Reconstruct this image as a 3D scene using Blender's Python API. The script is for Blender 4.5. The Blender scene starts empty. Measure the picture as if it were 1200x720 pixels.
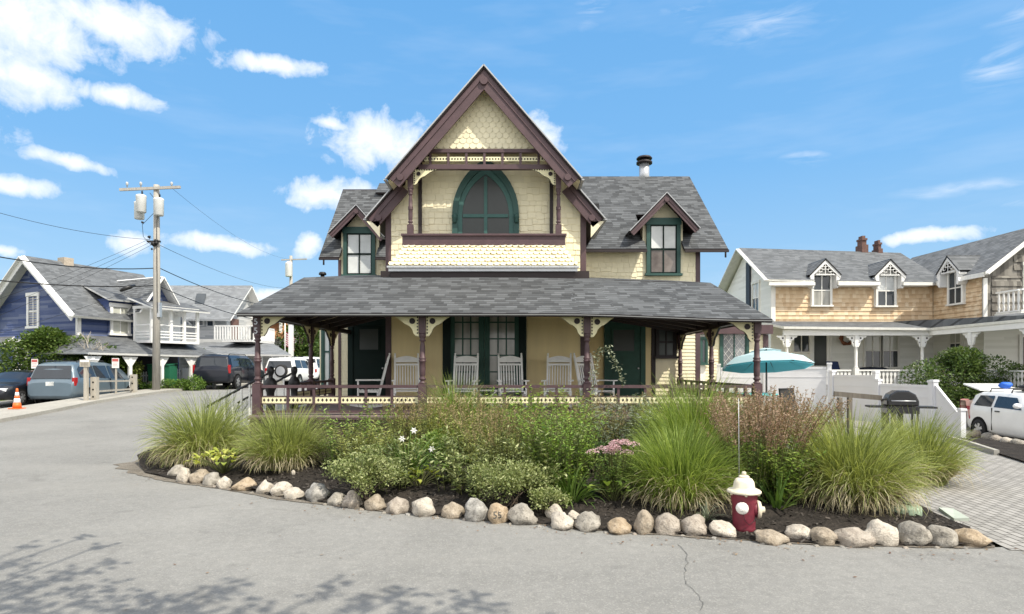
import bpy, bmesh, math, random
from mathutils import Vector, Matrix, noise
R = math.radians
random.seed(7)
scene = bpy.context.scene
COL = scene.collection
F, U0, V0, CAMZ = 720.0, 600.0, 430.0, 1.8      # focal length in photo pixels, principal point, eye height

def X_(u, Y): return (u - U0) / F * Y
def Z_(v, Y): return CAMZ + (V0 - v) / F * Y
def P(u, v, Y): return Vector((X_(u, Y), Y, Z_(v, Y)))

def sm(t):
    t = max(0.0, min(1.0, t)); return t * t * (3 - 2 * t)
def terrain(x, y):
    z = 0.55 * sm((y - 16) / 18) * sm((-x - 3) / 9)
    z -= 0.26 * sm((-18.7 - x) / 0.9) * sm((33 - y) / 4)
    z -= 0.40 * sm((y - 14) / 4) * sm((x - 9.5) / 4)
    if x > 4: z += 0.5 * sm((y - 20) / 6) * sm((x - 4) / 3)
    return z
def G(u, v, it=12):
    """the ground point seen at a photo pixel"""
    z = 0.0
    for _ in range(it):
        Y = (CAMZ - z) * F / max(1.0, v - V0)
        z = terrain(X_(u, Y), Y)
    return Vector((X_(u, Y), Y, z))

# ---------------------------------------------------------------- mesh builder
class MB:
    def __init__(s):
        s.v = []; s.f = []; s.m = []; s.sm = []; s.M = Matrix.Identity(4); s.mi = 0; s.smooth = False
    def at(s, M): s.M = M; return s
    def add(s, pts):
        i = len(s.v); s.v += [s.M @ Vector(p) for p in pts]; return i
    def face(s, idx, mi=None, smooth=None):
        s.f.append(tuple(idx)); s.m.append(s.mi if mi is None else mi); s.sm.append(s.smooth if smooth is None else smooth)
    def poly(s, pts, mi=None, smooth=None):
        i = s.add(pts); s.face(range(i, i + len(pts)), mi, smooth); return s
    def box(s, x0, x1, y0, y1, z0, z1, mi=None):
        if x0 > x1: x0, x1 = x1, x0
        if y0 > y1: y0, y1 = y1, y0
        if z0 > z1: z0, z1 = z1, z0
        i = s.add([(x0,y0,z0),(x1,y0,z0),(x1,y1,z0),(x0,y1,z0),(x0,y0,z1),(x1,y0,z1),(x1,y1,z1),(x0,y1,z1)])
        for q in ((0,3,2,1),(4,5,6,7),(0,1,5,4),(1,2,6,5),(2,3,7,6),(3,0,4,7)): s.face([i+k for k in q], mi, False)
        return s
    def beam(s, p0, p1, w, h, up=(0,0,1), mi=None):
        p0, p1 = Vector(p0), Vector(p1); d = (p1 - p0).normalized(); up = Vector(up)
        a = d.cross(up)
        if a.length < 1e-4: a = d.cross(Vector((1,0,0)))
        a.normalize(); b = a.cross(d).normalized(); a *= w/2; b *= h/2
        i = s.add([p0-a-b,p0+a-b,p0+a+b,p0-a+b,p1-a-b,p1+a-b,p1+a+b,p1-a+b])
        for q in ((0,1,2,3),(7,6,5,4),(0,4,5,1),(1,5,6,2),(2,6,7,3),(3,7,4,0)): s.face([i+k for k in q], mi, False)
        return s
    def tube(s, pts, r, n=8, mi=None, caps=True):
        pts = [Vector(p) for p in pts]; m = len(pts)
        if not isinstance(r, (list, tuple)): r = [r]*m
        rings = []; prev = None
        for k in range(m):
            d = (pts[min(k+1,m-1)] - pts[max(k-1,0)])
            if d.length < 1e-9: d = Vector((0,0,1))
            d.normalize()
            if prev is None:
                a = d.cross(Vector((0,0,1)))
                if a.length < 1e-3: a = d.cross(Vector((1,0,0)))
            else:
                a = prev - d * prev.dot(d)
                if a.length < 1e-6: a = d.cross(Vector((1,0,0)))
            a.normalize(); prev = a; b = d.cross(a)
            rings.append(s.add([pts[k] + a*math.cos(2*math.pi*j/n)*r[k] + b*math.sin(2*math.pi*j/n)*r[k] for j in range(n)]))
        for k in range(m-1):
            for j in range(n):
                s.face((rings[k]+j, rings[k]+(j+1)%n, rings[k+1]+(j+1)%n, rings[k+1]+j), mi, True)
        if caps:
            s.face([rings[0]+j for j in range(n-1,-1,-1)], mi, False); s.face([rings[-1]+j for j in range(n)], mi, False)
        return s
    def lathe(s, prof, c=(0,0,0), n=16, mi=None, axis='z', smooth=True):
        c = Vector(c); rings = []
        for (r, h) in prof:
            pts = []
            for j in range(n):
                a = 2*math.pi*j/n; x, y = r*math.cos(a), r*math.sin(a)
                p = {'z': (x,y,h), 'y': (x,h,y), 'x': (h,x,y)}[axis]
                pts.append(c + Vector(p))
            rings.append(s.add(pts))
        for k in range(len(prof)-1):
            for j in range(n):
                q = (rings[k]+j, rings[k]+(j+1)%n, rings[k+1]+(j+1)%n, rings[k+1]+j)
                s.face(q if axis != 'y' else q[::-1], mi, smooth)
        q0 = [rings[0]+j for j in range(n-1,-1,-1)]; q1 = [rings[-1]+j for j in range(n)]
        if axis == 'y': q0, q1 = q0[::-1], q1[::-1]
        if prof[0][0] > 1e-5: s.face(q0, mi, False)
        if prof[-1][0] > 1e-5: s.face(q1, mi, False)
        return s
    def prism(s, pts, vec, mi=None, side=None):
        """planar outline pushed along vec; faces at both ends"""
        pts = [Vector(p) for p in pts]; vec = Vector(vec); n = len(pts)
        nrm = Vector((0,0,0))
        for k in range(n): nrm += (pts[k]-pts[0]).cross(pts[(k+1)%n]-pts[0])
        if nrm.dot(vec) > 0: pts = pts[::-1]
        i = s.add(pts + [p+vec for p in pts])
        s.face(range(i, i+n), mi, False); s.face([i+n+k for k in range(n-1,-1,-1)], mi, False)
        sd = mi if side is None else side
        for k in range(n):
            s.face((i+(k+1)%n, i+k, i+n+k, i+n+(k+1)%n), sd, False)
        return s
    def disc(s, c, r, nrm=(0,-1,0), n=12, mi=None, depth=0.0):
        c = Vector(c); d = Vector(nrm).normalized(); a = d.cross(Vector((0,0,1)))
        if a.length < 1e-3: a = Vector((1,0,0))
        a.normalize(); b = a.cross(d)
        pts = [c + a*math.cos(2*math.pi*j/n)*r + b*math.sin(2*math.pi*j/n)*r for j in range(n)]
        if depth: s.prism(pts, d*depth, mi)
        else: s.poly(pts[::-1], mi)
        return s
    def blob(s, c, r, sub=2, mi=None, amp=0.15, freq=1.0, seed=0, flat=None):
        bm = bmesh.new(); bmesh.ops.create_icosphere(bm, subdivisions=sub, radius=1.0)
        off = Vector((seed*7.13, seed*3.7, seed*1.9)); c = Vector(c); r = Vector(r) if not isinstance(r,(int,float)) else Vector((r,r,r))
        pts = []
        for v in bm.verts:
            k = 1 + amp*noise.noise(v.co*freq*1.3+off)*1.6 + amp*.45*noise.noise(v.co*freq*3.1+off)
            p = v.co*k
            if flat is not None and p.z < flat: p.z = flat + (p.z-flat)*.15
            pts.append(c + Vector((p.x*r.x, p.y*r.y, p.z*r.z)))
        i = s.add(pts)
        for f in bm.faces: s.face([i+v.index for v in f.verts], mi, True)
        bm.free(); return s
    def build(s, name, mat, parent=None, world=False, bevel=0.0):
        me = bpy.data.meshes.new(name)
        vs = s.v
        if world and parent is not None:
            o = wloc(parent); vs = [v - o for v in vs]
        me.from_pydata([tuple(v) for v in vs], [], s.f)
        for m in (mat if isinstance(mat, (list, tuple)) else [mat]): me.materials.append(m)
        me.polygons.foreach_set('material_index', s.m); me.polygons.foreach_set('use_smooth', s.sm)
        uvl = me.uv_layers.new(name='UVMap').data
        Zv = Vector((0,0,1)); data = [0.0]*(2*len(uvl)); k = 0
        for p in me.polygons:
            n = p.normal; h = Zv.cross(n)
            if h.length < 0.02: h = Vector((1,0,0)); t = Vector((0,1,0))
            else: h.normalize(); t = n.cross(h)
            for li, vi in zip(p.loop_indices, p.vertices):
                co = me.vertices[vi].co
                data[2*li] = co.dot(h); data[2*li+1] = co.dot(t)
        uvl.foreach_set('uv', data)
        me.update()
        o = bpy.data.objects.new(name, me); COL.objects.link(o)
        if parent is not None: o.parent = parent
        if bevel:
            b = o.modifiers.new('bevel', 'BEVEL'); b.width = bevel; b.segments = 2; b.limit_method = 'ANGLE'; b.angle_limit = R(50)
        return o

def wloc(o):
    l = Vector((0,0,0))
    while o is not None: l = l + o.location; o = o.parent
    return l
def tag(o, label=None, cat=None, group=None, kind=None):
    if label: o['label'] = label
    if cat: o['category'] = cat
    if group: o['group'] = group
    if kind: o['kind'] = kind
    return o
def empty(name, loc=(0,0,0), label=None, cat=None, group=None, rz=0.0):
    o = bpy.data.objects.new(name, None); COL.objects.link(o); o.location = loc; o.rotation_euler = (0,0,rz)
    o.empty_display_size = 0.2
    return tag(o, label, cat, group)
def copy_tree(o, parent=None):
    c = o.copy(); COL.objects.link(c); c.parent = parent
    for ch in list(o.children): copy_tree(ch, c)
    return c

# ---------------------------------------------------------------- materials
def newmat(name):
    m = bpy.data.materials.new(name); m.use_nodes = True; nt = m.node_tree; nt.nodes.clear()
    out = nt.nodes.new('ShaderNodeOutputMaterial'); return m, nt, out
class NT:
    """short-hand for wiring nodes"""
    def __init__(s, nt): s.nt = nt
    def n(s, t, **kw):
        o = s.nt.nodes.new(t)
        for k, v in kw.items(): setattr(o, k, v)
        return o
    def l(s, a, b): s.nt.links.new(a, b)
    def val(s, sock, v):
        if hasattr(v, 'is_linked') or isinstance(v, bpy.types.NodeSocket): s.l(v, sock)
        else: sock.default_value = v
    def math(s, op, a, b=0.0, c=None, clamp=False):
        o = s.n('ShaderNodeMath', operation=op, use_clamp=clamp); s.val(o.inputs[0], a); s.val(o.inputs[1], b)
        if c is not None: s.val(o.inputs[2], c)
        return o.outputs[0]
    def vmath(s, op, a, b=(0,0,0)):
        o = s.n('ShaderNodeVectorMath', operation=op); s.val(o.inputs[0], a)
        if op not in ('LENGTH','NORMALIZE','FLOOR','FRACTION'): s.val(o.inputs[1], b)
        return o.outputs['Value'] if op in ('LENGTH','DOT_PRODUCT') else o.outputs['Vector']
    def noise(s, vec, scale, detail=4, rough=.6, dist=0.0):
        o = s.n('ShaderNodeTexNoise'); o.inputs['Scale'].default_value = scale; o.inputs['Detail'].default_value = detail
        o.inputs['Roughness'].default_value = rough; o.inputs['Distortion'].default_value = dist
        if vec is not None: s.l(vec, o.inputs['Vector'])
        return o.outputs['Fac']
    def ramp(s, fac, stops, interp='LINEAR'):
        o = s.n('ShaderNodeValToRGB'); o.color_ramp.interpolation = interp
        el = o.color_ramp.elements
        while len(el) < len(stops): el.new(0.5)
        for e, (p, c) in zip(el, stops):
            e.position = p; e.color = (c[0],c[1],c[2],1) if isinstance(c,(tuple,list)) else (c,c,c,1)
        s.l(fac, o.inputs[0]); return o.outputs[0]
    def mix(s, fac, a, b, blend='MIX'):
        o = s.n('ShaderNodeMix', data_type='RGBA', blend_type=blend)
        s.val(o.inputs[0], fac)
        for sock, v in ((o.inputs[6], a), (o.inputs[7], b)):
            if isinstance(v, (tuple, list)): sock.default_value = (v[0],v[1],v[2],1)
            else: s.l(v, sock)
        return o.outputs[2]
    def bump(s, h, strength=.5, dist=.01, normal=None):
        o = s.n('ShaderNodeBump'); o.inputs['Strength'].default_value = strength; o.inputs['Distance'].default_value = dist
        s.l(h, o.inputs['Height'])
        if normal is not None: s.l(normal, o.inputs['Normal'])
        return o.outputs[0]
    def bsdf(s, out, color, rough=.6, normal=None, metallic=0.0, spec=.4, coat=0.0):
        b = s.n('ShaderNodeBsdfPrincipled')
        if isinstance(color, (tuple, list)): b.inputs['Base Color'].default_value = (color[0],color[1],color[2],1)
        else: s.l(color, b.inputs['Base Color'])
        s.val(b.inputs['Roughness'], rough); b.inputs['Metallic'].default_value = metallic
        b.inputs['Specular IOR Level'].default_value = spec
        b.inputs['Coat Weight'].default_value = coat; b.inputs['Coat Roughness'].default_value = .05
        if normal is not None: s.l(normal, b.inputs['Normal'])
        s.l(b.outputs[0], out.inputs[0]); return b
    def coord(s, which='Object'): return s.n('ShaderNodeTexCoord').outputs[which]
    def sep(s, v):
        o = s.n('ShaderNodeSeparateXYZ'); s.l(v, o.inputs[0]); return o.outputs
    def comb(s, x, y, z=0.0):
        o = s.n('ShaderNodeCombineXYZ')
        for k, q in zip(o.inputs, (x,y,z)): s.val(k, q)
        return o.outputs[0]
    def white(s, vec):
        o = s.n('ShaderNodeTexWhiteNoise', noise_dimensions='3D'); s.l(vec, o.inputs['Vector']); return o.outputs['Value']
    def island(s): return s.n('ShaderNodeNewGeometry').outputs['Random Per Island']

def lin(r, g, b):
    f = lambda c: (c/255/12.92) if c/255 <= .04045 else ((c/255+.055)/1.055)**2.4
    return (f(r), f(g), f(b))
def sc(c, k): return tuple(min(1, x*k) for x in c[:3])

def paint(name, rgb, rough=.5, var=.12, scale=3.0, bump=.15, spec=.4, metallic=0.0, streak=False, island=0.0):
    m, nt, out = newmat(name); N = NT(nt); co = N.coord('Object')
    if streak:
        mp = N.n('ShaderNodeMapping'); mp.inputs['Scale'].default_value = (1,1,.12); N.l(co, mp.inputs[0]); c2 = mp.outputs[0]
    else: c2 = co
    f = N.noise(c2, scale, 6, .65)
    col = N.mix(N.ramp(f, [(.3,0.0),(.7,1.0)]), sc(rgb,1-var), sc(rgb,1+var*.6))
    if island:
        g = N.math('MULTIPLY_ADD', N.island(), 2*island, 1-island)
        col = N.mix(1.0, col, N.comb(g,g,g), 'MULTIPLY')
    h = N.noise(co, scale*18, 3, .6)
    N.bsdf(out, col, N.math('MULTIPLY_ADD', f, .2, rough-.1), N.bump(h, bump, .004), metallic, spec)
    return m

def wood(name, a, b, rough=.75, scale=6.0, axis=(1,1,.08)):
    m, nt, out = newmat(name); N = NT(nt); co = N.coord('Object')
    mp = N.n('ShaderNodeMapping'); mp.inputs['Scale'].default_value = axis; N.l(co, mp.inputs[0])
    f = N.noise(mp.outputs[0], scale*5, 5, .7, .6); g = N.noise(co, scale*.4, 3)
    col = N.mix(N.ramp(f, [(.3,0.0),(.7,1.0)]), a, b); col = N.mix(N.math('MULTIPLY', g, .5), col, sc(a,.6))
    N.bsdf(out, col, rough, N.bump(f, .3, .004), 0, .3); return m

def roof_shingle(name, h=.16, w=.30, tones=(.10,.26), tint=(.95,1,1.06), bump=.8):
    m, nt, out = newmat(name); N = NT(nt); uv = N.coord('UV'); x, y, _ = N.sep(uv)
    row = N.math('FLOOR', N.math('DIVIDE', y, h)); ro = N.white(N.comb(row, 3.3, 1.7))
    t = N.math('FRACT', N.math('DIVIDE', y, h))
    xs = N.math('ADD', N.math('DIVIDE', x, w), N.math('MULTIPLY', ro, 7.0))
    colm = N.math('FLOOR', xs); fx = N.math('FRACT', xs)
    rnd = N.white(N.comb(colm, row, 0.0))
    gr = N.noise(N.coord('Object'), 160, 2, .7); big = N.noise(N.coord('Object'), .9, 4, .6)
    k = N.math('ADD', N.math('ADD', N.math('MULTIPLY', rnd, .60), N.math('MULTIPLY', gr, .30)), N.math('MULTIPLY', big, .25))
    lo, hi = tones
    col = N.ramp(k, [(.12, sc(tint,lo)), (.45, sc(tint,lo+(hi-lo)*.35)), (.95, sc(tint,hi))])
    # shadow line under each course, painted as a dark band along its foot
    shade_line = N.math('LESS_THAN', t, .20); col = N.mix(N.math('MULTIPLY', shade_line, .62), col, (.016,.016,.017))
    # the thick bottom edge of each course and the thickness steps between tabs
    thick = N.math('GREATER_THAN', N.white(N.comb(colm, row, 9.0)), .5)
    hh = N.math('ADD', N.math('SUBTRACT', 1.0, t), N.math('MULTIPLY', thick, .35))
    hh = N.math('ADD', hh, N.math('MULTIPLY', gr, .25))
    N.bsdf(out, col, .92, N.bump(hh, bump, .03), 0, .2); return m

def course_mat(name, cols, h=.13, w=.15, bump=.7, rough=.8, stain=.15, joint=True):
    """wood shingle courses: random tone for each shingle, a lapped step for each course"""
    m, nt, out = newmat(name); N = NT(nt); uv = N.coord('UV'); x, y, _ = N.sep(uv)
    row = N.math('FLOOR', N.math('DIVIDE', y, h)); t = N.math('FRACT', N.math('DIVIDE', y, h))
    xs = N.math('ADD', N.math('DIVIDE', x, w), N.math('MULTIPLY', N.white(N.comb(row, 1.1, 4.7)), 9.0))
    xs = N.math('ADD', xs, N.math('MULTIPLY', N.noise(N.comb(xs, row), 1.1, 1), 1.0))
    c = N.math('FLOOR', xs); fx = N.math('FRACT', xs); rnd = N.white(N.comb(c, row, 2.0))
    gr = N.noise(N.comb(N.math('MULTIPLY', x, 60.0), N.math('MULTIPLY', y, 4.0)), 1.0, 3)
    big = N.noise(N.coord('Object'), .6, 4)
    k = N.math('ADD', N.math('MULTIPLY', rnd, .65), N.math('ADD', N.math('MULTIPLY', gr, .25), N.math('MULTIPLY', big, stain)))
    col = N.ramp(k, [(.15, cols[0]), (.5, cols[1]), (.95, cols[2])])
    gap = N.math('LESS_THAN', fx, .06)
    hh = N.math('SUBTRACT', N.math('SUBTRACT', 1.0, t), N.math('MULTIPLY', gap, .6 if joint else 0.0))
    N.bsdf(out, col, rough, N.bump(hh, bump, .02), 0, .25); return m

def leafmat(name, cols, trans=.35, rough=.5, noisescale=1.2, tint=(1.25,1.2,.7)):
    """foliage: tone by leaf and by clump, some light through the leaf"""
    m, nt, out = newmat(name); N = NT(nt)
    big = N.noise(N.coord('Object'), noisescale, 3)
    k = N.math('ADD', N.math('MULTIPLY', N.island(), .7), N.math('MULTIPLY_ADD', big, .9, -.3))
    col = N.ramp(k, [(.05, cols[0]), (.5, cols[1]), (.95, cols[2])])
    b = N.n('ShaderNodeBsdfPrincipled'); N.l(col, b.inputs['Base Color']); b.inputs['Roughness'].default_value = rough
    b.inputs['Specular IOR Level'].default_value = .3
    t = N.n('ShaderNodeBsdfTranslucent'); N.l(N.mix(1.0, col, tint, 'MULTIPLY'), t.inputs[0])
    mx = N.n('ShaderNodeMixShader'); mx.inputs[0].default_value = trans
    N.l(b.outputs[0], mx.inputs[1]); N.l(t.outputs[0], mx.inputs[2]); N.l(mx.outputs[0], out.inputs[0]); return m

def glassmat(name, tint=(.02,.025,.03), rough=.04, curtain=0.0, cc=(.55,.54,.5), fold=22.0):
    m, nt, out = newmat(name); N = NT(nt); co = N.coord('Object')
    x, y, z = N.sep(co)
    if curtain:
        wv = N.math('SINE', N.math('MULTIPLY', N.math('ADD', x, y), fold)); n = N.noise(co, 2.5, 3)
        k = N.math('ADD', N.math('MULTIPLY', wv, .18), N.math('MULTIPLY', n, .7))
        col = N.mix(N.math('MULTIPLY', k, curtain, clamp=True), tint, cc)
    else:
        col = N.mix(N.noise(co, 1.7, 4), tint, sc(tint, 2.6))
    b = N.bsdf(out, col, rough, N.bump(N.noise(co, 1.3, 1), .06, .05), 0, .6); return m
def flat(name, rgb, rough=.5, metallic=0.0, spec=.5, coat=0.0):
    m, nt, out = newmat(name); NT(nt).bsdf(out, rgb, rough, None, metallic, spec, coat); return m
def carpaint(name, rgb, metallic=.3):
    m, nt, out = newmat(name); N = NT(nt); n = N.noise(N.coord('Object'), 2.0, 3)
    N.bsdf(out, N.mix(n, sc(rgb,.85), sc(rgb,1.12)), N.math('MULTIPLY_ADD', n, .2, .25), None, metallic, .5, .45); return m

M = {}
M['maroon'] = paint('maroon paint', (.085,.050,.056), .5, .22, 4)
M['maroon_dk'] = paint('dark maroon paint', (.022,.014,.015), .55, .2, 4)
M['cream'] = paint('cream paint', (.78,.71,.51), .6, .12, 1.6, .1, streak=True)
M['cream_sh'] = paint('cream shingle paint', (.78,.71,.505), .6, .06, 2.2, .1, island=.05)
M['tan'] = paint('tan yellow clapboard paint', (.80,.66,.37), .6, .10, 2, .1, streak=True)
M['bracket'] = paint('pale yellow bracket paint', (.80,.74,.48), .55, .06, 3)
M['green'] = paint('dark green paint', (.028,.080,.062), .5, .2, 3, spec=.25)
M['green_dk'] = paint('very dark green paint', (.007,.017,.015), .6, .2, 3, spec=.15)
M['teal'] = paint('teal green paint', (.032,.082,.072), .5, .15, 3, spec=.3)
M['teal_lt'] = paint('light teal paint', (.046,.118,.106), .5, .15, 3, spec=.3)
M['drip'] = paint('pale metal drip edge', (.40,.41,.43), .5, .1, 3, .05, metallic=.2)
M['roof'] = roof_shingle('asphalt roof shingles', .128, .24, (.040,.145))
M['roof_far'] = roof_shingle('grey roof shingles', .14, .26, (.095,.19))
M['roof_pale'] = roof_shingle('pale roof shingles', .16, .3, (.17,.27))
M['deck'] = wood('porch deck boards', (.20,.15,.145), (.29,.23,.215), .6, 3, (1,.06,1))
M['white'] = paint('white paint', (.78,.775,.76), .5, .07, 3, .1)
M['white_wd'] = paint('weathered white paint', (.78,.77,.73), .6, .13, 5, .2, streak=True)
M['white_sid'] = paint('white siding', (.74,.74,.71), .55, .08, 2, .1, streak=True)
M['vinyl'] = paint('white vinyl', (.70,.705,.73), .35, .04, 1.5, .03)
M['chair'] = paint('white chair paint', (.86,.855,.83), .55, .08, 6, .15)
M['black'] = paint('black metal', (.012,.012,.013), .45, .2, 6)
M['dark'] = flat('dark interior', (.012,.012,.012), .9, 0, .1)
M['glass_dk'] = glassmat('dark window glass')
M['glass_curt'] = glassmat('curtained window glass', (.20,.20,.18), .12, 1.0, (.46,.45,.40))
M['glass_white'] = glassmat('window glass with pale blind', (.40,.42,.42), .06, 1.2, (.78,.80,.79), 5.0)
M['screen'] = glassmat('dark insect screen', (.010,.013,.012), .38)
M['glass_shade'] = glassmat('window glass with drawn shade', (.42,.43,.38), .08, 1.0, (.62,.62,.55), 9.0)
M['glass_yel'] = glassmat('window glass with yellow shade', (.40,.38,.22), .08, 1.0, (.62,.58,.36), 9.0)
M['cedar'] = course_mat('new cedar shingles', [(.54,.38,.235),(.66,.50,.325),(.76,.63,.46)], .19, .16, .5)
M['shake'] = course_mat('weathered grey shingles', [(.075,.069,.062),(.135,.126,.114),(.25,.235,.21)], .33, .17, .5, .9, .4)
M['blue'] = course_mat('blue weathered clapboard', [(.036,.058,.15),(.054,.082,.20),(.16,.19,.29)], .125, 2.2, .7, .7, .35, False)
M['grey_sid'] = course_mat('grey weathered siding', [(.30,.31,.32),(.42,.43,.43),(.55,.55,.54)], .12, 1.6, .7, .75, .3, False)
M['wht_course'] = course_mat('old white clapboard', [(.72,.72,.68),(.80,.80,.76),(.84,.84,.81)], .12, 1.8, .7, .6, .2, False)
M['brick_red'] = paint('red brick', (.15,.085,.07), .9, .35, 9, .4)
M['steel'] = paint('galvanised steel', (.50,.51,.53), .4, .15, 6, .05, metallic=.6)
M['tyre'] = paint('tyre rubber', (.018,.018,.019), .8, .2, 9)
M['rim'] = flat('wheel alloy', (.55,.56,.58), .3, .8)
M['redlens'] = flat('red lamp lens', (.32,.008,.010), .2)
M['clearlens'] = flat('clear lamp lens', (.75,.77,.80), .08)
M['car_glass'] = glassmat('car window glass', (.012,.016,.022), .03)
M['car_glass_b'] = glassmat('sky tinted car glass', (.05,.09,.14), .03)
M['plate'] = flat('number plate', (.75,.76,.74), .5)
M['bumper'] = flat('black plastic trim', (.02,.02,.021), .6)
M['pole_wood'] = wood('weathered pole wood', (.30,.28,.25), (.52,.50,.46), .85, 4)
M['wood_grey'] = wood('weathered grey timber', (.13,.115,.095), (.24,.215,.18), .85, 4)
M['wood_post'] = wood('weathered fence post timber', (.34,.31,.26), (.56,.52,.45), .85, 4)
# ================================================================ camera, light, sky
cam = bpy.data.cameras.new('camera'); cam.lens = F / 1200 * 36; cam.sensor_width = 36; cam.sensor_fit = 'HORIZONTAL'
cam.shift_y = 70 / 1200; cam.clip_end = 3000; cam.clip_start = .05
co = bpy.data.objects.new('camera', cam); COL.objects.link(co); co.location = (0, 0, CAMZ); co.rotation_euler = (R(90), 0, 0)
scene.camera = co
scene.view_settings.view_transform = 'Standard'; scene.view_settings.look = 'None'
scene.view_settings.exposure = EXPOSURE = 0.50; scene.view_settings.gamma = 1; scene.view_settings.use_curve_mapping = False
SUN_AZ, SUN_EL = R(48), R(53)        # behind the viewer, to the right
sd = bpy.data.lights.new('sun', 'SUN'); sd.energy = 3.9; sd.angle = R(.55); sd.color = (1.0, .93, .79)
so = bpy.data.objects.new('sun', sd); COL.objects.link(so); so.location = (20, -20, 30)
to_sun = Vector((math.sin(SUN_AZ)*math.cos(SUN_EL), -math.cos(SUN_AZ)*math.cos(SUN_EL), math.sin(SUN_EL)))
so.rotation_euler = to_sun.to_track_quat('Z', 'Y').to_euler()
cy = scene.cycles
try:
    cy.max_bounces = 6; cy.diffuse_bounces = 4; cy.glossy_bounces = 3; cy.transmission_bounces = 4; cy.transparent_max_bounces = 8
    cy.caustics_reflective = False; cy.caustics_refractive = False; cy.use_denoising = True; cy.sample_clamp_indirect = 6
except Exception: pass

w = bpy.data.worlds.new('World'); scene.world = w; w.use_nodes = True; nt = w.node_tree; nt.nodes.clear(); N = NT(nt)
out = N.n('ShaderNodeOutputWorld'); bg = N.n('ShaderNodeBackground'); N.l(bg.outputs[0], out.inputs[0])
bg.inputs['Strength'].default_value = .10
sky = N.n('ShaderNodeTexSky', sky_type='NISHITA'); sky.sun_disc = False; sky.sun_elevation = SUN_EL; sky.sun_rotation = R(180) - SUN_AZ
sky.air_density = 1.0; sky.dust_density = .6; sky.ozone_density = 2.2; sky.altitude = 10
d = N.coord('Generated'); dx, dy, dz = N.sep(d)
hz = N.math('SQRT', N.math('ADD', N.math('MULTIPLY', dx, dx), N.math('MULTIPLY', dy, dy)))
az = N.math('ARCTAN2', dx, dy); el = N.math('ARCTAN2', dz, hz)
ae = N.comb(az, el)
# clear-sky colour: the physical sky, with the saturated blue of a dry sea-side day
base = N.mix(.82, sky.outputs[0], N.ramp(el, [(0.0, (4.6,6.2,7.2)), (.10, (2.9,4.9,6.9)), (.30, (1.60,3.95,7.0)), (.62, (1.08,3.35,6.7))]))
warp = N.n('ShaderNodeTexNoise'); warp.inputs['Scale'].default_value = 9; warp.inputs['Detail'].default_value = 5
N.l(ae, warp.inputs['Vector'])
wv = N.vmath('MULTIPLY', N.vmath('SUBTRACT', warp.outputs['Color'], (.5,.5,.5)), (.09,.045,0))
aew = N.vmath('ADD', ae, wv)
def cloud(u, v, ru, rv):
    a = math.atan((u-U0)/F); e = math.atan((V0-v)/F*math.cos(a)); k = math.cos(a)
    q = N.vmath('SUBTRACT', aew, (a, e, 0)); q = N.vmath('MULTIPLY', q, (F/(ru*k*k), F/(rv*k), 0))
    return N.math('SUBTRACT', 1.0, N.vmath('LENGTH', q))
dens = None
for c in [(25,25,112,54),(145,24,110,30),(22,85,78,36),(130,106,80,14),(325,75,70,12),(75,187,52,10),(22,220,44,15),(262,287,85,11),
          (160,283,40,16),(448,163,82,33),(385,143,26,9),(392,224,66,19),(370,288,22,15),(620,160,40,22),(1088,275,64,10),(8,297,22,9),
          (330,345,60,10),(625,312,60,14),(-140,120,160,60),(-160,260,130,26)]:
    x = cloud(*c); dens = x if dens is None else N.math('MAXIMUM', dens, x)
fb = N.noise(ae, 26, 7, .62, .3)
dd = N.math('ADD', dens, N.math('MULTIPLY', N.math('SUBTRACT', fb, .50), 1.75))
mask = N.ramp(dd, [(-.0, 0.0), (.36, .5), (.95, 1.0)]); 
# thin cirrus, streaked along one direction, in the upper right
ci = None
for c in [(1170,80,60,36),(1190,20,55,24),(1130,215,110,10),(1150,240,90,9),(940,185,40,10),(900,30,100,26),(690,10,26,18),(815,5,50,14)]:
    x = cloud(*c); ci = x if ci is None else N.math('MAXIMUM', ci, x)
mp = N.n('ShaderNodeMapping'); mp.inputs['Rotation'].default_value = (0,0,R(-22)); mp.inputs['Scale'].default_value = (9,46,1); N.l(ae, mp.inputs[0])
cn = N.noise(mp.outputs[0], 1.0, 6, .6, .8)
cir = N.math('MULTIPLY', N.math('MULTIPLY', N.math('MAXIMUM', ci, 0.0), N.math('MAXIMUM', N.math('SUBTRACT', cn, .42), 0.0)), 1.5, clamp=True)
haze_n = N.math('MULTIPLY', N.math('MAXIMUM', N.math('SUBTRACT', N.noise(mp.outputs[0], .35, 4, .6), .50), 0.0), .35, clamp=True)
back = N.math('MULTIPLY', N.ramp(dy, [(.30, 1.0), (.50, 0.0)]), N.ramp(N.noise(d, 3.0, 6, .6), [(.38, 0.0), (.52, 1.0)]))   # unseen broken cloud added behind the camera for neutral fill light
tot = N.math('MAXIMUM', N.math('MAXIMUM', mask, cir), N.math('MAXIMUM', haze_n, back))
shade = N.mix(N.math('MULTIPLY', N.noise(ae, 14, 5, .6), 1.0, clamp=True), (7.3,7.6,8.2), (9.6,9.5,9.4))
bright = N.mix(N.ramp(dy, [(.30, 1.0), (.45, 0.0)]), shade, (13.5,13.1,12.6))     # added out-of-view cloud, brightened to fill the shaded front and porch
N.l(N.mix(tot, base, bright), bg.inputs['Color'])

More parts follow.
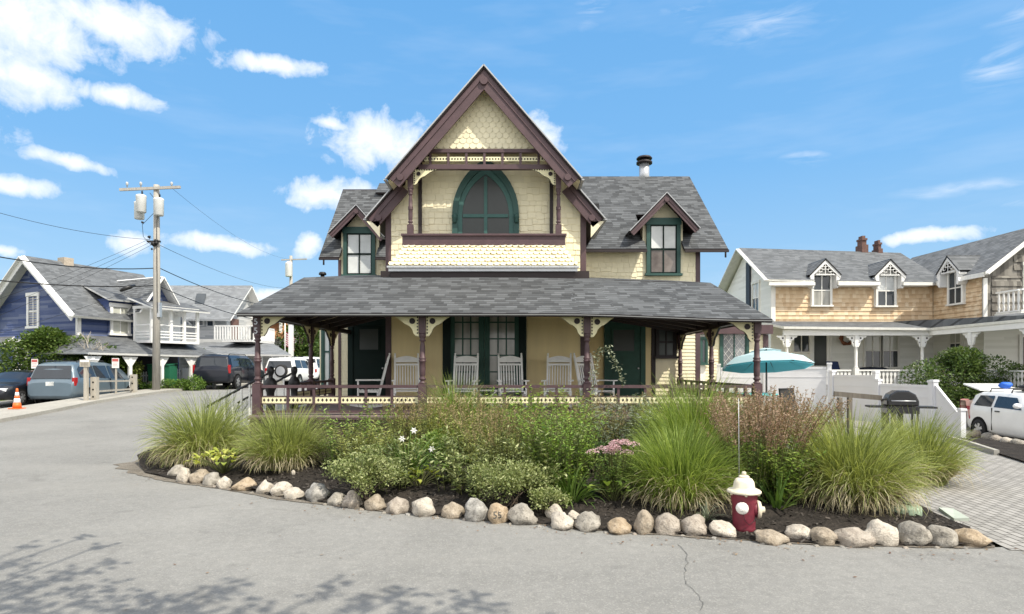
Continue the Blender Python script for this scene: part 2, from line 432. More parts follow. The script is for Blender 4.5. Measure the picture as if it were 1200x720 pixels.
# ================================================================ ground, road, pavement, bed
def sheet(name, pts, mat, dz=0.0, step=1.0, kind='structure', zf=terrain, thick=0.0):
    bm = bmesh.new(); f = bm.faces.new([bm.verts.new((p[0], p[1], 0)) for p in pts])
    xs = [p[0] for p in pts]; ys = [p[1] for p in pts]
    for ax, lo, hi in ((0, min(xs), max(xs)), (1, min(ys), max(ys))):
        k = math.ceil(lo/step)*step
        while k < hi:
            no = (1,0,0) if ax == 0 else (0,1,0); pc = (k,0,0) if ax == 0 else (0,k,0)
            bmesh.ops.bisect_plane(bm, geom=bm.verts[:]+bm.edges[:]+bm.faces[:], plane_co=pc, plane_no=no); k += step
    bmesh.ops.triangulate(bm, faces=bm.faces[:])
    if thick:
        r = bmesh.ops.extrude_face_region(bm, geom=bm.faces[:])
        low = [v for v in r['geom'] if isinstance(v, bmesh.types.BMVert)]
        lows = set(low)
    for v in bm.verts:
        top = dz - (thick if thick and v in lows else 0.0); v.co.z = zf(v.co.x, v.co.y) + top
    bmesh.ops.recalc_face_normals(bm, faces=bm.faces[:])
    if not thick:
        for f in bm.faces:
            if f.normal.z < 0: f.normal_flip()
            f.smooth = True
    me = bpy.data.meshes.new(name); bm.to_mesh(me); bm.free(); me.materials.append(mat)
    o = bpy.data.objects.new(name, me); COL.objects.link(o); tag(o, kind=kind); return o

def asphalt():
    m, nt, out = newmat('old asphalt'); N = NT(nt); c = N.coord('Object')
    fine = N.noise(c, 95, 3, .75); mid = N.noise(c, 9, 5, .65); big = N.noise(c, .45, 5, .55, .5); spot = N.noise(c, 2.6, 3, .5)
    k = N.math('ADD', N.math('MULTIPLY', fine, .55), N.math('ADD', N.math('MULTIPLY', mid, .25), N.math('MULTIPLY', big, .35)))
    col = N.ramp(k, [(.30, (.108,.106,.101)), (.53, (.190,.187,.178)), (.80, (.30,.294,.278))])
    vo = N.n('ShaderNodeTexVoronoi'); vo.inputs['Scale'].default_value = 70; N.l(c, vo.inputs['Vector'])
    peb = N.math('GREATER_THAN', N.white(vo.outputs['Position']), .86)
    col = N.mix(N.math('MULTIPLY', peb, .3), col, (.36,.35,.32))
    drk = N.ramp(spot, [(.66, 0.0), (.72, 1.0)]); col = N.mix(N.math('MULTIPLY', drk, .22), col, (.09,.09,.088))
    # long patch seams
    mp = N.n('ShaderNodeMapping'); mp.inputs['Scale'].default_value = (.06,.9,1); mp.inputs['Rotation'].default_value = (0,0,R(8)); N.l(c, mp.inputs[0])
    seam = N.noise(mp.outputs[0], 1.0, 4, .5); col = N.mix(N.ramp(seam, [(.5, 0.0), (.7, .35)]), col, (.25,.243,.225))
    oil = N.noise(c, .8, 4, .6, 1.0); col = N.mix(N.ramp(oil, [(.60, 0.0), (.74, .35)]), col, (.085,.083,.078))
    N.bsdf(out, col, .93, N.bump(N.math('ADD', fine, N.math('MULTIPLY', mid, .4)), .55, .006), 0, .25); return m
M['asphalt'] = asphalt()
def soil(name, a, b, c3, sc_=30, bump=.8, dist=.02):
    m, nt, out = newmat(name); N = NT(nt); c = N.coord('Object')
    f = N.noise(c, sc_, 5, .75); g = N.noise(c, sc_*.12, 4)
    col = N.ramp(N.math('ADD', N.math('MULTIPLY', f, .7), N.math('MULTIPLY', g, .35)), [(.35, a), (.52, b), (.72, c3)])
    N.bsdf(out, col, .95, N.bump(f, bump, dist), 0, .15); return m
M['mulch'] = soil('dark bark mulch', (.010,.009,.008), (.028,.024,.021), (.075,.062,.052), 34)
M['dirt'] = soil('sandy dirt', (.07,.06,.047), (.17,.15,.125), (.30,.275,.24), 40)
M['yard'] = soil('yard grass', (.045,.06,.018), (.08,.11,.035), (.14,.15,.06), 5)
M['concrete'] = soil('pavement concrete', (.27,.255,.225), (.34,.325,.29), (.41,.39,.355), 12, .3, .005)
def pavers():
    m, nt, out = newmat('pale brick pavers'); N = NT(nt); c = N.coord('Object')
    mp = N.n('ShaderNodeMapping'); mp.inputs['Rotation'].default_value = (0,0,R(-84)); N.l(c, mp.inputs[0]); q = mp.outputs[0]
    b = N.n('ShaderNodeTexBrick'); N.l(q, b.inputs['Vector']); b.inputs['Scale'].default_value = 1
    b.inputs['Brick Width'].default_value = .21; b.inputs['Row Height'].default_value = .10; b.inputs['Mortar Size'].default_value = .009
    b.inputs['Mortar Smooth'].default_value = .3; b.inputs['Bias'].default_value = -.1
    b.inputs['Color1'].default_value = (.25,.24,.225,1); b.inputs['Color2'].default_value = (.36,.345,.325,1); b.inputs['Mortar'].default_value = (.035,.032,.028,1)
    f = N.noise(c, 45, 4, .7); g = N.noise(c, 1.3, 4)
    gap = N.ramp(N.noise(q, 7, 3), [(.35, 0.0), (.6, 1.0)])
    col = N.mix(N.math('MULTIPLY', b.outputs['Fac'], gap), N.mix(N.math('MULTIPLY', f, .35), b.outputs['Color'], (.20,.19,.18)), (.03,.027,.023))
    col = N.mix(N.math('MULTIPLY', g, .3), col, (.34,.325,.30))
    N.bsdf(out, col, .9, N.bump(N.math('SUBTRACT', N.math('MULTIPLY', f, .3), b.outputs['Fac']), .7, .01), 0, .2); return m
M['pavers'] = pavers()

STONE_PATH = [G(*p) for p in [(170,556),(200,563),(260,572),(330,585),(400,594),(460,601),(530,608),(600,613),(660,619),(720,625),(790,629),
                              (850,633),(890,636),(960,640),(1040,642),(1110,643),(1165,643)]]
bed = [(p.x, p.y) for p in STONE_PATH] + [(5.02,6.75),(5.12,7.2),(5.2,7.75),(5.25,9.5),(5.6,12),(5.75,13.9),(-6.1,13.9),(-7.1,13.5),(-7.0,12.2),(-6.9,11.3)]
roadp = [(-40,-12),(40,-12),(40,4.6),(14,5.0),(9,5.45),(5.0,6.1)] + [(p.x, p.y) for p in reversed(STONE_PATH)] + \
        [(-6.9,11.3),(-7.2,12.2),(-7.3,14),(-7.4,17),(-7.8,24),(-9,62),(-19,62),(-23.5,48),(-24,28.5),(-40,27.5)]
big = []
sheet('ground', [(-160,-60),(160,-60),(160,260),(-160,260)], M['yard'], -.06, 2.0)
sheet('road', roadp, M['asphalt'], .012)
SIDE = [(-15.4,15),(-16.0,19.3),(-17.0,25),(-17.15,29.5),(-17.2,36),(-17.6,60),(-19.2,60),(-18.8,36),(-18.75,32),(-18.7,27),(-18.5,22.2),(-17.6,18),(-16.6,14.5)]
sheet('pavement', SIDE, M['concrete'], .13, 1.0, thick=.16)
def bedz(x, y):
    # raised, uneven mulch: zero at the stones, up to 0.16 m inside
    dmin = min((Vector((x,y,0))-Vector((p.x,p.y,0))).length for p in STONE_PATH)
    dmin = min(dmin, max(0.0, 5.22 - x)) if y > 6.5 and x > 3 else dmin
    return terrain(x,y) + .17*sm((dmin-.1)/1.6) + .025*noise.noise(Vector((x*2.1,y*2.1,0))) + .012*noise.noise(Vector((x*7,y*7,3)))
sheet('garden_bed', bed, M['mulch'], .03, .25, zf=bedz)
# dirt washed out in front of the stones
fine_ = []
for a, b in zip(STONE_PATH, STONE_PATH[1:]):
    for q in range(8): fine_.append(a.lerp(b, q/8))
fine_.append(STONE_PATH[-1])
dm = [(p.x, p.y + .12) for p in fine_]
edge = [(p.x + .02*math.sin(k*2.1), p.y - .015 - .075*max(0, noise.noise(Vector((p.x*2.3,2,0)))+.25) - .16*max(0,1-k/46) - .05*max(0, noise.noise(Vector((p.x*9,5,0))))) for k, p in enumerate(fine_)]
tip = [(-6.25,10.22),(-6.50,10.35),(-6.62,10.62),(-6.95,10.75),(-7.05,11.05),(-7.28,11.2),(-7.10,11.55),(-7.22,11.9),(-7.05,12.3),(-6.9,12.2),(-6.6,11.2)]
dirt = tip + dm + [(fine_[-1].x+.03, fine_[-1].y+.03)] + list(reversed(edge))
sheet('dirt_edge', dirt, M['dirt'], .02, .5)
drive = [(4.84,5.98),(9,5.38),(14,4.9),(30,4.7),(30,24.0),(10.4,24),(6.1,24),(6.0,14),(5.6,12),(5.25,9.5),(5.2,7.75),(5.12,7.2),(5.02,6.75)]
sheet('driveway', drive, M['pavers'], .018)
mb2 = [G(1112,516),G(1168,534),G(1205,546)]; mb2 = [(p.x,p.y) for p in mb2] + [(13,10.3),(17,11),(17,15.6),(13.2,15.9),(11.8,16.2)]
sheet('mulch_bed', mb2, M['mulch'], .06, .4)
mk = MB()
pp = [G(1112,517), G(1140,525), G(1168,534.5)]
for a, b in zip(pp, pp[1:]): mk.beam(a+Vector((0,0,.06)), b+Vector((0,0,.06)), .09, .12)
tag(mk.build('edging_stone', M['concrete']), 'low pale edging strip between the brick driveway and the mulch bed', 'edging')
# crack across the road
ck = MB(); random.seed(3); pts = []
for k in range(26):
    t = k/25; p = G(795+ 25*t + 6*math.sin(t*9)+random.uniform(-2,2), 640+ 78*t); pts.append(p)
for k in range(25):
    wd = .001+.0026*random.random(); a, b = pts[k], pts[k+1]
    ck.poly([a+Vector((-wd,0,.0175)), a+Vector((wd,0,.0175)), b+Vector((wd,0,.0175)), b+Vector((-wd,0,.0175))])
tag(ck.build('road_crack', flat('crack', (.10,.10,.096), .95)), kind='structure')
# specks of leaf litter on the road and mulch chips on the bed
random.seed(11); lt = MB()
for k in range(420):
    x = random.uniform(-9, 6); y = random.uniform(3.5, 10)
    if k < 330:
        s = random.choice(STONE_PATH); x = s.x + random.uniform(-.45,.45); y = s.y - random.random()**2*.5 + .03
    r = random.uniform(.008,.022); a = random.uniform(0,6.3); c = Vector((x,y,terrain(x,y)+.022))
    d1 = Vector((math.cos(a),math.sin(a),random.uniform(-.1,.3)))*r; d2 = Vector((-math.sin(a),math.cos(a),random.uniform(-.1,.3)))*r*.5
    lt.poly([c-d1, c-d2, c+d1, c+d2])
tag(lt.build('leaf_litter', leafmat('dry litter', [(.10,.05,.03),(.20,.12,.07),(.32,.24,.15)], .1)), kind='stuff')
ch = MB()
def inside(x, y, poly):
    c = False; j = len(poly)-1
    for i in range(len(poly)):
        if (poly[i][1] > y) != (poly[j][1] > y) and x < (poly[j][0]-poly[i][0])*(y-poly[i][1])/(poly[j][1]-poly[i][1])+poly[i][0]: c = not c
        j = i
    return c
n = 0
while n < 9000:
    x = random.uniform(-7, 5.3); y = random.uniform(6.1, 11.5) if random.random() < .8 else random.uniform(6.1, 13)
    if not inside(x, y, bed): continue
    n += 1; r = random.uniform(.008,.03); a = random.uniform(0,6.3); c = Vector((x,y,bedz(x,y)+.034+random.uniform(0,.012)))
    d1 = Vector((math.cos(a),math.sin(a),random.uniform(-.6,.6)))*r; d2 = Vector((-math.sin(a),math.cos(a),random.uniform(-.6,.6)))*r*.4
    ch.poly([c-d1-d2, c+d1-d2, c+d1+d2, c-d1+d2])
tag(ch.build('mulch_chips', paint('bark chips', (.048,.041,.035), .9, .3, 8, .2, island=.85)), kind='stuff')
# ================================================================ the Victorian house
HX = empty('victorian_house', (0, 16.6, 0), 'cream Victorian house with maroon trim, tall steep front gable, arched upper window and wraparound porch', 'house')
def hb(mb, name, mat, parent=HX, bevel=0.0): return mb.build(name, mat, parent, world=True, bevel=bevel)
def pbox(mb, u0, u1, v0, v1, Y, dep, mi=None):
    """box whose front face is at depth Y and covers a rectangle of photo pixels"""
    mb.box(X_(u0,Y), X_(u1,Y), Y, Y+dep, Z_(v1,Y), Z_(v0,Y), mi)

def clapboard(mb, x0, x1, z0, z1, Y, h=.115, t=.024, holes=(), mi=0):
    """lapped boards facing the viewer on the plane Y"""
    n = int(math.ceil((z1-z0)/h))
    for k in range(n):
        a, b = z0+k*h, min(z0+(k+1)*h, z1)
        segs = [(x0, x1)]
        for (hx0, hx1, hz0, hz1) in holes:
            if b > hz0+.01 and a < hz1-.01:
                ns = []
                for (s0, s1) in segs:
                    if hx1 <= s0 or hx0 >= s1: ns.append((s0, s1)); continue
                    if hx0 > s0: ns.append((s0, hx0))
                    if hx1 < s1: ns.append((hx1, s1))
                segs = ns
        for (s0, s1) in segs:
            mb.poly([(s0,Y-t,a),(s1,Y-t,a),(s1,Y-.002,b),(s0,Y-.002,b)], mi, False)
            mb.poly([(s0,Y,a),(s1,Y,a),(s1,Y-t,a),(s0,Y-t,a)], mi, False)

def shingles(mb, test, x0, x1, z0, z1, O, ex, ez, h=.155, w=.15, style='stagger', t=.022, seed=0, mi=0):
    """individual shingles on a plane: O origin, ex along the course, ez up the wall; test(x, z) keeps a shingle"""
    rnd = random.Random(seed); O, ex, ez = Vector(O), Vector(ex), Vector(ez); nn = ex.cross(ez).normalized()
    if nn.y > 0: nn = -nn
    r = 0; z = z0
    while z < z1:
        off = (r % 2)*w*.5 if style != 'stagger' else rnd.uniform(0, w)
        x = x0 - off; c = 0
        while x < x1:
            ww = w if style != 'stagger' else w*rnd.uniform(.75, 1.3)
            a, b = max(x+.004, x0), min(x+ww-.004, x1); drop = 0.0
            if style == 'stagger' and rnd.random() < .45: drop = -.034
            if b-a > .02 and test((a+b)/2, z+h*.5):
                top = z+h+.03
                tt = t*rnd.uniform(.8,1.25)
                def pt(px, pz, d): return O + ex*px + ez*pz + nn*d
                if style == 'hex':
                    lo = [(a, z+h*.33), (a+(b-a)*.27, z-.004), (a+(b-a)*.73, z-.004), (b, z+h*.33)]
                elif style == 'scallop':
                    lo = [(a, z+h*.30), (a+(b-a)*.12, z+h*.1), (a+(b-a)*.35, z-.005), (a+(b-a)*.65, z-.005), (a+(b-a)*.88, z+h*.1), (b, z+h*.30)]
                else:
                    lo = [(a, z+drop), (b, z+drop)]
                front = [pt(px,pz,tt) for px,pz in lo] + [pt(b, top, .003), pt(a, top, .003)]
                i = mb.add(front); mb.face(range(i, i+len(front)), mi, False)
                back = mb.add([pt(px,pz,0) for px,pz in lo])
                for q in range(len(lo)-1): mb.face((back+q, back+q+1, i+q+1, i+q), mi, False)
                mb.face((back, i, i+len(front)-1), mi, False); mb.face((back+len(lo)-1, i+len(front)-2, i+len(lo)-1), mi, False)
            x += ww; c += 1
        z += h; r += 1

CX = -.71                                     # middle of the front gable
YM, YR, YL = 16.6, 20.0, 21.3                 # front walls: main block, right wing, left wing
DECK = .73
# ---------------------------------------------------------------- walls
wl = MB()
def gz(x, ridge=9.36, s=1.155): return ridge - s*abs(x-CX)
def main_wall_pts(y): return [(-3.39,y,DECK-.5),(1.98,y,DECK-.5),(1.98,y,gz(1.98)-.12),(CX,y,gz(CX)-.12),(-3.39,y,gz(-3.39)-.12)]
wl.prism(main_wall_pts(YM), (0, 7.4, 0))
wl.box(1.99, 6.1, YR, 27.0, .1, 5.62); wl.box(-6.0, -3.4, YL, 26.5, .1, 5.60)
for (xa, ya, ze, yr, zr, yb) in ((6.1, YR, 5.6, 23.85, 9.08, 27.6), (-6.0, YL, 5.58, 23.95, 8.6, 26.6)):
    s = -1 if xa < 0 else 1
    wl.prism([(xa,ya+.02,ze-.02),(xa,yb-.05,ze-.02),(xa,yr,zr-.12)], (-.12*s,0,0))
hb(wl, 'wall', M['cream'])
# narrow clapboards on the ground floor, tan in the middle bay, cream on the wings
cb = MB(); cb.M = Matrix.Identity(4)
clapboard(cb, -3.25, 1.84, DECK, 4.0, YM, holes=[(-1.84,.40,DECK,3.5)])
hb(cb, 'porch_siding', M['tan']); cb = MB(); clapboard(cb, -4.17, -3.41, DECK, 4.4, YL); hb(cb, 'porch_siding', M['tan']); cb = MB(); clapboard(cb, X_(690,YR), X_(707,YR), DECK, 4.3, YR); hb(cb, 'porch_siding', M['tan']); cb = MB(); clapboard(cb, X_(756,YR), X_(763,YR), DECK, 4.3, YR)
hb(cb, 'porch_siding', M['tan'])
cb = MB(); clapboard(cb, -6.0, -5.68, DECK, 4.8, YL); hb(cb, 'siding', M['cream']); cb = MB(); clapboard(cb, X_(768,YR), 5.98, .2, 4.5, YR, holes=[(X_(768,YR),X_(793,YR),Z_(419,YR),Z_(380,YR))])
hb(cb, 'siding', M['cream'])
sh = MB()
shingles(sh, lambda x,z: z < gz(x)-.2 and not (abs(x-CX)<.80-.35*max(0,z-6.0) and z<7.2), -3.26, 1.84, 4.0, 8.0, (0,YM-.002,0), (1,0,0), (0,0,1), .165, .19, 'stagger', seed=2)
hb(sh, 'wall_shingles', M['cream_sh']); sh = MB()
shingles(sh, lambda x,z: not (4.4<x<5.4 and z>4.82), 2.0, 5.98, 4.3, 5.58, (0,YR-.002,0), (1,0,0), (0,0,1), .15, .19, 'stagger', seed=3)
hb(sh, 'wall_shingles', M['cream_sh']); sh = MB()
shingles(sh, lambda x,z: x>-4.75, -4.7, -3.45, 4.6, 5.6, (0,YL-.002,0), (1,0,0), (0,0,1), .15, .19, 'stagger', seed=4)
hb(sh, 'wall_shingles', M['cream_sh'])
# corner boards
for (a, b, y, z0, z1) in ((-3.41,-3.26,YM-.03,DECK,6.15),(1.85,2.0,YM-.03,DECK,6.15),(5.97,6.12,YR-.03,.2,5.55),(X_(763,YR),X_(768,YR),YR-.035,DECK,4.5),(-6.02,-5.92,YL-.03,DECK,5.5)):
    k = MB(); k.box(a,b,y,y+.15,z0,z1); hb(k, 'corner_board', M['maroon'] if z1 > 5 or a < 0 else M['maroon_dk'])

# ---------------------------------------------------------------- roofs
def slab(mb, quad, t, mi_top=0, mi_side=1):
    q = [Vector(p) for p in quad]; n = Vector((0,0,0))
    for k in range(1, len(q)-1): n += (q[k]-q[0]).cross(q[k+1]-q[0])
    n.normalize(); up = n.z > 0
    if not up: n = -n
    i = mb.add(q + [p - n*t for p in q]); m = len(q); idx = list(range(i,i+m)); low = [j+m for j in idx]
    if not up: idx = idx[::-1]; low = low[::-1]
    mb.face(idx, mi_top, False); mb.face(low[::-1], mi_side, False)
    for k in range(m): mb.face((idx[(k+1)%m], idx[k], low[k], low[(k+1)%m]), mi_side, False)
SL = 1.155; RZ = 9.44
def rp(dx, y, side): return Vector((CX+side*dx, y, RZ - SL*dx))
mr = MB()
for s in (-1, 1):
    slab(mr, [rp(0,15.5,s), rp(2.48,15.5,s), rp(2.48,16.3,s), rp(3.18,16.3,s), rp(3.18,24.5,s), rp(0,24.5,s)], .07)
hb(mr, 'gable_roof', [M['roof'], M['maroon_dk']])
wr = MB()      # wings: front and rear slopes
zr_ = lambda y: 5.56+(y-19.58)*3.63/4.27
slab(wr, [(0.5,19.58,5.56),(4.30,19.58,5.56),(4.30,21.4,zr_(21.4)),(5.50,21.4,zr_(21.4)),(5.50,19.58,5.56),(6.89,19.58,5.56),(6.89,23.85,9.19),(0.5,23.85,9.19)], .08); slab(wr, [(0.5,28.1,5.56),(6.89,28.1,5.56),(6.89,23.85,9.19),(0.5,23.85,9.19)], .08)
zl_ = lambda y: 5.54+(y-20.9)*3.15/2.95
slab(wr, [(-6.56,20.9,5.54),(-5.88,20.9,5.54),(-5.88,22.2,zl_(22.2)),(-4.64,22.2,zl_(22.2)),(-4.64,20.9,5.54),(-1.5,20.9,5.54),(-1.5,23.85,8.69),(-6.56,23.85,8.69)], .08); slab(wr, [(-6.56,26.9,5.44),(-1.5,26.9,5.44),(-1.5,23.85,8.69),(-6.56,23.85,8.69)], .08)
slab(wr, [(-5.2,23.4,8.45),(-1.5,23.4,8.45),(-1.5,24.1,9.0),(-5.2,24.1,9.0)], .08)
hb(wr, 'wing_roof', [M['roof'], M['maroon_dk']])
# white drip edge lines along rakes, gutters on eaves
dr = MB()
for s in (-1, 1):
    for (a, b, y) in ((0,2.48,15.49),(2.48,3.18,16.29)):
        p, q = rp(a,y,s), rp(b,y,s); dr.beam(p+Vector((0,0,-.035)), q+Vector((0,0,-.035)), .03, .085, (0,1,0))
    p = rp(2.5,15.5,s); dr.beam(p+Vector((0,0,-.03)), p+Vector((0,.8,-.03)), .07, .03)
    q = rp(3.2,16.3,s); dr.beam(q+Vector((0,0,-.03)), q+Vector((0,2.5,-.03)), .07, .03)
hb(dr, 'drip_edge', M['drip'])
for (a, b, y, z, xs_) in ((1.95,4.30,19.52,5.45,None),(5.50,6.9,19.52,5.45,6.80),(-6.56,-5.88,20.84,5.43,-6.4),(-4.64,-3.4,20.84,5.43,None)):
    gt = MB(); gt.box(a,b,y,y+.08,z,z+.08)
    if xs_: gt.tube([(xs_,y+.04,z+.05),(xs_,y+.04,z-.17)], .03)
    hb(gt, 'gutter', M['maroon_dk'])
# heavy barge boards on both tiers of the front gable
bb = MB()
for s in (-1, 1):
    for (a, b, y, dpt) in ((0.0,2.40,15.54,.34),(2.3,3.12,16.34,.34)):
        p, q = rp(a,y,s)+Vector((0,0,-.10)), rp(b,y,s)+Vector((0,0,-.10))
        dn = Vector((-s*SL,0,-1)).normalized()      # square to the slope, downward
        i0 = p; j0 = q
        if a == 0: i1 = Vector((CX, y, p.z - dpt*math.sqrt(1+SL*SL)))
        else: i1 = p + dn*dpt
        bb.prism([i0, j0, j0+dn*dpt, i1], (0,.06,0))
        # moulding half way, set proud
        m0 = p+dn*.05 if a else Vector((CX,y,p.z-.05*math.sqrt(1+SL*SL))); m1 = q+dn*.05
        k0 = m0+dn*.09 if a else Vector((CX,y,m0.z-.09*math.sqrt(1+SL*SL)))
        f = Vector((0,-.025,0)); bb.prism([m0+f, m1+f, m1+dn*.09+f, k0+f], (0,.024,0))
        c = q + dn*.20 - (q-p).normalized()*.20; bb.lathe([(.085,-.05),(.085,-.02),(.05,-.075),(.0,-.085)][:2]+[(.05,-.07)], c+Vector((0,0,0)), 12, axis='y') if False else bb.disc(c+Vector((0,-.0,0)), .085, (0,-1,0), 12, depth=.05)
bb.disc((CX,15.54,RZ-.42), .10, (0,-1,0), 14, depth=.06)
hb(bb, 'barge_board', M['maroon'])
sf = MB()       # soffit boards inside the canopy
for s in (-1,1):
    q = [rp(.0,15.6,s),rp(2.44,15.6,s),rp(2.44,16.6,s),rp(0,16.6,s)]; sf.prism([p+Vector((0,0,-.10)) for p in q], (0,0,-.02))
hb(sf, 'soffit', M['cream'])
# small triangular returns at the feet of the main gable
for s in (-1,1):
    rt = MB(); p = rp(3.16,16.34,s); rt.prism([p+Vector((0,0,-.12)), p+Vector((-s*.35,0,-.12)), p+Vector((-s*.35,0,-.55))], (0,.06,0)); hb(rt, 'rake_return', M['cream'])

# ---------------------------------------------------------------- gable with scalloped shingles, fretwork band and balcony
YG = 15.95; zb = Z_(175, YG)
gp = MB(); zt = RZ-.32
hwz = lambda z: (zt - z)/SL
gp.prism([(CX-hwz(zb),YG+.01,zb),(CX+hwz(zb),YG+.01,zb),(CX,YG+.01,zt)], (0,.04,0)); hb(gp, 'gable_panel', M['cream'])
gs = MB(); shingles(gs, lambda x,z: abs(x-CX) < hwz(z)-.02, CX-1.75, CX+1.75, zb+.01, zt-.1, (0,YG,0), (1,0,0), (0,0,1), .135, .17, 'hex', .014, seed=5)
hb(gs, 'gable_shingles', M['cream_sh'])
YF = 15.86
fr = MB()
zt0, zt1 = Z_(175.5,YF), Z_(179.5,YF); zl0, zl1 = Z_(193.5,YF), Z_(199,YF)
hw = lambda z: (RZ-.35-z)/SL
fr.box(CX-hw(zt1), CX+hw(zt1), YF-.05, YF+.06, zt1, zt0); fr.box(CX-hw(zl0)+.1, CX+hw(zl0)-.1, YF-.05, YF+.07, zl1, zl0)
for k in range(-4, 5):
    x = CX + k*.465; z_hi = min(zt1, RZ-.4-SL*abs(x-CX))
    if z_hi > zl0: fr.box(x-.03, x+.03, YF-.035, YF+.035, zl0, z_hi)
hb(fr, 'fretwork_frame', M['maroon'])
zm = Z_(186.7,YF); fs = MB(); ww = hw(zm)-.12
fs.box(CX-ww, CX+ww, YF-.012, YF+.012, zm-.055, zm+.055, 0)
for k in range(int(2*ww/.075)):
    x = CX-ww+.04+k*.075; fs.box(x-.018, x+.018, YF-.0145, YF-.011, zm-.022, zm+.022, 1)
hb(fs, 'fretwork_strip', [M['bracket'], M['maroon_dk']])
# balcony posts, sill and floor
def turned(z0, z1, zs0, zs1, r=.062, sq=.085):
    """turned post: square below zs0 and above zs1, lathe-cut between"""
    m = MB(); m.box(-sq,sq,-sq,sq,z0,zs0); m.box(-sq*.86,sq*.86,-sq*.86,sq*.86,zs1,z1)
    L = zs1-zs0; pr = [(.0,sq*.9),(.015,sq*1.0),(.035,sq*.6),(.055,r*.75),(.08,r*1.15),(.10,r*1.2),(.13,r*.8),(.15,r*.9),(.17,r*1.0),(.30,r*1.05),(.42,r*.98),
          (.44,r*1.25),(.465,r*1.25),(.47,r*.95),(.49,r*1.22),(.51,r*1.22),(.525,r*.9),(.66,r*.92),(.74,r*.85),(.80,r*.72),(.83,r*.68),(.85,r*1.05),(.87,r*1.1),(.89,r*.75),(.92,r*1.05),(.96,r*1.2),(1.0,sq*.85)]
    m.lathe([(rr, zs0+t*L) for t, rr in pr], n=14); return m
def bracket(L=.64, H=.47, t=.045, n=6):
    """sawn bracket in the XZ plane: post edge at x=0, underside of beam at z=0, reaching +x"""
    sh_ = [(0,0),(L,0),(L*.86,-H*.05),(L*.70,-H*.17),(L*.56,-H*.33),(L*.46,-H*.44),(L*.39,-H*.47),(L*.30,-H*.55),(L*.22,-H*.68),(L*.17,-H*.86),(L*.10,-H*.99),(0,-H)]
    m = MB(); m.prism([(x,t/2,z) for x,z in sh_], (0,-t,0), 0, 1)
    cx_, cz_ = L*.22, -H*.30
    ins = [(.012+(x)*.955, -.012+z*.95) for x,z in sh_]
    m.prism([(x,-t/2-.001,z) for x,z in ins], (0,-.006,0), 0, 1)
    m.prism([(x,t/2+.001,z) for x,z in ins], (0,.006,0), 0, 1)
    for sgn in (-1, 1):
        y = sgn*(t/2+.008)
        m.disc((cx_,y,cz_), H*.135, (0,sgn,0), 14, 1, .012)
        for k in range(9): m.disc((.03+k*L*.103,y,-.018), .017, (0,sgn,0), 6, 1, .003)
        for k in range(6): m.disc((.030,y,-.06-k*H*.145), .019, (0,sgn,0), 6, 1, .003)
    return m
ZS0, ZS1 = Z_(286,15.75), Z_(275,15.75)
bl = MB(); bl.box(-2.80,1.36,15.68,15.84,ZS0,ZS1-.05); bl.box(-2.83,1.39,15.63,15.88,ZS1-.05,ZS1)
bl.box(-2.80,1.36,15.66,15.70,ZS0-.05,ZS0)
for sx in (-2.76, 1.24): bl.box(sx, sx+.08, 15.84, 16.58, ZS0, ZS1)
hb(bl, 'balcony_sill', M['maroon'])
bf = MB(); bf.box(-2.72,1.28,15.86,16.58,4.86,4.93); hb(bf, 'balcony_floor', M['deck'])
bp = turned(ZS1, Z_(199,15.86)+.35, ZS1+.26, Z_(222,15.86), .055, .075)
for k, x in enumerate((-2.62, 1.20)):
    o = bp.build('balcony_post', M['maroon'], HX) if k == 0 else o.copy()
    if k: COL.objects.link(o); o.parent = HX
    o.location = Vector((x, 15.86, 0)) - wloc(HX)
for x in (-2.47, 1.06): bp2 = MB(); bp2.box(x-.045,x+.045,16.48,16.58,ZS1,7.2); hb(bp2, 'pilaster', M['maroon_dk'])
br = bracket(.62, .40)
for k, (x, s) in enumerate(((-2.545, 1), (1.125, -1))):
    o = br.build('bracket', [M['bracket'], M['maroon_dk']], HX) if k == 0 else o.copy()
    if k: COL.objects.link(o); o.parent = HX
    o.location = Vector((x, 15.86, zl1)) - wloc(HX); o.scale = (s,1,1)
# flared skirt of hexagonal shingles under the balcony, with its gutter and dark base
za, zc = ZS0-.0, Z_(312,15.35)
ap = MB(); n = 6; xs0 = lambda t: (-2.76-.33*t**1.6, 1.33+.31*t**1.6); yy = lambda t: 15.72-.37*t**1.5
for k in range(n):
    t0, t1 = k/n, (k+1)/n; z0, z1 = za+(zc-za)*t0, za+(zc-za)*t1
    a0, b0 = xs0(t0); a1, b1 = xs0(t1)
    ap.poly([(a1,yy(t1),z1),(b1,yy(t1),z1),(b0,yy(t0),z0),(a0,yy(t0),z0)])
    ap.poly([(b1,yy(t1),z1),(b1,16.6,z1),(b0,16.6,z0),(b0,yy(t0),z0)]); ap.poly([(a1,16.6,z1),(a1,yy(t1),z1),(a0,yy(t0),z0),(a0,16.6,z0)])
    e = Vector((0, yy(t0)-yy(t1), z0-z1)); Ln = e.length; e /= Ln
    O = Vector((0, yy(t1)-.003, z1))
    shingles(ap, lambda x,z,A=(a0+a1)/2,B=(b0+b1)/2: A-.02 < x < B+.02, a1, b1, .0 if k<n-1 else .0, Ln-.02, O, (1,0,0), e, Ln, .155, 'hex', .045, seed=k)
hb(ap, 'skirt_shingles', M['cream_sh'])
ag = MB(); a, b = xs0(1); ag.box(a-.03,b+.03,15.30,15.40,zc-.045,zc); ag.box(a,b,15.36,15.44,Z_(318,15.35),zc-.046); hb(ag, 'skirt_gutter', M['steel'])
ab = MB(); ab.box(a+.05,b-.05,15.42,16.6,3.9,Z_(318,15.35)-.002); ab.box(b-.1,2.0,15.9,16.6,3.9,4.28); ab.box(-3.4,a+.1,15.9,16.6,3.9,4.28); hb(ab, 'skirt_base', M['maroon_dk'])

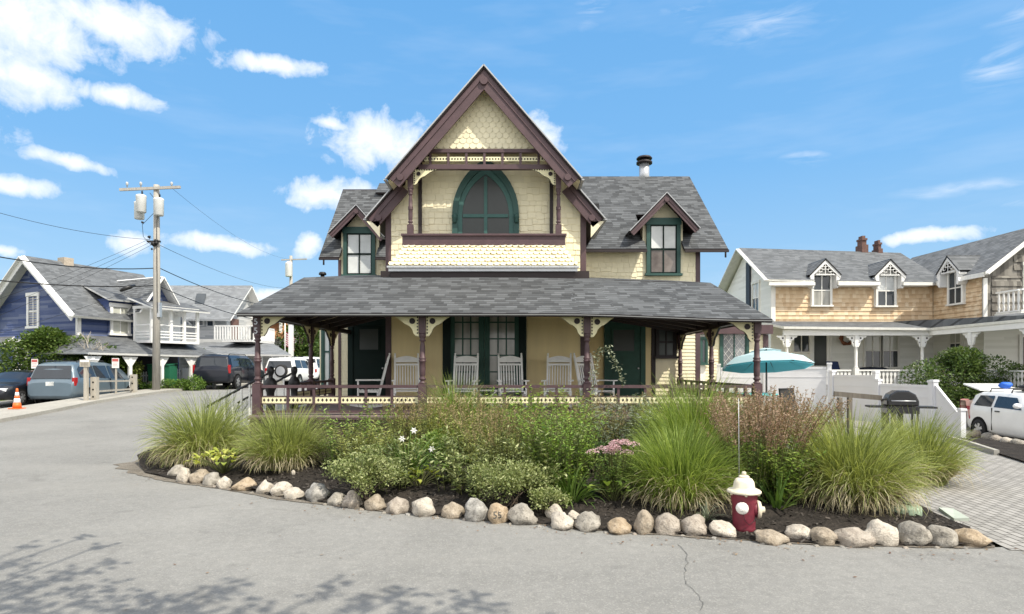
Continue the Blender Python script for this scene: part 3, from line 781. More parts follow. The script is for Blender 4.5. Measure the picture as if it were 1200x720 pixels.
# pointed arch window
def arch(w, z0, zs, z1, cx, n=10):
    h = z1-zs; c = (h*h-w*w)/(2*w); r = w+c; pts = [(cx-w,z0),(cx+w,z0)]
    a1 = math.atan2(h, c)
    for k in range(n+1):
        a = a1*k/n; pts.append((cx - c + r*math.cos(a), zs + r*math.sin(a)))
    for k in range(n-1, -1, -1):
        a = a1*k/n; pts.append((cx + c - r*math.cos(a), zs + r*math.sin(a)))
    return pts
def ring(mb, outer, inner, y, dep, mi=None):
    """flat frame between two outlines with the same number of points, its front at y, going back by dep"""
    n = len(outer)
    o0 = mb.add([(x,y,z) for x,z in outer]); i0 = mb.add([(x,y,z) for x,z in inner]); o1 = mb.add([(x,y+dep,z) for x,z in outer]); i1 = mb.add([(x,y+dep,z) for x,z in inner])
    for k in range(n):
        j = (k+1)%n
        mb.face((o0+k,o0+j,i0+j,i0+k), mi, False); mb.face((o0+j,o0+k,o1+k,o1+j), mi, False); mb.face((i0+k,i0+j,i1+j,i1+k), mi, False)
def polyface(mb, pts, y, mi=None): mb.poly([(x,y,z) for x,z in pts], mi, False)
aw = MB(); A0 = arch(.90,4.95,5.88,7.40,CX); A1 = arch(.755,4.97,5.88,7.17,CX); A2 = arch(.63,4.99,5.88,6.98,CX)
ring(aw, A0, A1, YM-.10, .10, 0); ring(aw, A1, A2, YM-.055, .06, 1)
aw.box(CX-.045,CX+.045,YM-.07,YM-.01,4.99,6.92,1); aw.box(CX-.61,CX+.61,YM-.065,YM-.01,5.82,5.91,1)
for s in (-1,1): aw.lathe([(.02,-.17),(.06,-.13),(.05,-.06),(.075,-.03),(.075,.05),(.05,.08)], (CX+s*.83,YM-.13,5.82), 10, 0)
wo = hb(aw, 'arched_window', [M['teal'], M['teal_lt']]); 
pn = MB(); polyface(pn, A2, YM-.03); pn.build('pane', M['screen'], wo).location = -Vector((0,16.6,0))

# ---------------------------------------------------------------- dormers
def window_parts(parent, x0, x1, z0, z1, y, fr_mat, glass, cols=2, rows=2, fw=.09, head=.14, org=HX, sill=True, bar=.022, sash_mat=None, name='window'):
    """a sash window: frame with its glazing bars, a pane as sub-part"""
    f = MB(); f.box(x0,x0+fw,y-.05,y+.05,z0,z1); f.box(x1-fw,x1,y-.05,y+.05,z0,z1); f.box(x0-.02,x1+.02,y-.065,y+.05,z1-head,z1)
    if sill: f.box(x0-.05,x1+.05,y-.10,y+.05,z0-.07,z0)
    a, b, c, d = x0+fw, x1-fw, z0, z1-head
    for k in range(1, cols): xx = a+(b-a)*k/cols; f.box(xx-bar,xx+bar,y-.030,y+.02,c,d,1)
    for k in range(1, rows):
        zz = c+(d-c)*k/rows; hh = bar if rows > 2 or k*2 != rows else bar*1.5; f.box(a,b,y-.033,y+.02,zz-hh,zz+hh,1)
    f.box(a,a+.035,y-.028,y+.02,c,d,1); f.box(b-.035,b,y-.028,y+.02,c,d,1); f.box(a+.035,b-.035,y-.028,y+.02,c,c+.05,1); f.box(a+.035,b-.035,y-.028,y+.02,d-.04,d,1)
    o = f.build(name, [fr_mat, sash_mat or fr_mat], parent, world=True)
    p = MB(); two = isinstance(glass, tuple); mid_ = (c+d)/2
    if two: p.box(a,b,y+.0,y+.03,mid_,d,1); p.box(a,b,y+.0,y+.03,c,mid_,0)
    else: p.box(a,b,y+.0,y+.03,c,d)
    q = p.build('pane', list(glass) if two else glass, o)
    for v in q.data.vertices: v.co -= wloc(parent) if parent else Vector((0,0,0))
    return o
def dormer(apex, tipl, tipr, y, yb, win, face, glass, slope_ref):
    """gabled wall dormer: apex/tip heights at the front plane y, running back to yb"""
    D = HX; ax, az = apex
    rf = MB()
    for (tx, tz) in (tipl, tipr): slab(rf, [(ax,y,az),(tx,y,tz),(tx,yb,tz),(ax,yb,az)], .06)
    ro = hb(rf, 'dormer_roof', [M['roof'], M['maroon_dk']])
    d2 = MB(); bg_ = MB()
    for (tx, tz) in (tipl, tipr):
        s = 1 if tx > ax else -1; dv = Vector((tx-ax,0,tz-az)).normalized(); dn = Vector((dv.z*s, 0, -dv.x*s)); dn = dn if dn.z < 0 else -dn
        p, q = Vector((ax,y-.012,az-.02)), Vector((tx,y-.012,tz-.02)); d2.beam(p, q, .024, .06, (0,1,0))
        p, q = Vector((ax,y+.02,az-.06)), Vector((tx,y+.02,tz-.06))-dv*.03; k = 1/abs(dn.z)
        bg_.prism([p, q, q+dn*.17, Vector((ax,y+.02,p.z-.17*k))], (0,.05,0))
        bg_.prism([p+Vector((0,-.02,-.03)), q+Vector((0,-.02,0))+dn*.03, q+dn*.09+Vector((0,-.02,0)), Vector((ax,y,p.z-.09*k))], (0,.019,0))
    hb(d2, 'dormer_drip_edge', M['drip']); bg_.disc((ax,y+.02,az-.25), .07, (0,-1,0), 12, depth=.04); hb(bg_, 'dormer_barge_board', M['maroon'])
    x0, x1, z0, z1 = win
    w_ = MB(); zt_ = az-.12; hw_ = (x1-x0)/2+.10
    ks = abs((tipr[1]-az)/(tipr[0]-ax)); zside = max(zt_-ks*hw_, z0+.4)
    w_.prism([(ax-hw_,face+.05,z0-.02),(ax+hw_,face+.05,z0-.02),(ax+hw_,face+.05,zside),(ax,face+.05,zt_),(ax-hw_,face+.05,zside)], (0,yb-face-.2,0))
    hb(w_, 'dormer_wall', M['cream'])
    window_parts(HX, x0, x1, z0, z1, face, M['teal'], glass, 2, 2, .12, .22, bar=.02, sash_mat=M['green_dk'])
dormer((4.90,7.34), (3.72,6.12), (5.96,6.20), 19.45, 22.6, (4.36,5.46,4.82,6.62), 19.93, (glassmat('reflecting sash glass', (.05,.035,.03), .04, 1.0, (.34,.30,.27), 3.0), M['glass_white']), None)
dormer((-5.26,7.29), (-6.22,6.32), (-4.30,6.20), 20.75, 23.6, (-5.82,-4.72,4.98,6.62), 21.22, M['glass_white'], None)
# vents on the roofs
vp = MB(); c = (X_(755,24.0), 24.0, 0)
vp.lathe([(.20,8.9),(.20,9.72)], c, 16, 0); vp.lathe([(.31,9.72),(.31,9.79),(.20,9.84)], c, 16, 1); vp.lathe([(.30,9.90),(.31,9.93),(.26,9.99),(.05,10.02)], c, 16, 1); vp.lathe([(.16,9.8),(.16,9.93)], c, 10, 1)
hb(vp, 'chimney_pipe', [M['steel'], M['maroon_dk']])
v2 = MB(); c = (X_(378,17.8), 17.8, 0); v2.lathe([(.06,4.2),(.06,4.46)], c, 10); v2.lathe([(.11,4.46),(.11,4.50),(.08,4.54)], c, 10); hb(v2, 'vent_pipe', M['black'])
v3 = MB(); v3.box(X_(693,20.6),X_(702,20.6),20.55,20.9,Z_(247,20.6),Z_(239,20.6)); hb(v3, 'roof_vent', M['black'])
# ================================================================ porch of the same house
XL, XR, YP = -5.63, 5.42, 13.6
ez = lambda x: 2.95 - .13*sm((x-1.0)/4.6)              # the front eave sags a little to the right
pr = MB()
FL, FR_ = -5.92, 5.60; BL, BRx = -5.20, 4.96; YE, YB = 13.2, 15.35; zB = 4.03; zBr = 3.90
zb_ = lambda x: zB - (zB-zBr)*sm((x-0)/5)
NX = 14
for k in range(NX):
    t0, t1 = k/NX, (k+1)/NX
    f0, f1 = FL+(FR_-FL)*t0, FL+(FR_-FL)*t1; b0, b1 = BL+(BRx-BL)*t0, BL+(BRx-BL)*t1
    slab(pr, [(f0,YE,ez(f0)),(f1,YE,ez(f1)),(b1,YB,zb_(b1)),(b0,YB,zb_(b0))], .06)
slab(pr, [(BL,YB,zB),(-3.3,YB,zB),(-3.3,21.25,4.97),(-5.35,21.25,4.97)], .06)
slab(pr, [(-3.3,YB,zB),(2.0,YB,zb_(2)),(2.0,16.5,4.2),(-3.3,16.5,4.22)], .06)
slab(pr, [(2.0,YB,zb_(2)),(BRx,YB,zBr),(5.2,19.95,4.60),(2.0,19.95,4.72)], .06)
for (f, b, ye, zf, zb2, yb_, zb3) in ((FL, BL, ez(FL), 0, zB, 20.6, 4.8),(FR_, BRx, ez(FR_), 0, zBr, 19.95, 4.60)):
    slab(pr, [(f,YE,ye),(b,YB,zb2),(b+(-.15 if b<0 else .24),yb_,zb3),(f,yb_,ye)], .06)
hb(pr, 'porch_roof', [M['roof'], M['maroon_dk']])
# fascia boards along the eaves
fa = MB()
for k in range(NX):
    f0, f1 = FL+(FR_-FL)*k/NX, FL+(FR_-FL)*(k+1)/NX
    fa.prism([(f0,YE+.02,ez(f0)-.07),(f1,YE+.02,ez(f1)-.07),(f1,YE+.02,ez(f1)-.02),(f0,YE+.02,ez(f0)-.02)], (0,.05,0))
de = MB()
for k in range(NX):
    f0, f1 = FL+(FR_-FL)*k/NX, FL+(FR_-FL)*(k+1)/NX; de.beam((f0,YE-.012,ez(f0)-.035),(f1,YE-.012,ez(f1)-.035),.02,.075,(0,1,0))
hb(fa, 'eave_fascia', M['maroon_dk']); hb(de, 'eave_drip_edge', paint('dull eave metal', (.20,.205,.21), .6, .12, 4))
# beams over the posts and the exposed rafters
bm_ = MB()
for k in range(NX):
    f0, f1 = XL-.09+(XR-XL+.18)*k/NX, XL-.09+(XR-XL+.18)*(k+1)/NX
    bm_.prism([(f0,YP-.08,ez(f0)+.005),(f1,YP-.08,ez(f1)+.005),(f1,YP-.08,ez(f1)+.085),(f0,YP-.08,ez(f0)+.085)], (0,.16,0))
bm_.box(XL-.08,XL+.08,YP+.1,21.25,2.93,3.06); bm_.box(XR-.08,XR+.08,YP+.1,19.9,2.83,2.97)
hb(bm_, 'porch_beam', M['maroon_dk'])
rm = None
for side in (-1, 1):
    for k in range(6):
        y = 15.0 + k*.92
        if side < 0: p, q = Vector((-5.55,y,3.06)), Vector((-3.45,y,3.60))
        else: p, q = Vector((5.34,y,2.97)), Vector((2.05,y,3.52))
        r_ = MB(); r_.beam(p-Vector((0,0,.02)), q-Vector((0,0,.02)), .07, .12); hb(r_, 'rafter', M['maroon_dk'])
cl = MB()   # boarded ceiling above the rafters
slab(cl, [(-5.6,14.85,3.13),(-5.6,20.5,3.13),(-3.45,20.5,3.70),(-3.45,14.85,3.70)], .02, 0, 0); hb(cl, 'porch_ceiling', M['cream'])
cl = MB(); slab(cl, [(5.38,14.85,3.04),(5.38,19.9,3.04),(2.05,19.9,3.62),(2.05,14.85,3.62)], .02, 0, 0); hb(cl, 'porch_ceiling', M['cream'])
# deck, fascia and the panelled skirt below
dk = MB(); dk.box(-5.75,5.54,13.42,16.59,DECK-.04,DECK); dk.box(-5.75,-3.41,16.6,21.28,DECK-.04,DECK); dk.box(2.0,5.54,16.6,19.98,DECK-.04,DECK); hb(dk, 'deck', M['deck'])
df = MB(); df.box(-5.74,5.53,13.44,13.50,.55,DECK-.042); df.box(-5.77,5.56,13.40,13.46,DECK-.09,DECK-.045); df.box(-5.74,-5.68,13.51,21.2,.3,DECK-.042); df.box(5.47,5.53,13.51,19.9,.3,DECK-.042)
hb(df, 'deck_fascia', M['maroon'])
dsk = MB(); dsk.box(-5.70,5.49,13.54,13.58,-.05,.55)
for k in range(12): x = -5.69+k*.93; dsk.box(x,x+.10,13.50,13.538,-.05,.548)
dsk.box(-5.70,5.49,13.515,13.538,.40,.53); hb(dsk, 'deck_skirt', M['maroon'])
# posts
def post_at(x, y, ztop):
    m = turned(DECK, ztop, 1.43, 2.54 if y < 14 else 2.54, .066, .088); return m
for (x, y) in ((XL,YP),(-1.98,YP),(1.66,YP),(XR,YP),(XL,17.2),(XL,19.2),(XR,16.7),(XR,19.8)):
    m = post_at(0, y, ez(x)+.004 if y < 14 else (2.93 if x < 0 else 2.83)); o = m.build('porch_post', M['maroon'], HX); o.location = Vector((x,y,0))-wloc(HX)
    if x == XL and y == YP:
        # house number on the corner post
        for k, zz in enumerate((2.80, 2.60)):
            cu = bpy.data.curves.new('house_number', 'FONT'); cu.body = '5'; cu.size = .19; cu.align_x = 'CENTER'; cu.extrude = .004
            t = bpy.data.objects.new('tmp_text', cu); COL.objects.link(t)
            me = t.to_mesh().copy() if False else bpy.data.meshes.new_from_object(t.evaluated_get(bpy.context.evaluated_depsgraph_get()))
            bpy.data.objects.remove(t); me.materials.clear(); me.materials.append(M['steel'])
            d = bpy.data.objects.new('house_number', me); COL.objects.link(d); d.parent = o; d.rotation_euler = (R(90),0,0); d.location = (0,-.098,zz-.07)
bk = bracket(.66, .48); proto = None
def put_bracket(x, y, z, sx, rz=0.0):
    global proto
    if proto is None: proto = o = bk.build('bracket', [M['bracket'], M['maroon_dk']], HX)
    else: o = proto.copy(); COL.objects.link(o); o.parent = HX
    o.location = Vector((x,y,z))-wloc(HX); o.scale = (sx,1,1); o.rotation_euler = (0,0,rz)
for x in (XL,-1.98,1.66,XR):
    for s in (-1,1):
        if (x == XL and s < 0) or (x == XR and s > 0): continue
        put_bracket(x+s*.078, YP, ez(x+s*.4)+.003, s)
for x, ys, zz in ((XL,(17.2,19.2),2.928),(XR,(16.7,19.8),2.828)):
    for y in ys:
        put_bracket(x, y-.09, zz, 1, R(-90)); put_bracket(x, y+.09, zz, 1, R(90))
# rails: top rail, bottom rail, small uprights and the pierced cream strip
def rail(p0, p1, n):
    p0, p1 = Vector(p0), Vector(p1); d = p1-p0; L = d.length; ang = math.atan2(d.y, d.x)
    m = MB(); m.box(0,L,-.05,.05,.60,.665); m.box(0,L,-.03,.03,.055,.10)
    m.box(0,L,-.02,.02,.405,.425); m.box(0,L,-.02,.02,.24,.262)
    for k in range(1, n): x = L*k/n; m.box(x-.027,x+.027,-.032,.032,.10,.60)
    o = m.build('railing', M['maroon'], HX); o.location = p0-wloc(HX); o.rotation_euler = (0,0,ang)
    s = MB(); s.box(0,L,-.011,.011,.263,.404,0)
    for k in range(int(L/.092)):
        x = .05+k*.092
        for sg in (-1,1):
            y = sg*.0125; q = [(x-.03,y,.333),(x,y,.293),(x+.03,y,.333),(x,y,.373)]
            s.poly(q if sg < 0 else q[::-1], 1, False)
    s.build('railing_strip', [M['bracket'], M['maroon_dk']], o)
for a, b in ((XL,-1.98),(-1.98,1.66),(1.66,XR)): rail((a+.1,YP,DECK),(b-.1,YP,DECK), 6)
rail((XR,YP+.1,DECK),(XR,16.6,DECK),5); rail((XR,16.8,DECK),(XR,19.7,DECK),5); rail((XL,16.0,DECK),(XL,17.1,DECK),2); rail((XL,17.3,DECK),(XL,19.1,DECK),3)
# steps down to the left with black hand rails and pale balusters
st = MB()
for k in range(4): st.box(-5.76-.30*(k+1), -5.76-.30*k, 14.15, 15.85, 0, DECK-.04-.165*(k+1)+.02)
hb(st, 'steps', M['deck'])
for (y, nx) in ((14.2,-5.60),(15.8,-5.62)):
    h = MB(); pa = Vector((-5.60,y,1.66)); pb = Vector((-6.95,y,.93)); h.tube([pa,pb,pb+Vector((-.1,0,-.06))], .028, 8); 
    ro = hb(h, 'stair_hand_rail', M['black'])
    for k in range(7):
        t = (k+.4)/7; q = pa.lerp(pb,t); s = MB(); s.box(q.x-.018,q.x+.018,y-.018,y+.018,max(.05,q.z-.86),q.z-.02); hb(s, 'stair_baluster', M['white_wd'])
    nw = MB(); nw.lathe([(.10,DECK),(.10,.95),(.08,.97),(.085,1.20),(.15,1.36),(.13,1.46),(.09,1.52),(.05,1.55),(.05,1.60),(.075,1.66),(.085,1.72),(.07,1.78),(.03,1.81)], (nx+.02,y,0), 14)
    hb(nw, 'newel_post', M['black'])
# ---------------------------------------------------------------- doors and windows under the porch
def door(u0, u1, g, Y, m_frame, m_slab, slab_u, vt=350, panels=True):
    f = MB(); x0, x1 = X_(u0,Y), X_(u1,Y); s0, s1 = X_(slab_u[0],Y), X_(slab_u[1],Y); z1 = DECK+2.75
    f.box(x0,s0,Y-.07,Y+.02,DECK,z1); f.box(s1,x1,Y-.07,Y+.02,DECK,z1); f.box(s0,s1,Y-.07,Y+.02,DECK+2.5,z1)
    o = hb(f, 'door', m_frame)
    def sub(mb, name, mat):
        q = mb.build(name, mat, o)
        for v in q.data.vertices: v.co -= wloc(HX)
        return q
    d = MB(); d.box(s0,s1,Y-.035,Y+.02,DECK+.02,DECK+2.5)
    gx0, gx1, gz0, gz1 = X_(g[0],Y), X_(g[1],Y), Z_(g[3],Y), Z_(g[2],Y)
    for (a,b,c,e) in ((gx0-.05,gx1+.05,gz1,gz1+.05),(gx0-.05,gx1+.05,gz0-.05,gz0),(gx0-.05,gx0,gz0,gz1),(gx1,gx1+.05,gz0,gz1)): d.box(a,b,Y-.06,Y-.0345,c,e)
    for (c,e) in ((DECK+.25,DECK+.62),(DECK+.75,DECK+1.0),(DECK+1.1,DECK+1.35)):
        d.box(s0+.12,s1-.12,Y-.050,Y-.0345,c,e)
    sub(d, 'door_leaf', m_slab)
    p = MB(); p.box(gx0,gx1,Y-.042,Y-.0345,gz0,gz1); sub(p, 'pane', M['screen'])
    h = MB(); h.lathe([(.012,-.09),(.03,-.08),(.03,-.05),(.012,-.04),(.012,-.034)], (s1-.08,Y,DECK+1.02), 10, axis='y'); sub(h, 'handle', M['steel'])
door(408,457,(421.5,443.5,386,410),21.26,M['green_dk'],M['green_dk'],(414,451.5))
door(708,756,(718.5,743,387,411.5),19.96,M['green'],M['green'],(714,750.5))
# french doors
Y = YM-.03; f = MB(); z1 = DECK+2.82
xs = [X_(u,Y) for u in (519,528,533,561,574,603,608,616.6)]
f.box(xs[0],xs[1],Y-.06,Y+.02,DECK,z1+.1); f.box(xs[6],xs[7],Y-.06,Y+.02,DECK,z1+.1); f.box(xs[0]-.05,xs[7]+.05,Y-.07,Y+.02,z1+.1,z1+.25)
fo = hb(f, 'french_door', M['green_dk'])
for (a, b, c, d_) in ((xs[1],xs[2],xs[3],(xs[3]+xs[4])/2-.004),((xs[3]+xs[4])/2+.004,xs[4],xs[5],xs[6])):
    l = MB(); l.box(a,b,Y-.03,Y+.02,DECK,z1); l.box(c,d_,Y-.03,Y+.02,DECK,z1); l.box(b,c,Y-.03,Y+.02,DECK,DECK+.28); l.box(b,c,Y-.03,Y+.02,z1-.1,z1)
    for k in (1,2): xx = b+(c-b)*k/3; l.box(xx-.018,xx+.018,Y-.022,Y+.012,DECK+.28,z1-.1)
    for k in range(1,6): zz = Z_(378,Y)-.445*(k-1); l.box(b,c,Y-.024,Y+.012,zz-.018,zz+.018) if zz > DECK+.3 else None
    q = l.build('door_leaf', M['green'], fo); p = MB(); p.box(b,c,Y-.006,Y+.02,DECK+.28,z1-.1); p2 = p.build('pane', M['glass_curt'], fo)
    for o in (q,p2):
        for v in o.data.vertices: v.co -= wloc(HX)
window_parts(HX, X_(768.5,19.96), X_(792.5,19.96), Z_(418,19.96), Z_(381,19.96), 19.95, M['maroon_dk'], M['screen'], 2, 2, .07, .09)
# side bay on the left
by = MB(); by.box(-6.95,-6.02,22.2,24.6,.1,3.6); hb(by, 'side_bay', M['cream'])
br_ = MB(); slab(br_, [(-7.15,22.0,3.62),(-6.0,22.0,3.9),(-6.0,24.8,3.9),(-7.15,24.8,3.62)], .08); hb(br_, 'bay_roof', [M['roof'],M['maroon_dk']])
window_parts(HX, X_(377,22.2), X_(390,22.2), Z_(453,22.2), Z_(368,22.2), 22.17, M['teal'], M['glass_white'], 1, 2, .09, .12)
# low annex behind on the right
YA = 23.0; an = MB(); an.box(6.25,X_(899,YA),YA,27.4,.2,3.0); hb(an, 'annex_wall', M['cream'])
ac = MB(); clapboard(ac, X_(826,YA), X_(894,YA), .4, 3.0, YA, holes=[(X_(842,YA),X_(878,YA),Z_(439,YA),Z_(379,YA))]); hb(ac, 'annex_siding', M['cream'])
ar = MB(); ar.box(6.15,X_(906,YA-.3),YA-.3,27.6,3.02,3.35); hb(ar, 'annex_roof', M['maroon'])
ak = MB(); ak.box(X_(894,YA),X_(900,YA),YA-.04,YA+.1,.3,3.0); hb(ak, 'corner_board', M['maroon'])
ap_ = MB(); ap_.box(X_(819,YA),X_(826,YA),YA-.06,YA+.1,.3,3.0); hb(ap_, 'corner_board', M['white'])
wv = window_parts(HX, X_(843,YA), X_(877,YA), Z_(438,YA), Z_(380.5,YA), YA-.02, M['teal'], glassmat('leaded window glass', (.05,.055,.06), .08, 1.0, (.42,.44,.46), 6.0), 2, 1, .10, .11)
ld = MB()     # diamond leading
gx0, gx1, gz0, gz1 = X_(848,YA), X_(872,YA), Z_(436,YA), Z_(385,YA)
for (a, b) in ((gx0,(gx0+gx1)/2-.03),((gx0+gx1)/2+.03,gx1)):
    n = 4; wv_ = b-a
    for s in (-1,1):
        for k in range(-2, 8):
            z = gz0 + k*.30; p = [(a if s>0 else b, z), (b if s>0 else a, z+wv_*1.3)]
            (xa,za),(xb,zb3) = p
            if zb3 <= gz0 or za >= gz1: continue
            t0 = max(0,(gz0-za)/(zb3-za)); t1 = min(1,(gz1-za)/(zb3-za))
            ld.beam((xa+(xb-xa)*t0,YA-.028,za+(zb3-za)*t0),(xa+(xb-xa)*t1,YA-.028,za+(zb3-za)*t1),.009,.009)
q = ld.build('leading', M['white'], wv)
for v in q.data.vertices: v.co -= wloc(HX)
window_parts(HX, X_(820,22.9), X_(829,22.9), Z_(426,22.9), Z_(395,22.9), 22.88, M['teal'], M['glass_dk'], 1, 1, .06, .08)
# ================================================================ rocking chairs and side table on the porch
def make_rocker(label):
    t = empty('rocking_chair', (0,0,0), label, 'rocking chair', 'white rocking chairs on the porch'); W = M['chair']
    s = MB()          # chair faces -y; seat of slats
    for k in range(7): s.box(-.27,.27,-.27+k*.075,-.27+k*.075+.06,.415,.435)
    s.box(-.28,-.25,-.28,.26,.37,.414); s.box(.25,.28,-.28,.26,.37,.414); s.build('seat', W, t)
    b = MB(); tilt = Matrix.Translation((0,.25,.42)) @ Matrix.Rotation(R(-14),4,'X'); b.M = tilt
    for x in (-.275,.275): b.box(x-.022,x+.022,-.02,.02,-.35,.86); b.lathe([(.022,.86),(.016,.885),(.026,.91),(.0,.935)], (x,0,0), 8)
    pts = [(-.253,.70),(.253,.70),(.253,.80)] + [(.253-.506*k/8, .80+.055*math.sin(math.pi*k/8)) for k in range(1,8)] + [(-.253,.80)]
    b.prism([(x,-.012,z) for x,z in pts], (0,.024,0)); b.box(-.253,.253,-.012,.012,.62,.665); b.box(-.253,.253,-.012,.012,.03,.08)
    for k in range(8): x = -.222+k*.0634; b.box(x-.012,x+.012,-.008,.008,.08,.62)
    b.build('backrest', W, t)
    for x in (-.31,.31):
        a = MB(); a.prism([(x-.055,-.33,.655),(x+.055,-.33,.655),(x+.045,.28,.655),(x-.035,.28,.655)], (0,0,.025)); a.build('armrest', W, t)
        r = MB(); pts = [Vector((x*.95, -.46+.98*k/10, .035+.33*((k-4.6)/10)**2*.9)) for k in range(11)]
        for p, q in zip(pts, pts[1:]): r.beam(p, q+(q-p)*.12, .035, .055)
        r.build('rocker', W, t)
        for (y, zt) in ((-.27,.655),(.20,.42)):
            l = MB(); l.tube([(x*.95,y,.06),(x*.95,y,zt)], .021, 8); l.build('leg', W, t)
    st = MB()
    for z in (.20,.28): st.tube([(-.29,-.27,z),(.29,-.27,z)], .013, 6)
    st.tube([(-.29,.20,.22),(.29,.20,.22)], .013, 6); st.build('stretcher', W, t)
    return t
spots = [((477,15.6), 11, 'white rocking chair on the porch just left of the turned post, before the tan wall'),
         ((543,15.4), -5, 'white rocking chair in front of the left leaf of the french doors'),
         ((600,15.4), 6, 'white rocking chair in front of the right leaf of the french doors'),
         ((654,15.5), -8, 'white rocking chair standing alone before the tan wall right of the french doors'),
         ((433,16.2), -76, 'white rocking chair turned sideways in front of the dark left door'),
         ((699,15.6), 38, 'white rocking chair angled beside the vine covered post, by the green door')]
rk = None
for (u, Y), rz, lab in spots:
    o = make_rocker(lab) if rk is None else copy_tree(rk)
    if rk is None: rk = o
    o['label'] = lab; o.location = (X_(u,Y), Y, DECK); o.rotation_euler = (0,0,R(rz)); o.scale = (1.08,1.08,1.08)
t = empty('side_table', (X_(570.5,15.3),15.3,DECK), 'small white folding side table with crossed legs between two rocking chairs', 'side table')
k = MB(); k.box(-.26,.26,-.2,.2,.47,.50); k.build('table_top', M['white_wd'], t)
for y in (-.17,.17):
    for s in (-1,1): k = MB(); k.beam((-s*.24,y,.01),(s*.24,y,.47),.025,.04,(0,1,0)); k.build('leg', M['white_wd'], t)
# ================================================================ border stones
def stone_mat(name, a, b, c, s=6):
    m, nt, out = newmat(name); N = NT(nt); co = N.coord('Object')
    f = N.noise(co, s, 6, .7, .4); g = N.noise(co, s*9, 3, .7); sp = N.noise(co, s*3.2, 2)
    col = N.ramp(N.math('ADD', N.math('MULTIPLY', f, .75), N.math('MULTIPLY', g, .25)), [(.34,a),(.5,b),(.66,c)])
    col = N.mix(N.ramp(sp, [(.60,0.0),(.68,.5)]), col, sc(a,.55))
    N.bsdf(out, col, .85, N.bump(N.math('ADD', f, N.math('MULTIPLY', g, .5)), 1.0, .035), 0, .2); return m
SM = {'tan': stone_mat('tan fieldstone', (.20,.165,.125),(.35,.295,.23),(.49,.43,.35)), 'grey': stone_mat('grey fieldstone', (.17,.155,.135),(.33,.305,.265),(.49,.455,.40)),
      'pale': stone_mat('pale fieldstone', (.32,.28,.24),(.52,.47,.40),(.64,.59,.51)), 'pink': stone_mat('pinkish fieldstone', (.22,.185,.155),(.37,.325,.275),(.50,.445,.385)),
      'orange': stone_mat('orange tan fieldstone', (.25,.185,.12),(.40,.315,.22),(.52,.43,.33)), 'speck': stone_mat('speckled granite', (.15,.145,.135),(.36,.345,.32),(.58,.56,.52), 11)}
# u, v of the foot, width and height in photo pixels, colour, label
STONES = [
 (203,560,20,15,'grey','small grey border stone at the left tip of the bed behind the first stones'),(213,567,17,20,'pale','upright pale border stone leaning at the left tip of the bed'),
 (229,568,25,18,'tan','wide tan border stone below the tall left grass clump'),(244,571,23,16,'grey','low grey border stone beside the yellow hosta'),
 (260,574,18,16,'pale','pale rounded border stone directly below the yellow hosta'),(282,577,27,15,'orange','flat orange tan border stone right of the yellow hosta'),
 (307,581,19,17,'pale','egg shaped pale border stone before the second grass clump'),(326,583,27,18,'pale','leaning pale border stone before the bare mulch'),
 (342,587,25,15,'pale','low whitish border stone before the bare mulch'),(369,590,28,22,'speck','speckled grey white border stone left of the variegated bush'),
 (392,594,22,16,'grey','half hidden grey border stone under the variegated bush'),(411,597,25,20,'pink','pinkish border stone at the foot of the variegated bush'),
 (437,600,24,20,'tan','round tan border stone right of the variegated bush'),(463,604,29,19,'pink','broad domed border stone before the yellow green hosta'),
 (495,607,31,25,'pale','tall pale triangular border stone in the middle of the row'),(529,609,26,19,'tan','small tan domed border stone left of the speckled boulder'),
 (558,613,32,28,'speck','big angular speckled white and grey border stone'),(583,615,26,23,'orange','orange border stone painted with the number 55'),
 (612,617,35,26,'grey','large grey cracked border stone right of the numbered stone'),(651,612,24,22,'pale','tilted pale border stone set behind a broken one'),
 (660,623,28,20,'pale','broken whitish border stone with a sharp edge'),(672,612,15,14,'pale','small white pointed stone perched behind the row'),
 (691,625,34,22,'grey','grey green border stone right of the small white one'),(728,628,28,18,'orange','low orange cream border stone on its own'),
 (757,628,22,32,'tan','tall upright tan border stone'),(784,629,33,25,'pink','brown boulder right of the tall upright stone'),
 (816,630,34,24,'pink','cracked brown border stone below the big green grass'),(852,632,34,20,'pale','pale domed border stone just left of the hydrant'),
 (909,640,40,18,'tan','flat layered tan border stone right of the hydrant'),(941,636,31,23,'pale','pale grey border stone, second right of the hydrant'),
 (971,641,31,23,'tan','tan wedge shaped border stone, third right of the hydrant'),(1005,643,43,25,'pink','long brown border stone below the wide right grass'),
 (1041,642,43,28,'pale','large smooth pale border stone below the green lid'),(1079,642,36,29,'grey','grey rounded border stone right of the green lid'),
 (1115,643,38,27,'grey','grey leaning border stone near the paver drive'),(1148,643,40,20,'orange','cream flat border stone, last before the paver drive')]
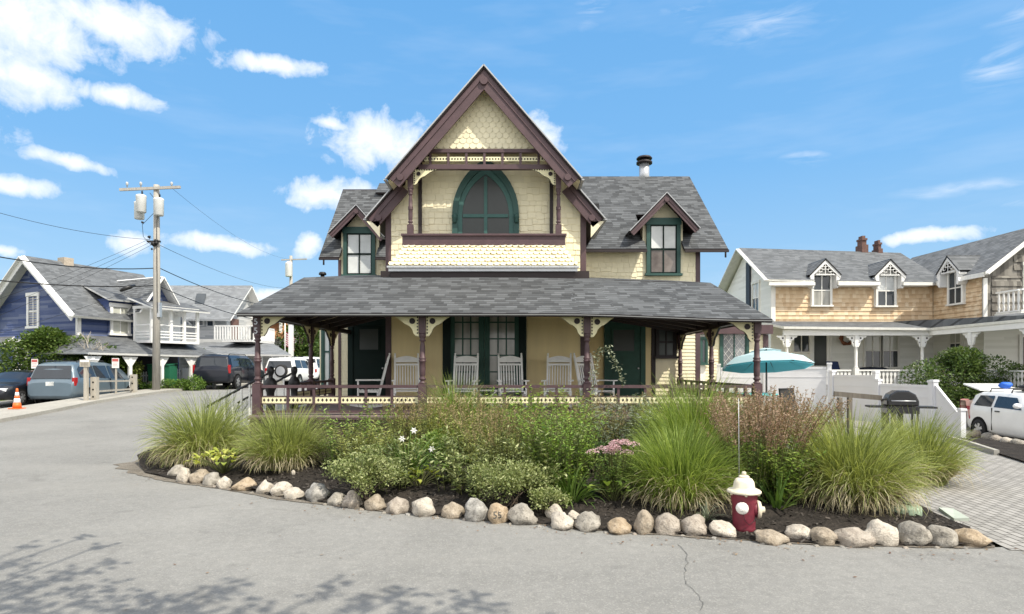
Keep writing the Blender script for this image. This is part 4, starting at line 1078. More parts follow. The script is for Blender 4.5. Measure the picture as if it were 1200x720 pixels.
for k, (u, v, wpx, hpx, c, lab) in enumerate(STONES):
    p = G(u, v); s = p.y/F; w_, h_ = wpx*s*.95, hpx*s*.95
    m = MB(); d_ = w_*random.Random(k).uniform(.42,.6)
    m.M = Matrix.Rotation(random.Random(k+50).uniform(-.25,.25), 4, 'Y') @ Matrix.Rotation(random.Random(k+90).uniform(-.5,.5), 4, 'Z')
    m.blob((0,0,0), (w_*.51, d_, h_*.60), 3, 0, .25, 1.25, k+3)
    # break the roundness with a few flattened facets
    rnd = random.Random(k*5+1)
    for _ in range(0 if '55' in lab else 4):
        n_ = Vector((rnd.uniform(-1,1), rnd.uniform(-1,.2), rnd.uniform(-.1,1))).normalized(); lim = rnd.uniform(.70,.90)
        for i, q in enumerate(m.v):
            e = Vector((q.x/(w_*.53), q.y/d_, q.z/(h_*.60))).dot(n_)
            if e > lim: ex = (e-lim)*.85; m.v[i] = q - Vector((n_.x*ex*w_*.53, n_.y*ex*d_, n_.z*ex*h_*.60))
    o = m.build('border_stone', SM[c]); o.location = (p.x, p.y+d_*.75, p.z+h_*.38)
    tag(o, lab, 'stone', 'fieldstones edging the garden bed')
    if '55' in lab:
        cu = bpy.data.curves.new('painted_number', 'FONT'); cu.body = '55'; cu.size = .105; cu.align_x = 'CENTER'; cu.extrude = .001
        tx = bpy.data.objects.new('tmp_text', cu); COL.objects.link(tx); me = bpy.data.meshes.new_from_object(tx.evaluated_get(bpy.context.evaluated_depsgraph_get()))
        bpy.data.objects.remove(tx); me.materials.clear(); me.materials.append(flat('grey number paint', (.11,.12,.12), .8))
        n_ = bpy.data.objects.new('painted_number', me); COL.objects.link(n_); n_.parent = o; n_.rotation_euler = (R(90),0,0)
        bpy.context.view_layer.update()
        dg = bpy.context.evaluated_depsgraph_get(); me.calc_loop_triangles()
        for vv in me.vertices:      # lay the numerals on the stone's own surface
            x, z = vv.co.x, vv.co.y+.0
            hit, loc, nr, _ = o.ray_cast(Vector((x,-2,z)), Vector((0,1,0)))
            yy_ = loc.y-.006 if hit else -d_
            vv.co = Vector((x, z, -yy_))
PB = [(221,566,6,5),(252,573,7,5),(295,580,6,4),(356,588,8,5),(381,594,7,5),(424,600,6,5),(450,604,7,5),(478,606,8,6),(512,610,7,5),(545,612,7,6),(598,617,6,5),(632,620,8,6),(710,627,8,5),(744,629,7,5),(800,631,7,5),(836,634,8,6),(895,640,9,6),(925,641,7,5),(957,643,8,5),(987,644,7,5),(1020,645,8,5),(1061,645,8,5),(1098,645,8,6),(1131,645,7,5)]
for k, (u, v, wpx, hpx) in enumerate(PB):
    p = G(u, v-1.0); s = p.y/F; m = MB(); m.blob((0,0,0), (wpx*s*.45,wpx*s*.4,hpx*s*.4), 2, 0, .25, 1.2, k+170)
    o = m.build('pebble', SM[('grey','pink','grey','speck')[k%4]]); o.location = (p.x,p.y,p.z+hpx*s*.25); tag(o, 'small pebble wedged in the dirt between the fieldstones along the road', 'pebble', 'pebbles between the border stones')
bk_ = [(1133,513,13,8,'pale'),(1146,514,14,10,'tan'),(1157,516,13,9,'grey'),(1168,519,13,8,'pink'),(1180,521,14,8,'pale'),(1192,523,13,8,'grey'),(1122,514,10,6,'pale')]
for k, (u, v, wpx, hpx, c) in enumerate(bk_):
    p = G(u, v); s = p.y/F; m = MB(); m.blob((0,0,0), (wpx*s*.56,.14,hpx*s*.6), 2, 0, .2, 1.1, k+70)
    o = m.build('border_stone', SM[c]); o.location = (p.x,p.y,p.z+hpx*s*.45)
    tag(o, 'small pale rubble stone in the row between the black mulch bed and the white car', 'stone', 'rubble stones behind the mulch bed')

# ================================================================ hydrant, lid, slab
hy = G(876,627); hy = Vector((hy.x, hy.y+.10, hy.z)); t = empty('fire_hydrant', tuple(hy), 'maroon fire hydrant with cream bonnet and white nozzle caps at the road edge', 'fire hydrant')
red = paint('maroon hydrant paint', (.17,.024,.040), .5, .45, 9, .3); crm = paint('cream hydrant paint', (.71,.64,.50), .55, .25, 10, .3); wht = paint('white hydrant paint', (.80,.78,.74), .5, .12, 8, .2)
m = MB(); m.lathe([(.10,-.05),(.10,.02),(.125,.03),(.115,.06),(.118,.10),(.125,.30),(.14,.40),(.145,.415),(.145,.43)], n=20); m.build('barrel', red, t)
m = MB(); m.lathe([(.145,.431),(.178,.435),(.180,.452),(.165,.466),(.122,.474),(.112,.50),(.105,.55),(.085,.582),(.05,.60)], n=22)
m.lathe([(.055,.595),(.058,.61),(.04,.622)], n=12); bo = m.build('bonnet', crm, t)
for k in range(6):
    a = k*math.pi/3+.3; b_ = MB(); b_.lathe([(.014,.418),(.014,.463),(.009,.468)], (.160*math.cos(a),.160*math.sin(a),0), 6); b_.build('bolt', crm, t)
m = MB(); m.lathe([(.027,.62),(.024,.655),(.018,.66)], n=5); m.build('operating_nut', crm, bo)
def nozzle(ang, z, r, L, mat, name):
    m = MB(); m.M = Matrix.Rotation(ang, 4, 'Z'); m.lathe([(r*1.0,.09),(r*1.0,.115+L*.3)], (0,0,z), 14, axis='x', mi=1)
    m.lathe([(r*1.12,.115+L*.3),(r*1.15,.13+L*.3),(r*1.02,.13+L*.8),(r*.55,.13+L),(r*.40,.132+L),(r*.40,.16+L),(r*.2,.165+L)], (0,0,z), 14, axis='x', mi=0); m.build(name, [mat, red], t)
nozzle(R(-118), .29, .058, .05, wht, 'nozzle_cap'); nozzle(R(-12), .255, .085, .05, crm, 'pumper_cap')
m = MB(); pts = [Vector((-.062,-.135-.01,.25)), Vector((-.05,-.14,.17)), Vector((-.0,-.137,.115)), Vector((.06,-.125,.15)), Vector((.11,-.08,.22))]; m.tube(pts, .003, 5); m.build('chain', M['black'], t)
m = MB(); m.tube([(-.015,.10,.44),(-.02,.105,1.45)], .0032, 5); m.build('marker_rod', M['steel'], t)
lid = G(1070,611); t = empty('septic_lid', (lid.x, lid.y+.26, bedz(lid.x,lid.y)+.03), 'round pale green plastic lid with a dark slot, in the mulch by tall grass', 'utility lid')
gp_ = paint('pale green plastic', (.34,.45,.32), .5, .08, 4)
m = MB(); m.lathe([(.235,-.1),(.235,.05),(.225,.065),(.18,.078),(.0,.085)], n=28); m.build('cover', gp_, t); m = MB(); m.M = Matrix.Rotation(R(-50),4,'Z'); m.box(-.11,.11,-.012,.012,.080,.089); m.build('slot', M['dark'], t)
s_ = [G(1100,600), G(1117,600), G(1136,613), G(1118,612)]; m = MB(); m.prism([(p.x,p.y,bedz(p.x,p.y)+.05) for p in s_], (0,0,-.06))
tag(m.build('flat_slab', paint('pale stone slab', (.40,.44,.38), .8, .15, 5)), 'flat pale grey green stone slab lying right of the green lid', 'slab')
p = G(344,566); m = MB(); m.blob((0,0,0),(.035,.03,.05),1,0,.2,1,5); o = m.build('white_pebble', SM['pale']); o.location = (p.x,p.y,bedz(p.x,p.y)+.05); tag(o,'small white pebble lying on the bare black mulch','pebble')

# ================================================================ plants
def bedpt(u, v):
    p = G(u, v)
    for _ in range(4):
        z = bedz(p.x, p.y); Y = (CAMZ-z)*F/(v-V0); p = Vector((X_(u,Y), Y, z))
    return p
def plant_obj(name, mb, mats, p, label, cat, group=None):
    o = mb.build(name, mats); o.location = p; return tag(o, label, cat, group)
def grass_clump(mb, n, H, rb, spread, seed, width=.007, droop=1.0, lean=(0,0), segs=7, dead=.12, c=(0,0,0), mi=(0,1), dome=.42):
    """a mound of blades: the inner ones upright, the outer ones shorter and arching over to the ground"""
    rnd = random.Random(seed); c = Vector(c)
    for k in range(n):
        a = rnd.uniform(0, 2*math.pi); q = math.sqrt(rnd.random()); root = c + Vector((math.cos(a)*q*rb, math.sin(a)*q*rb, 0))
        a2 = a + rnd.gauss(0,.45); d = Vector((math.cos(a2), math.sin(a2), 0)); side = Vector((-d.y, d.x, 0))
        q2 = min(1.0, max(0.0, q + rnd.gauss(0,.12)))
        tilt = .03 + spread*q2**1.4*rnd.uniform(.6,1.3); dr = droop*(.42 + .95*q2**2.0)*rnd.uniform(.5,1.4)
        L = H*(1 - dome*q2**1.8)*(rnd.uniform(.84,1.08) if rnd.random() < .7 else rnd.uniform(.45,.9))
        isdead = rnd.random() < dead*(.25+1.2*q*q)
        if isdead: L *= rnd.uniform(.55,.95); dr = dr*1.5+.5; tilt += .15
        bend = rnd.gauss(0,.25); kink = rnd.uniform(.4,.85) if rnd.random() < .07 else 9; tw = rnd.uniform(-1.2,1.2); w0 = width*rnd.uniform(.6,1.4); pos = root.copy(); ids = []
        for s in range(segs+1):
            f = s/segs; th = tilt + dr*f**1.9*1.3 + (1.0 if f > kink else 0); dirv = d*math.sin(th) + Vector((0,0,1))*math.cos(th) + Vector((lean[0],lean[1],0))*f*.5 + side*bend*f
            if s: pos = pos + dirv*(L/segs)
            if pos.z < .01: pos.z = .01
            ww = w0*(1-f**2.0)*.5 + .0008; sd = (side*math.cos(tw*f) + dirv.cross(side)*math.sin(tw*f)).normalized()*ww; ids.append(mb.add([pos-sd, pos+sd]))
        m_ = mi[1] if isdead else mi[0]
        for s in range(segs): i, j = ids[s], ids[s+1]; mb.face((i,i+1,j+1,j), m_, True)
def leaf(mb, p, d, up, L, W, mi, fold=.35, curl=.25, smooth=True):
    """a leaf of two halves folded on its midrib"""
    d = d.normalized(); s = d.cross(up)
    if s.length < 1e-4: s = Vector((1,0,0))
    s.normalize(); n = s.cross(d).normalized()
    a = p; b = p + d*L*.42 + n*L*.06; c = p + d*L - n*L*curl
    l = p + d*L*.40 + s*W*.5 - n*(W*fold*.5); r = p + d*L*.40 - s*W*.5 - n*(W*fold*.5)
    i = mb.add([a, l, c, r, b]); mb.face((i,i+1,i+2,i+4), mi, smooth) if False else None
    mb.face((i, i+4, i+1), mi, False); mb.face((i+1, i+4, i+2), mi, False); mb.face((i, i+3, i+4), mi, False); mb.face((i+3, i+2, i+4), mi, False)
def quad_leaf(mb, p, d, up, L, W, mi):
    d = d.normalized(); s = d.cross(up)
    if s.length < 1e-4: s = Vector((1,0,0))
    s = s.normalized()*W*.5; mb.poly([p, p+d*L*.45+s, p+d*L, p+d*L*.45-s], mi, False)
def stems_plant(mb, n, H, rb, spread, seed, leaves=16, L=.06, W=.022, mi_stem=1, mi_leaf=0, top=None, mi_top=2, droopy=.2, start=.12, topn=10, topL=.02, hvar=.3):
    """a fan of leafy stems; top: share of the stem that carries flowers or seed heads"""
    rnd = random.Random(seed)
    for k in range(n):
        a = rnd.uniform(0, 2*math.pi); q = math.sqrt(rnd.random()); r0 = Vector((math.cos(a)*q*rb, math.sin(a)*q*rb, 0))
        out = Vector((math.cos(a+rnd.gauss(0,.4)), math.sin(a+rnd.gauss(0,.4)), 0)); h = H*rnd.uniform(1-hvar,1.08)
        pts = []; 
        for s in range(5):
            f = s/4; pts.append(r0 + out*(spread*q*(f**1.5)*h*.8 + droopy*f**3*.25*h) + Vector((0,0,h*f*(1-.10*f*q))))
        mb.tube(pts, [.006,.005,.004,.003,.002], 3, mi_stem, False)
        for j in range(leaves):
            f = start + (1-start)*(j+rnd.random())/leaves
            if top and f > top: continue
            s = min(3, int(f*4)); p = pts[s].lerp(pts[s+1], f*4-s); b = rnd.uniform(0, 2*math.pi)
            d = Vector((math.cos(b), math.sin(b), rnd.uniform(-.2,.7))); sc_ = rnd.uniform(.6,1.15)*(1.1-.35*f)
            quad_leaf(mb, p, d, Vector((rnd.uniform(-.4,.4), rnd.uniform(-.4,.4), 1)), L*sc_, W*sc_, mi_leaf)
        if top:
            for j in range(topn):
                f = top + (1-top)*rnd.random(); s = min(3,int(f*4)); p = pts[s].lerp(pts[s+1], f*4-s); b = rnd.uniform(0,6.28)
                d = Vector((math.cos(b), math.sin(b), rnd.uniform(.1,1.2))); quad_leaf(mb, p, d, Vector((rnd.uniform(-1,1),rnd.uniform(-1,1),.3)), topL*rnd.uniform(.6,1.6)*(1.6-f*.8), topL*.35, mi_top)
def bushy(mb, n, rx, ry, rz, seed, L=.035, W=.02, mi=0, mi_stem=1, clumps=28, cz=0.55, stems=14, quad=True):
    """small-leaved bush: leaves gathered in clumps through an uneven mound"""
    rnd = random.Random(seed); cs = []
    for k in range(clumps):
        a = rnd.uniform(0,2*math.pi); u_ = rnd.uniform(-.5,1); r = (rnd.random()**.45)
        h = math.sqrt(max(0,1-u_*u_)); cs.append((Vector((math.cos(a)*h*rx*r, math.sin(a)*h*ry*r, rz*cz + u_*r*rz*(1-cz))), rnd.uniform(.16,.30)))
    for k in range(stems):
        c, _ = rnd.choice(cs); a = rnd.uniform(0,6.28); mb.tube([Vector((math.cos(a)*rx*.15,math.sin(a)*ry*.15,0)), c*.5+Vector((0,0,.05)), c], [.010,.006,.003], 4, mi_stem, False)
    for k in range(n):
        c, r = rnd.choice(cs); g = Vector((rnd.gauss(0,1),rnd.gauss(0,1),rnd.gauss(0,1))).normalized()*(rnd.random()**.5)*r
        p = c + Vector((g.x*rx*1.3, g.y*ry*1.3, g.z*rz)); p.z = max(.02,p.z)
        o = (p - Vector((0,0,rz*.3))).normalized(); d = o + Vector((rnd.gauss(0,.7),rnd.gauss(0,.7),rnd.gauss(0,.5)))
        s = rnd.uniform(.6,1.3)
        quad_leaf(mb, p, d, Vector((rnd.gauss(0,.5),rnd.gauss(0,.5),1)), L*s, W*s, mi)
def strap(mb, n, H, seed, width=.022, droop=.9, rb=.06, mi=0, spread=1.0, dead=0.0):
    grass_clump(mb, n, H, rb, spread*.8, seed, width, droop, segs=7, dead=dead, dome=.25)
def hosta(mb, n, R_, seed, L=.17, W=.085, mi=0, mi_stem=1, rise=.16):
    rnd = random.Random(seed)
    for k in range(n):
        a = 2*math.pi*k/n*2.4 + rnd.uniform(-.3,.3); q = rnd.uniform(.25,1); d = Vector((math.cos(a),math.sin(a),0)); tip = d*R_*q*.75 + Vector((0,0,rise*(1.3-q*.55)))
        mb.tube([Vector((0,0,0)), tip*.55+Vector((0,0,.05)), tip], .004, 4, mi_stem, False); s = rnd.uniform(.7,1.15); lift = rnd.uniform(.15,.75); a3 = a+rnd.gauss(0,.5); d = Vector((math.cos(a3),math.sin(a3),0))
        # broad leaf: 4 by 2 grid with a pointed tip
        up = Vector((0,0,1)); sd = Vector((-d.y,d.x,0)); Ls, Ws = L*s, W*s; rows = []
        for j, (f, wf) in enumerate(((0,.06),(.12,.55),(.3,.92),(.5,1.0),(.7,.80),(.88,.38),(1,.02))):
            c = tip + d*Ls*f*math.cos(.2+f*.9) + up*(Ls*(lift*f-.48*f*f)); rows.append(mb.add([c-sd*Ws*.5*wf+up*Ws*.16*wf, c, c+sd*Ws*.5*wf+up*Ws*.16*wf]))
        for i, j in zip(rows, rows[1:]):
            mb.face((i,i+1,j+1,j), mi, True); mb.face((i+1,i+2,j+2,j+1), mi, True)
LM = {
 'grass': leafmat('ornamental grass blades', [(.10,.13,.045),(.29,.335,.105),(.47,.52,.20)], .4),
 'grass_b': leafmat('bright ornamental grass blades', [(.085,.13,.03),(.23,.32,.068),(.42,.50,.15)], .4),
 'straw': leafmat('dry grass blades', [(.22,.18,.10),(.37,.32,.20),(.50,.45,.32)], .2),
 'varieg': leafmat('variegated small leaves', [(.09,.125,.036),(.23,.275,.10),(.50,.52,.28)], .25, .5, 2.0),
 'mid': leafmat('mid green leaves', [(.09,.145,.03),(.20,.30,.065),(.37,.46,.14)], .3, .45, 1.6),
 'bright': leafmat('bright green leaves', [(.09,.17,.028),(.22,.35,.06),(.40,.51,.14)], .35, .45, 1.6),
 'olive': leafmat('olive leaves', [(.14,.165,.04),(.29,.32,.095),(.47,.48,.18)], .3, .55, 1.8),
 'brown': leafmat('dry brown leaves', [(.17,.125,.06),(.31,.235,.12),(.46,.37,.22)], .2, .7, 1.8),
 'rust': leafmat('rusty seed heads', [(.19,.115,.075),(.33,.22,.155),(.50,.39,.29)], .25, .8, 1.8),
 'silver': leafmat('silvery leaves', [(.10,.125,.085),(.20,.23,.16),(.33,.36,.27)], .2, .6, 2),
 'hosta': leafmat('yellow green hosta leaves', [(.16,.22,.03),(.33,.37,.06),(.55,.55,.16)], .3, .4, 9),
 'hosta_g': leafmat('green hosta leaves', [(.10,.18,.03),(.20,.30,.06),(.38,.45,.12)], .35, .4, 3),
 'strap': leafmat('daylily leaves', [(.05,.10,.02),(.11,.19,.045),(.22,.30,.09)], .3, .4, 2),
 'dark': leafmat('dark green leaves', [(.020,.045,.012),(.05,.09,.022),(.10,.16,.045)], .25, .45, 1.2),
 'pink': leafmat('pink sedum florets', [(.42,.24,.28),(.58,.38,.42),(.72,.54,.56)], .15, .7, 4),
 'petal': leafmat('white petals', [(.75,.72,.72),(.82,.80,.80),(.85,.84,.84)], .2),
 'stem': paint('plant stems', (.10,.11,.035), .7, .3, 6), 'bark': paint('shrub bark', (.13,.10,.075), .9, .3, 8)}
GG = 'ornamental grasses in the garden bed'
def grass_thing(u, v, H, n, rb, spread, seed, label, mat='grass', lean=(0,0), droop=1.0, dead=.12, width=.008):
    m = MB(); grass_clump(m, n, H, rb, spread, seed, width, droop, lean, 7, dead); return plant_obj('ornamental_grass', m, [LM[mat], LM['straw']], bedpt(u,v), label, 'grass clump', GG)
grass_thing(238,541,1.34,2900,.42,.55,1,'large arching grass clump at the left end of the bed, behind the yellow hosta', 'grass', (-.05,0), 1.15, .40, .0105)
grass_thing(335,548,1.10,2700,.42,.42,2,'upright fine grass clump in front of the left porch railing', 'grass', (0,0), .85, .26, .0095)
grass_thing(533,525,1.58,1300,.22,.40,3,'bright tall grass clump rising to the railing in the middle of the bed', 'grass_b', (.05,0), .8, .06, .010)
grass_thing(572,525,1.15,700,.14,.6,31,'smaller bright grass tuft leaning right beside the tall middle clump', 'grass_b', (.30,0), .9, .06, .010)
grass_thing(796,591,1.12,3600,.44,.36,4,'big bright green grass clump left of the hydrant, the front one of two', 'grass_b', (.02,0), .85, .26, .0095)
grass_thing(815,557,1.56,3000,.50,.34,5,'bright green grass clump behind the big one, reaching the porch deck', 'grass_b', (.05,0), .8, .08, .0105)
grass_thing(996,590,1.26,4200,.44,.44,6,'wide arching grass clump right of the hydrant, browned at its foot', 'grass', (-.04,.12), .95, .34, .0095)
grass_thing(1076,566,1.16,2600,.36,.38,7,'grass clump beside the paver drive, just behind the green lid', 'grass', (.02,.05), .7, .16, .0105)
def P_(name, mb, mats, u, v, label, cat, group=None): return plant_obj(name, mb, [LM[x] for x in mats], bedpt(u,v), label, cat, group)
m = MB(); bushy(m, 6500, .50,.42,.62, 11, .040,.022); P_('variegated_bush', m, ['varieg','bark'], 425,590, 'low variegated bush of small cream and green leaves spilling over the stones', 'bush')
m = MB(); bushy(m, 7500, .60,.46,.60, 12, .036,.021); P_('variegated_bush', m, ['varieg','bark'], 598,597, 'wide low bush of small pale leaves behind the numbered stone', 'bush')
m = MB(); bushy(m, 2200, .26,.24,.34, 13, .034,.02); P_('variegated_bush', m, ['varieg','bark'], 640,604, 'small trailing bush hanging over the broken white stone', 'bush')
m = MB(); stems_plant(m, 102, .85, .28, .35, 14, 29, .085, .028); P_('leafy_perennial', m, ['olive','stem'], 425,560, 'pale olive perennial with long leaves behind the left variegated bush', 'perennial')
m = MB(); strap(m, 130, .80, 15, .024, .8, .15); r_ = random.Random(4)
for (x,z) in ((.12,.72),(.38,.45),(-.05,.60)):
    for q in range(6): a = q*1.05; leaf(m, Vector((x,-.2,z)), Vector((math.cos(a),-.5,math.sin(a))), Vector((0,-1,.2)), .055,.028, 2)
    m.tube([(x*.5,0,0),(x,-.2,z)], .004, 4, 1, False)
P_('lily_plant', m, ['strap','stem','petal'], 478,560, 'strap leaved lily with three white blooms behind the yellow hosta', 'lily')
m = MB(); stems_plant(m, 78, 1.12, .25, .30, 16, 35, .075, .026, top=.8, mi_top=2, topn=14, topL=.03); P_('tall_perennial', m, ['olive','stem','brown'], 468,540, 'tall olive perennial with browning tips left of the middle grass', 'perennial')
m = MB(); stems_plant(m, 136, 1.10, .42, .30, 17, 32, .07, .022, top=.72, mi_top=2, topn=20, topL=.03); P_('tall_perennial', m, ['olive','stem','brown'], 588,565, 'tall perennial going to brown seed in the middle of the bed', 'perennial')
m = MB(); stems_plant(m, 119, 1.15, .36, .30, 18, 35, .085, .032); P_('tall_perennial', m, ['bright','stem'], 655,575, 'tall bright green leafy perennial left of the pink flowers', 'perennial')
m = MB(); stems_plant(m, 40, 1.30, .2, .25, 19, 27, .10, .045); P_('tall_perennial', m, ['hosta_g','stem'], 672,550, 'yellow green broad leaved stalks rising behind the bright perennial', 'perennial')
m = MB(); strap(m, 170, .62, 20, .020, 1.0, .16); P_('daylily', m, ['strap','straw'], 668,592, 'bright daylily leaves behind the small white stone', 'daylily')
m = MB(); stems_plant(m, 68, .62, .22, .4, 21, 24, .06, .035); r_ = random.Random(9)
for k in range(16):
    c = Vector((r_.gauss(-.05,.085), r_.gauss(-.25,.09), .66+r_.uniform(-.07,.07)))
    m.tube([Vector((c.x*.5,0,.1)), c], .004, 4, 1, False)
    for j in range(120): a = r_.uniform(0,6.28); q = math.sqrt(r_.random())*.085; quad_leaf(m, c+Vector((math.cos(a)*q,math.sin(a)*q,.05*(1-(q/.085)**2))), Vector((r_.gauss(0,1),r_.gauss(0,1),.6)), Vector((0,0,1)), .016,.014, 2)
P_('sedum', m, ['mid','stem','pink'], 724,583, 'sedum with flat dusty pink flower heads left of the big green grass', 'sedum')
m = MB(); stems_plant(m, 74, 1.10, .30, .35, 22, 35, .06, .022); P_('silver_shrub', m, ['silver','stem'], 742,530, 'silvery leaved shrub by the porch left of the tall green grass', 'shrub')
m = MB(); stems_plant(m, 78, 1.05, .4, .3, 23, 27, .06, .02, top=.7, mi_top=2, topn=22, topL=.03); P_('tall_perennial', m, ['olive','stem','brown'], 700,545, 'browning perennial stems between the sedum and the porch rail', 'perennial')
m = MB(); stems_plant(m, 68, .92, .45, .25, 24, 21, .06, .02, top=.65, mi_top=2, topn=24, topL=.03); P_('tall_perennial', m, ['olive','stem','brown'], 630,520, 'dry brown stemmed perennial right under the porch railing', 'perennial')
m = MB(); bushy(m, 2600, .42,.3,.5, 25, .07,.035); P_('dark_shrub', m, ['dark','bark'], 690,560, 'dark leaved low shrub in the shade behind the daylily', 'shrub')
m = MB(); bushy(m, 2400, .5,.35,.5, 26, .07,.03); P_('dark_shrub', m, ['mid','bark'], 520,545, 'mid green low shrub at the foot of the middle grass', 'shrub')
for (u, v, sd, lab, H, n) in ((893,582,27,'rust coloured spent astilbe directly behind the hydrant',1.30,85),(930,570,28,'rust coloured spent astilbe left of the wide grass',1.25,70),(868,560,29,'rust coloured spent astilbe between the green grass and the porch corner',1.22,60)):
    m = MB(); stems_plant(m, int(n*1.7), H*1.04, .40, .32, sd, 22, .085, .030, top=.62, mi_top=2, topn=62, topL=.034, hvar=.25); P_('astilbe', m, ['olive' if sd != 27 else 'hosta_g','stem','rust'], u, v, lab, 'astilbe', 'spent astilbes')
m = MB(); stems_plant(m, 68, .72, .26, .3, 32, 29, .10, .034); P_('leafy_perennial', m, ['hosta_g','stem'], 918,588, 'yellow green leafy perennial behind the iris', 'perennial')
m = MB(); hosta(m, 80, .66, 33, .22,.085, rise=.30); P_('hosta', m, ['hosta','stem'], 262,556, 'yellow hosta in front of the left grass clump', 'hosta', 'hostas')
m = MB(); hosta(m, 34, .38, 34, .22,.075, rise=.26); P_('hosta', m, ['hosta','stem'], 492,577, 'pale yellow hosta at the front of the bed right of the variegated bush', 'hosta', 'hostas')
m = MB(); hosta(m, 34, .44, 35, .22,.075, rise=.26); P_('hosta', m, ['hosta_g','stem'], 527,562, 'green and yellow hosta behind the pale one', 'hosta', 'hostas')
m = MB(); hosta(m, 24, .40, 36, .23,.085, rise=.28); P_('hosta', m, ['hosta_g','stem'], 718,592, 'loose green hosta with yellowing leaves left of the big green grass', 'hosta', 'hostas')
m = MB(); strap(m, 34, .50, 37, .040, .35, .05, spread=1.0); P_('iris', m, ['strap','straw'], 912,600, 'fan of broad sword shaped iris leaves right of the hydrant', 'iris')
m = MB(); strap(m, 50, .30, 38, .012, 1.6, .04, spread=1.3); P_('liriope', m, ['silver','straw'], 828,612, 'small arching pale tuft just behind the stones left of the hydrant', 'grass tuft')
m = MB(); stems_plant(m, 51, 1.15, .25, .55, 39, 29, .05, .02); P_('wispy_shrub', m, ['mid','stem'], 262,512, 'wispy green shrub behind the left grass, in front of the stair rail', 'shrub')
m = MB(); stems_plant(m, 30, .85, .2, .9, 40, 18, .04, .02); P_('wispy_shrub', m, ['olive','stem'], 222,523, 'thin twiggy plant leaning over the road at the left edge of the bed', 'shrub')
for k, (u, v, lab) in enumerate(((395,545,'low green filler plant between the second grass clump and the variegated bush'),(850,585,'dark green filler plant in the shade left of the hydrant'),(960,585,'dark green filler plant behind the wide grass'),(760,560,'green filler plant at the left foot of the big grass'))):
    m = MB(); stems_plant(m, 34, .50, .28, .5, 60+k, 18, .075, .026); P_('leafy_perennial', m, ['mid','stem'], u, v, lab, 'perennial')

for k, (u, v, H, sd, mats, lab, n, sp) in enumerate((
   (418,548,.95,81,['mid','stem'],'green leafy perennial in front of the porch skirt left of the lily',60,.35),
   (505,535,1.05,82,['olive','stem','brown'],'olive perennial with seed heads under the left end of the middle railing',70,.3),
   (560,545,1.10,83,['olive','stem','brown'],'bushy browning perennial before the railing below the two middle rocking chairs',90,.35),
   (615,545,1.20,84,['bright','stem'],'light green leafy perennial in front of the railing, left of the third post',80,.32),
   (690,535,1.05,85,['olive','stem','brown'],'seedy olive perennial at the foot of the vine covered post',80,.35),
   (730,552,1.10,86,['silver','stem'],'grey green perennial right behind the sedum',70,.35),
   (640,575,.85,87,['varieg','stem'],'pale leaved perennial between the low white-leaved bush and the bright one',70,.4),
   (545,575,.75,88,['varieg','stem'],'pale leaved perennial behind the green and yellow hosta',60,.4),
   (455,575,.70,89,['varieg','stem'],'pale leaved perennial between the variegated bush and the lily',50,.4),
   (775,535,1.15,90,['olive','stem','brown'],'brown tipped perennial just left of the rear bright grass',60,.3))):
    m = MB(); kw = dict(top=.72, mi_top=2, topn=26, topL=.032) if len(mats) == 3 else {}
    stems_plant(m, int(n*.85), H*1.12, .38, sp, sd, 26, .125, .038, **kw); P_('tall_perennial', m, mats, u, v, lab, 'perennial')
# climbing vine on the third porch post
m = MB(); r_ = random.Random(77); pts = [P(694,470,13.35), P(697,430,13.4), P(700,412,13.42), P(712,408,13.38), P(722,428,13.3), P(730,452,13.28)]
m.tube(pts, .006, 5, 1, False)
for k in range(240):
    s = r_.randrange(5); p = pts[s].lerp(pts[s+1], r_.random()) + Vector((r_.gauss(0,.05),r_.gauss(0,.03),r_.gauss(0,.05)))
    quad_leaf(m, p, Vector((r_.gauss(0,1),r_.gauss(0,1)-.5,r_.gauss(0,.7))), Vector((0,-.4,1)), .07,.045, 0)
tag(m.build('climbing_vine', [LM['silver'], LM['stem']]), 'leafy climbing vine trained up the porch post and hanging beside the green door', 'vine')
# ================================================================ cedar shingled house on the right
RH = empty('cedar_house', (15, 28, .5), 'old house with new orange cedar shingles above a white pillared porch and grey weathered gable', 'house')
def rb(mb, name, mat, par=None): return mb.build(name, mat, par or RH, world=True)
Yw, Yp = 28.0, 25.7; XW = 19.2; YGb = 25.0
b = MB(); b.box(11.8,XW,Yw,34,.3,3.75); b.box(XW,27,YGb,34,.3,3.75); rb(b, 'ground_floor_wall', M['wht_course'])
b = MB(); b.box(11.86,XW-.01,Yw+.03,34,3.76,5.75); b.box(XW+.03,XW+.2,YGb+.12,30,3.76,5.6)
clapboard(b, 11.9, XW-.02, 3.76, 5.55, Yw+.03, .19, .035); b.M = Matrix.Translation((XW+.03,0,0)) @ Matrix.Rotation(R(-90),4,'Z'); clapboard(b, -Yw, -YGb-.12, 3.76, 5.5, 0, .19, .035); b.M = Matrix.Identity(4)
rb(b, 'cedar_wall', M['cedar'])
b = MB(); b.prism([(11.8,27.98,3.755),(11.8,34.02,3.755),(11.8,34.02,5.7),(11.8,31,7.6),(11.8,27.98,5.7)], (.055,0,0)); rb(b, 'side_gable', M['wht_course'])
b = MB(); b.prism([(XW+.02,YGb,3.755),(24.0,YGb,3.755),(24.0,YGb,5.5),(21.55,YGb,7.4),(XW+.02,YGb,5.5)], (0,.11,0)); clapboard(b, XW+.30, 22.8, 3.76, 5.5, YGb, .33, .05); clapboard(b, 20.4, 22.5, 5.73, 6.4, YGb, .33, .05); rb(b, 'weathered_gable', M['shake'])
r = MB()
d1a, d1b, d2a, d2b = X_(962,28)-.52, X_(962,28)+.52, X_(1037,28)-.52, X_(1037,28)+.52
ze_ = lambda x: 5.72-.20*(x-11.45)/8.15
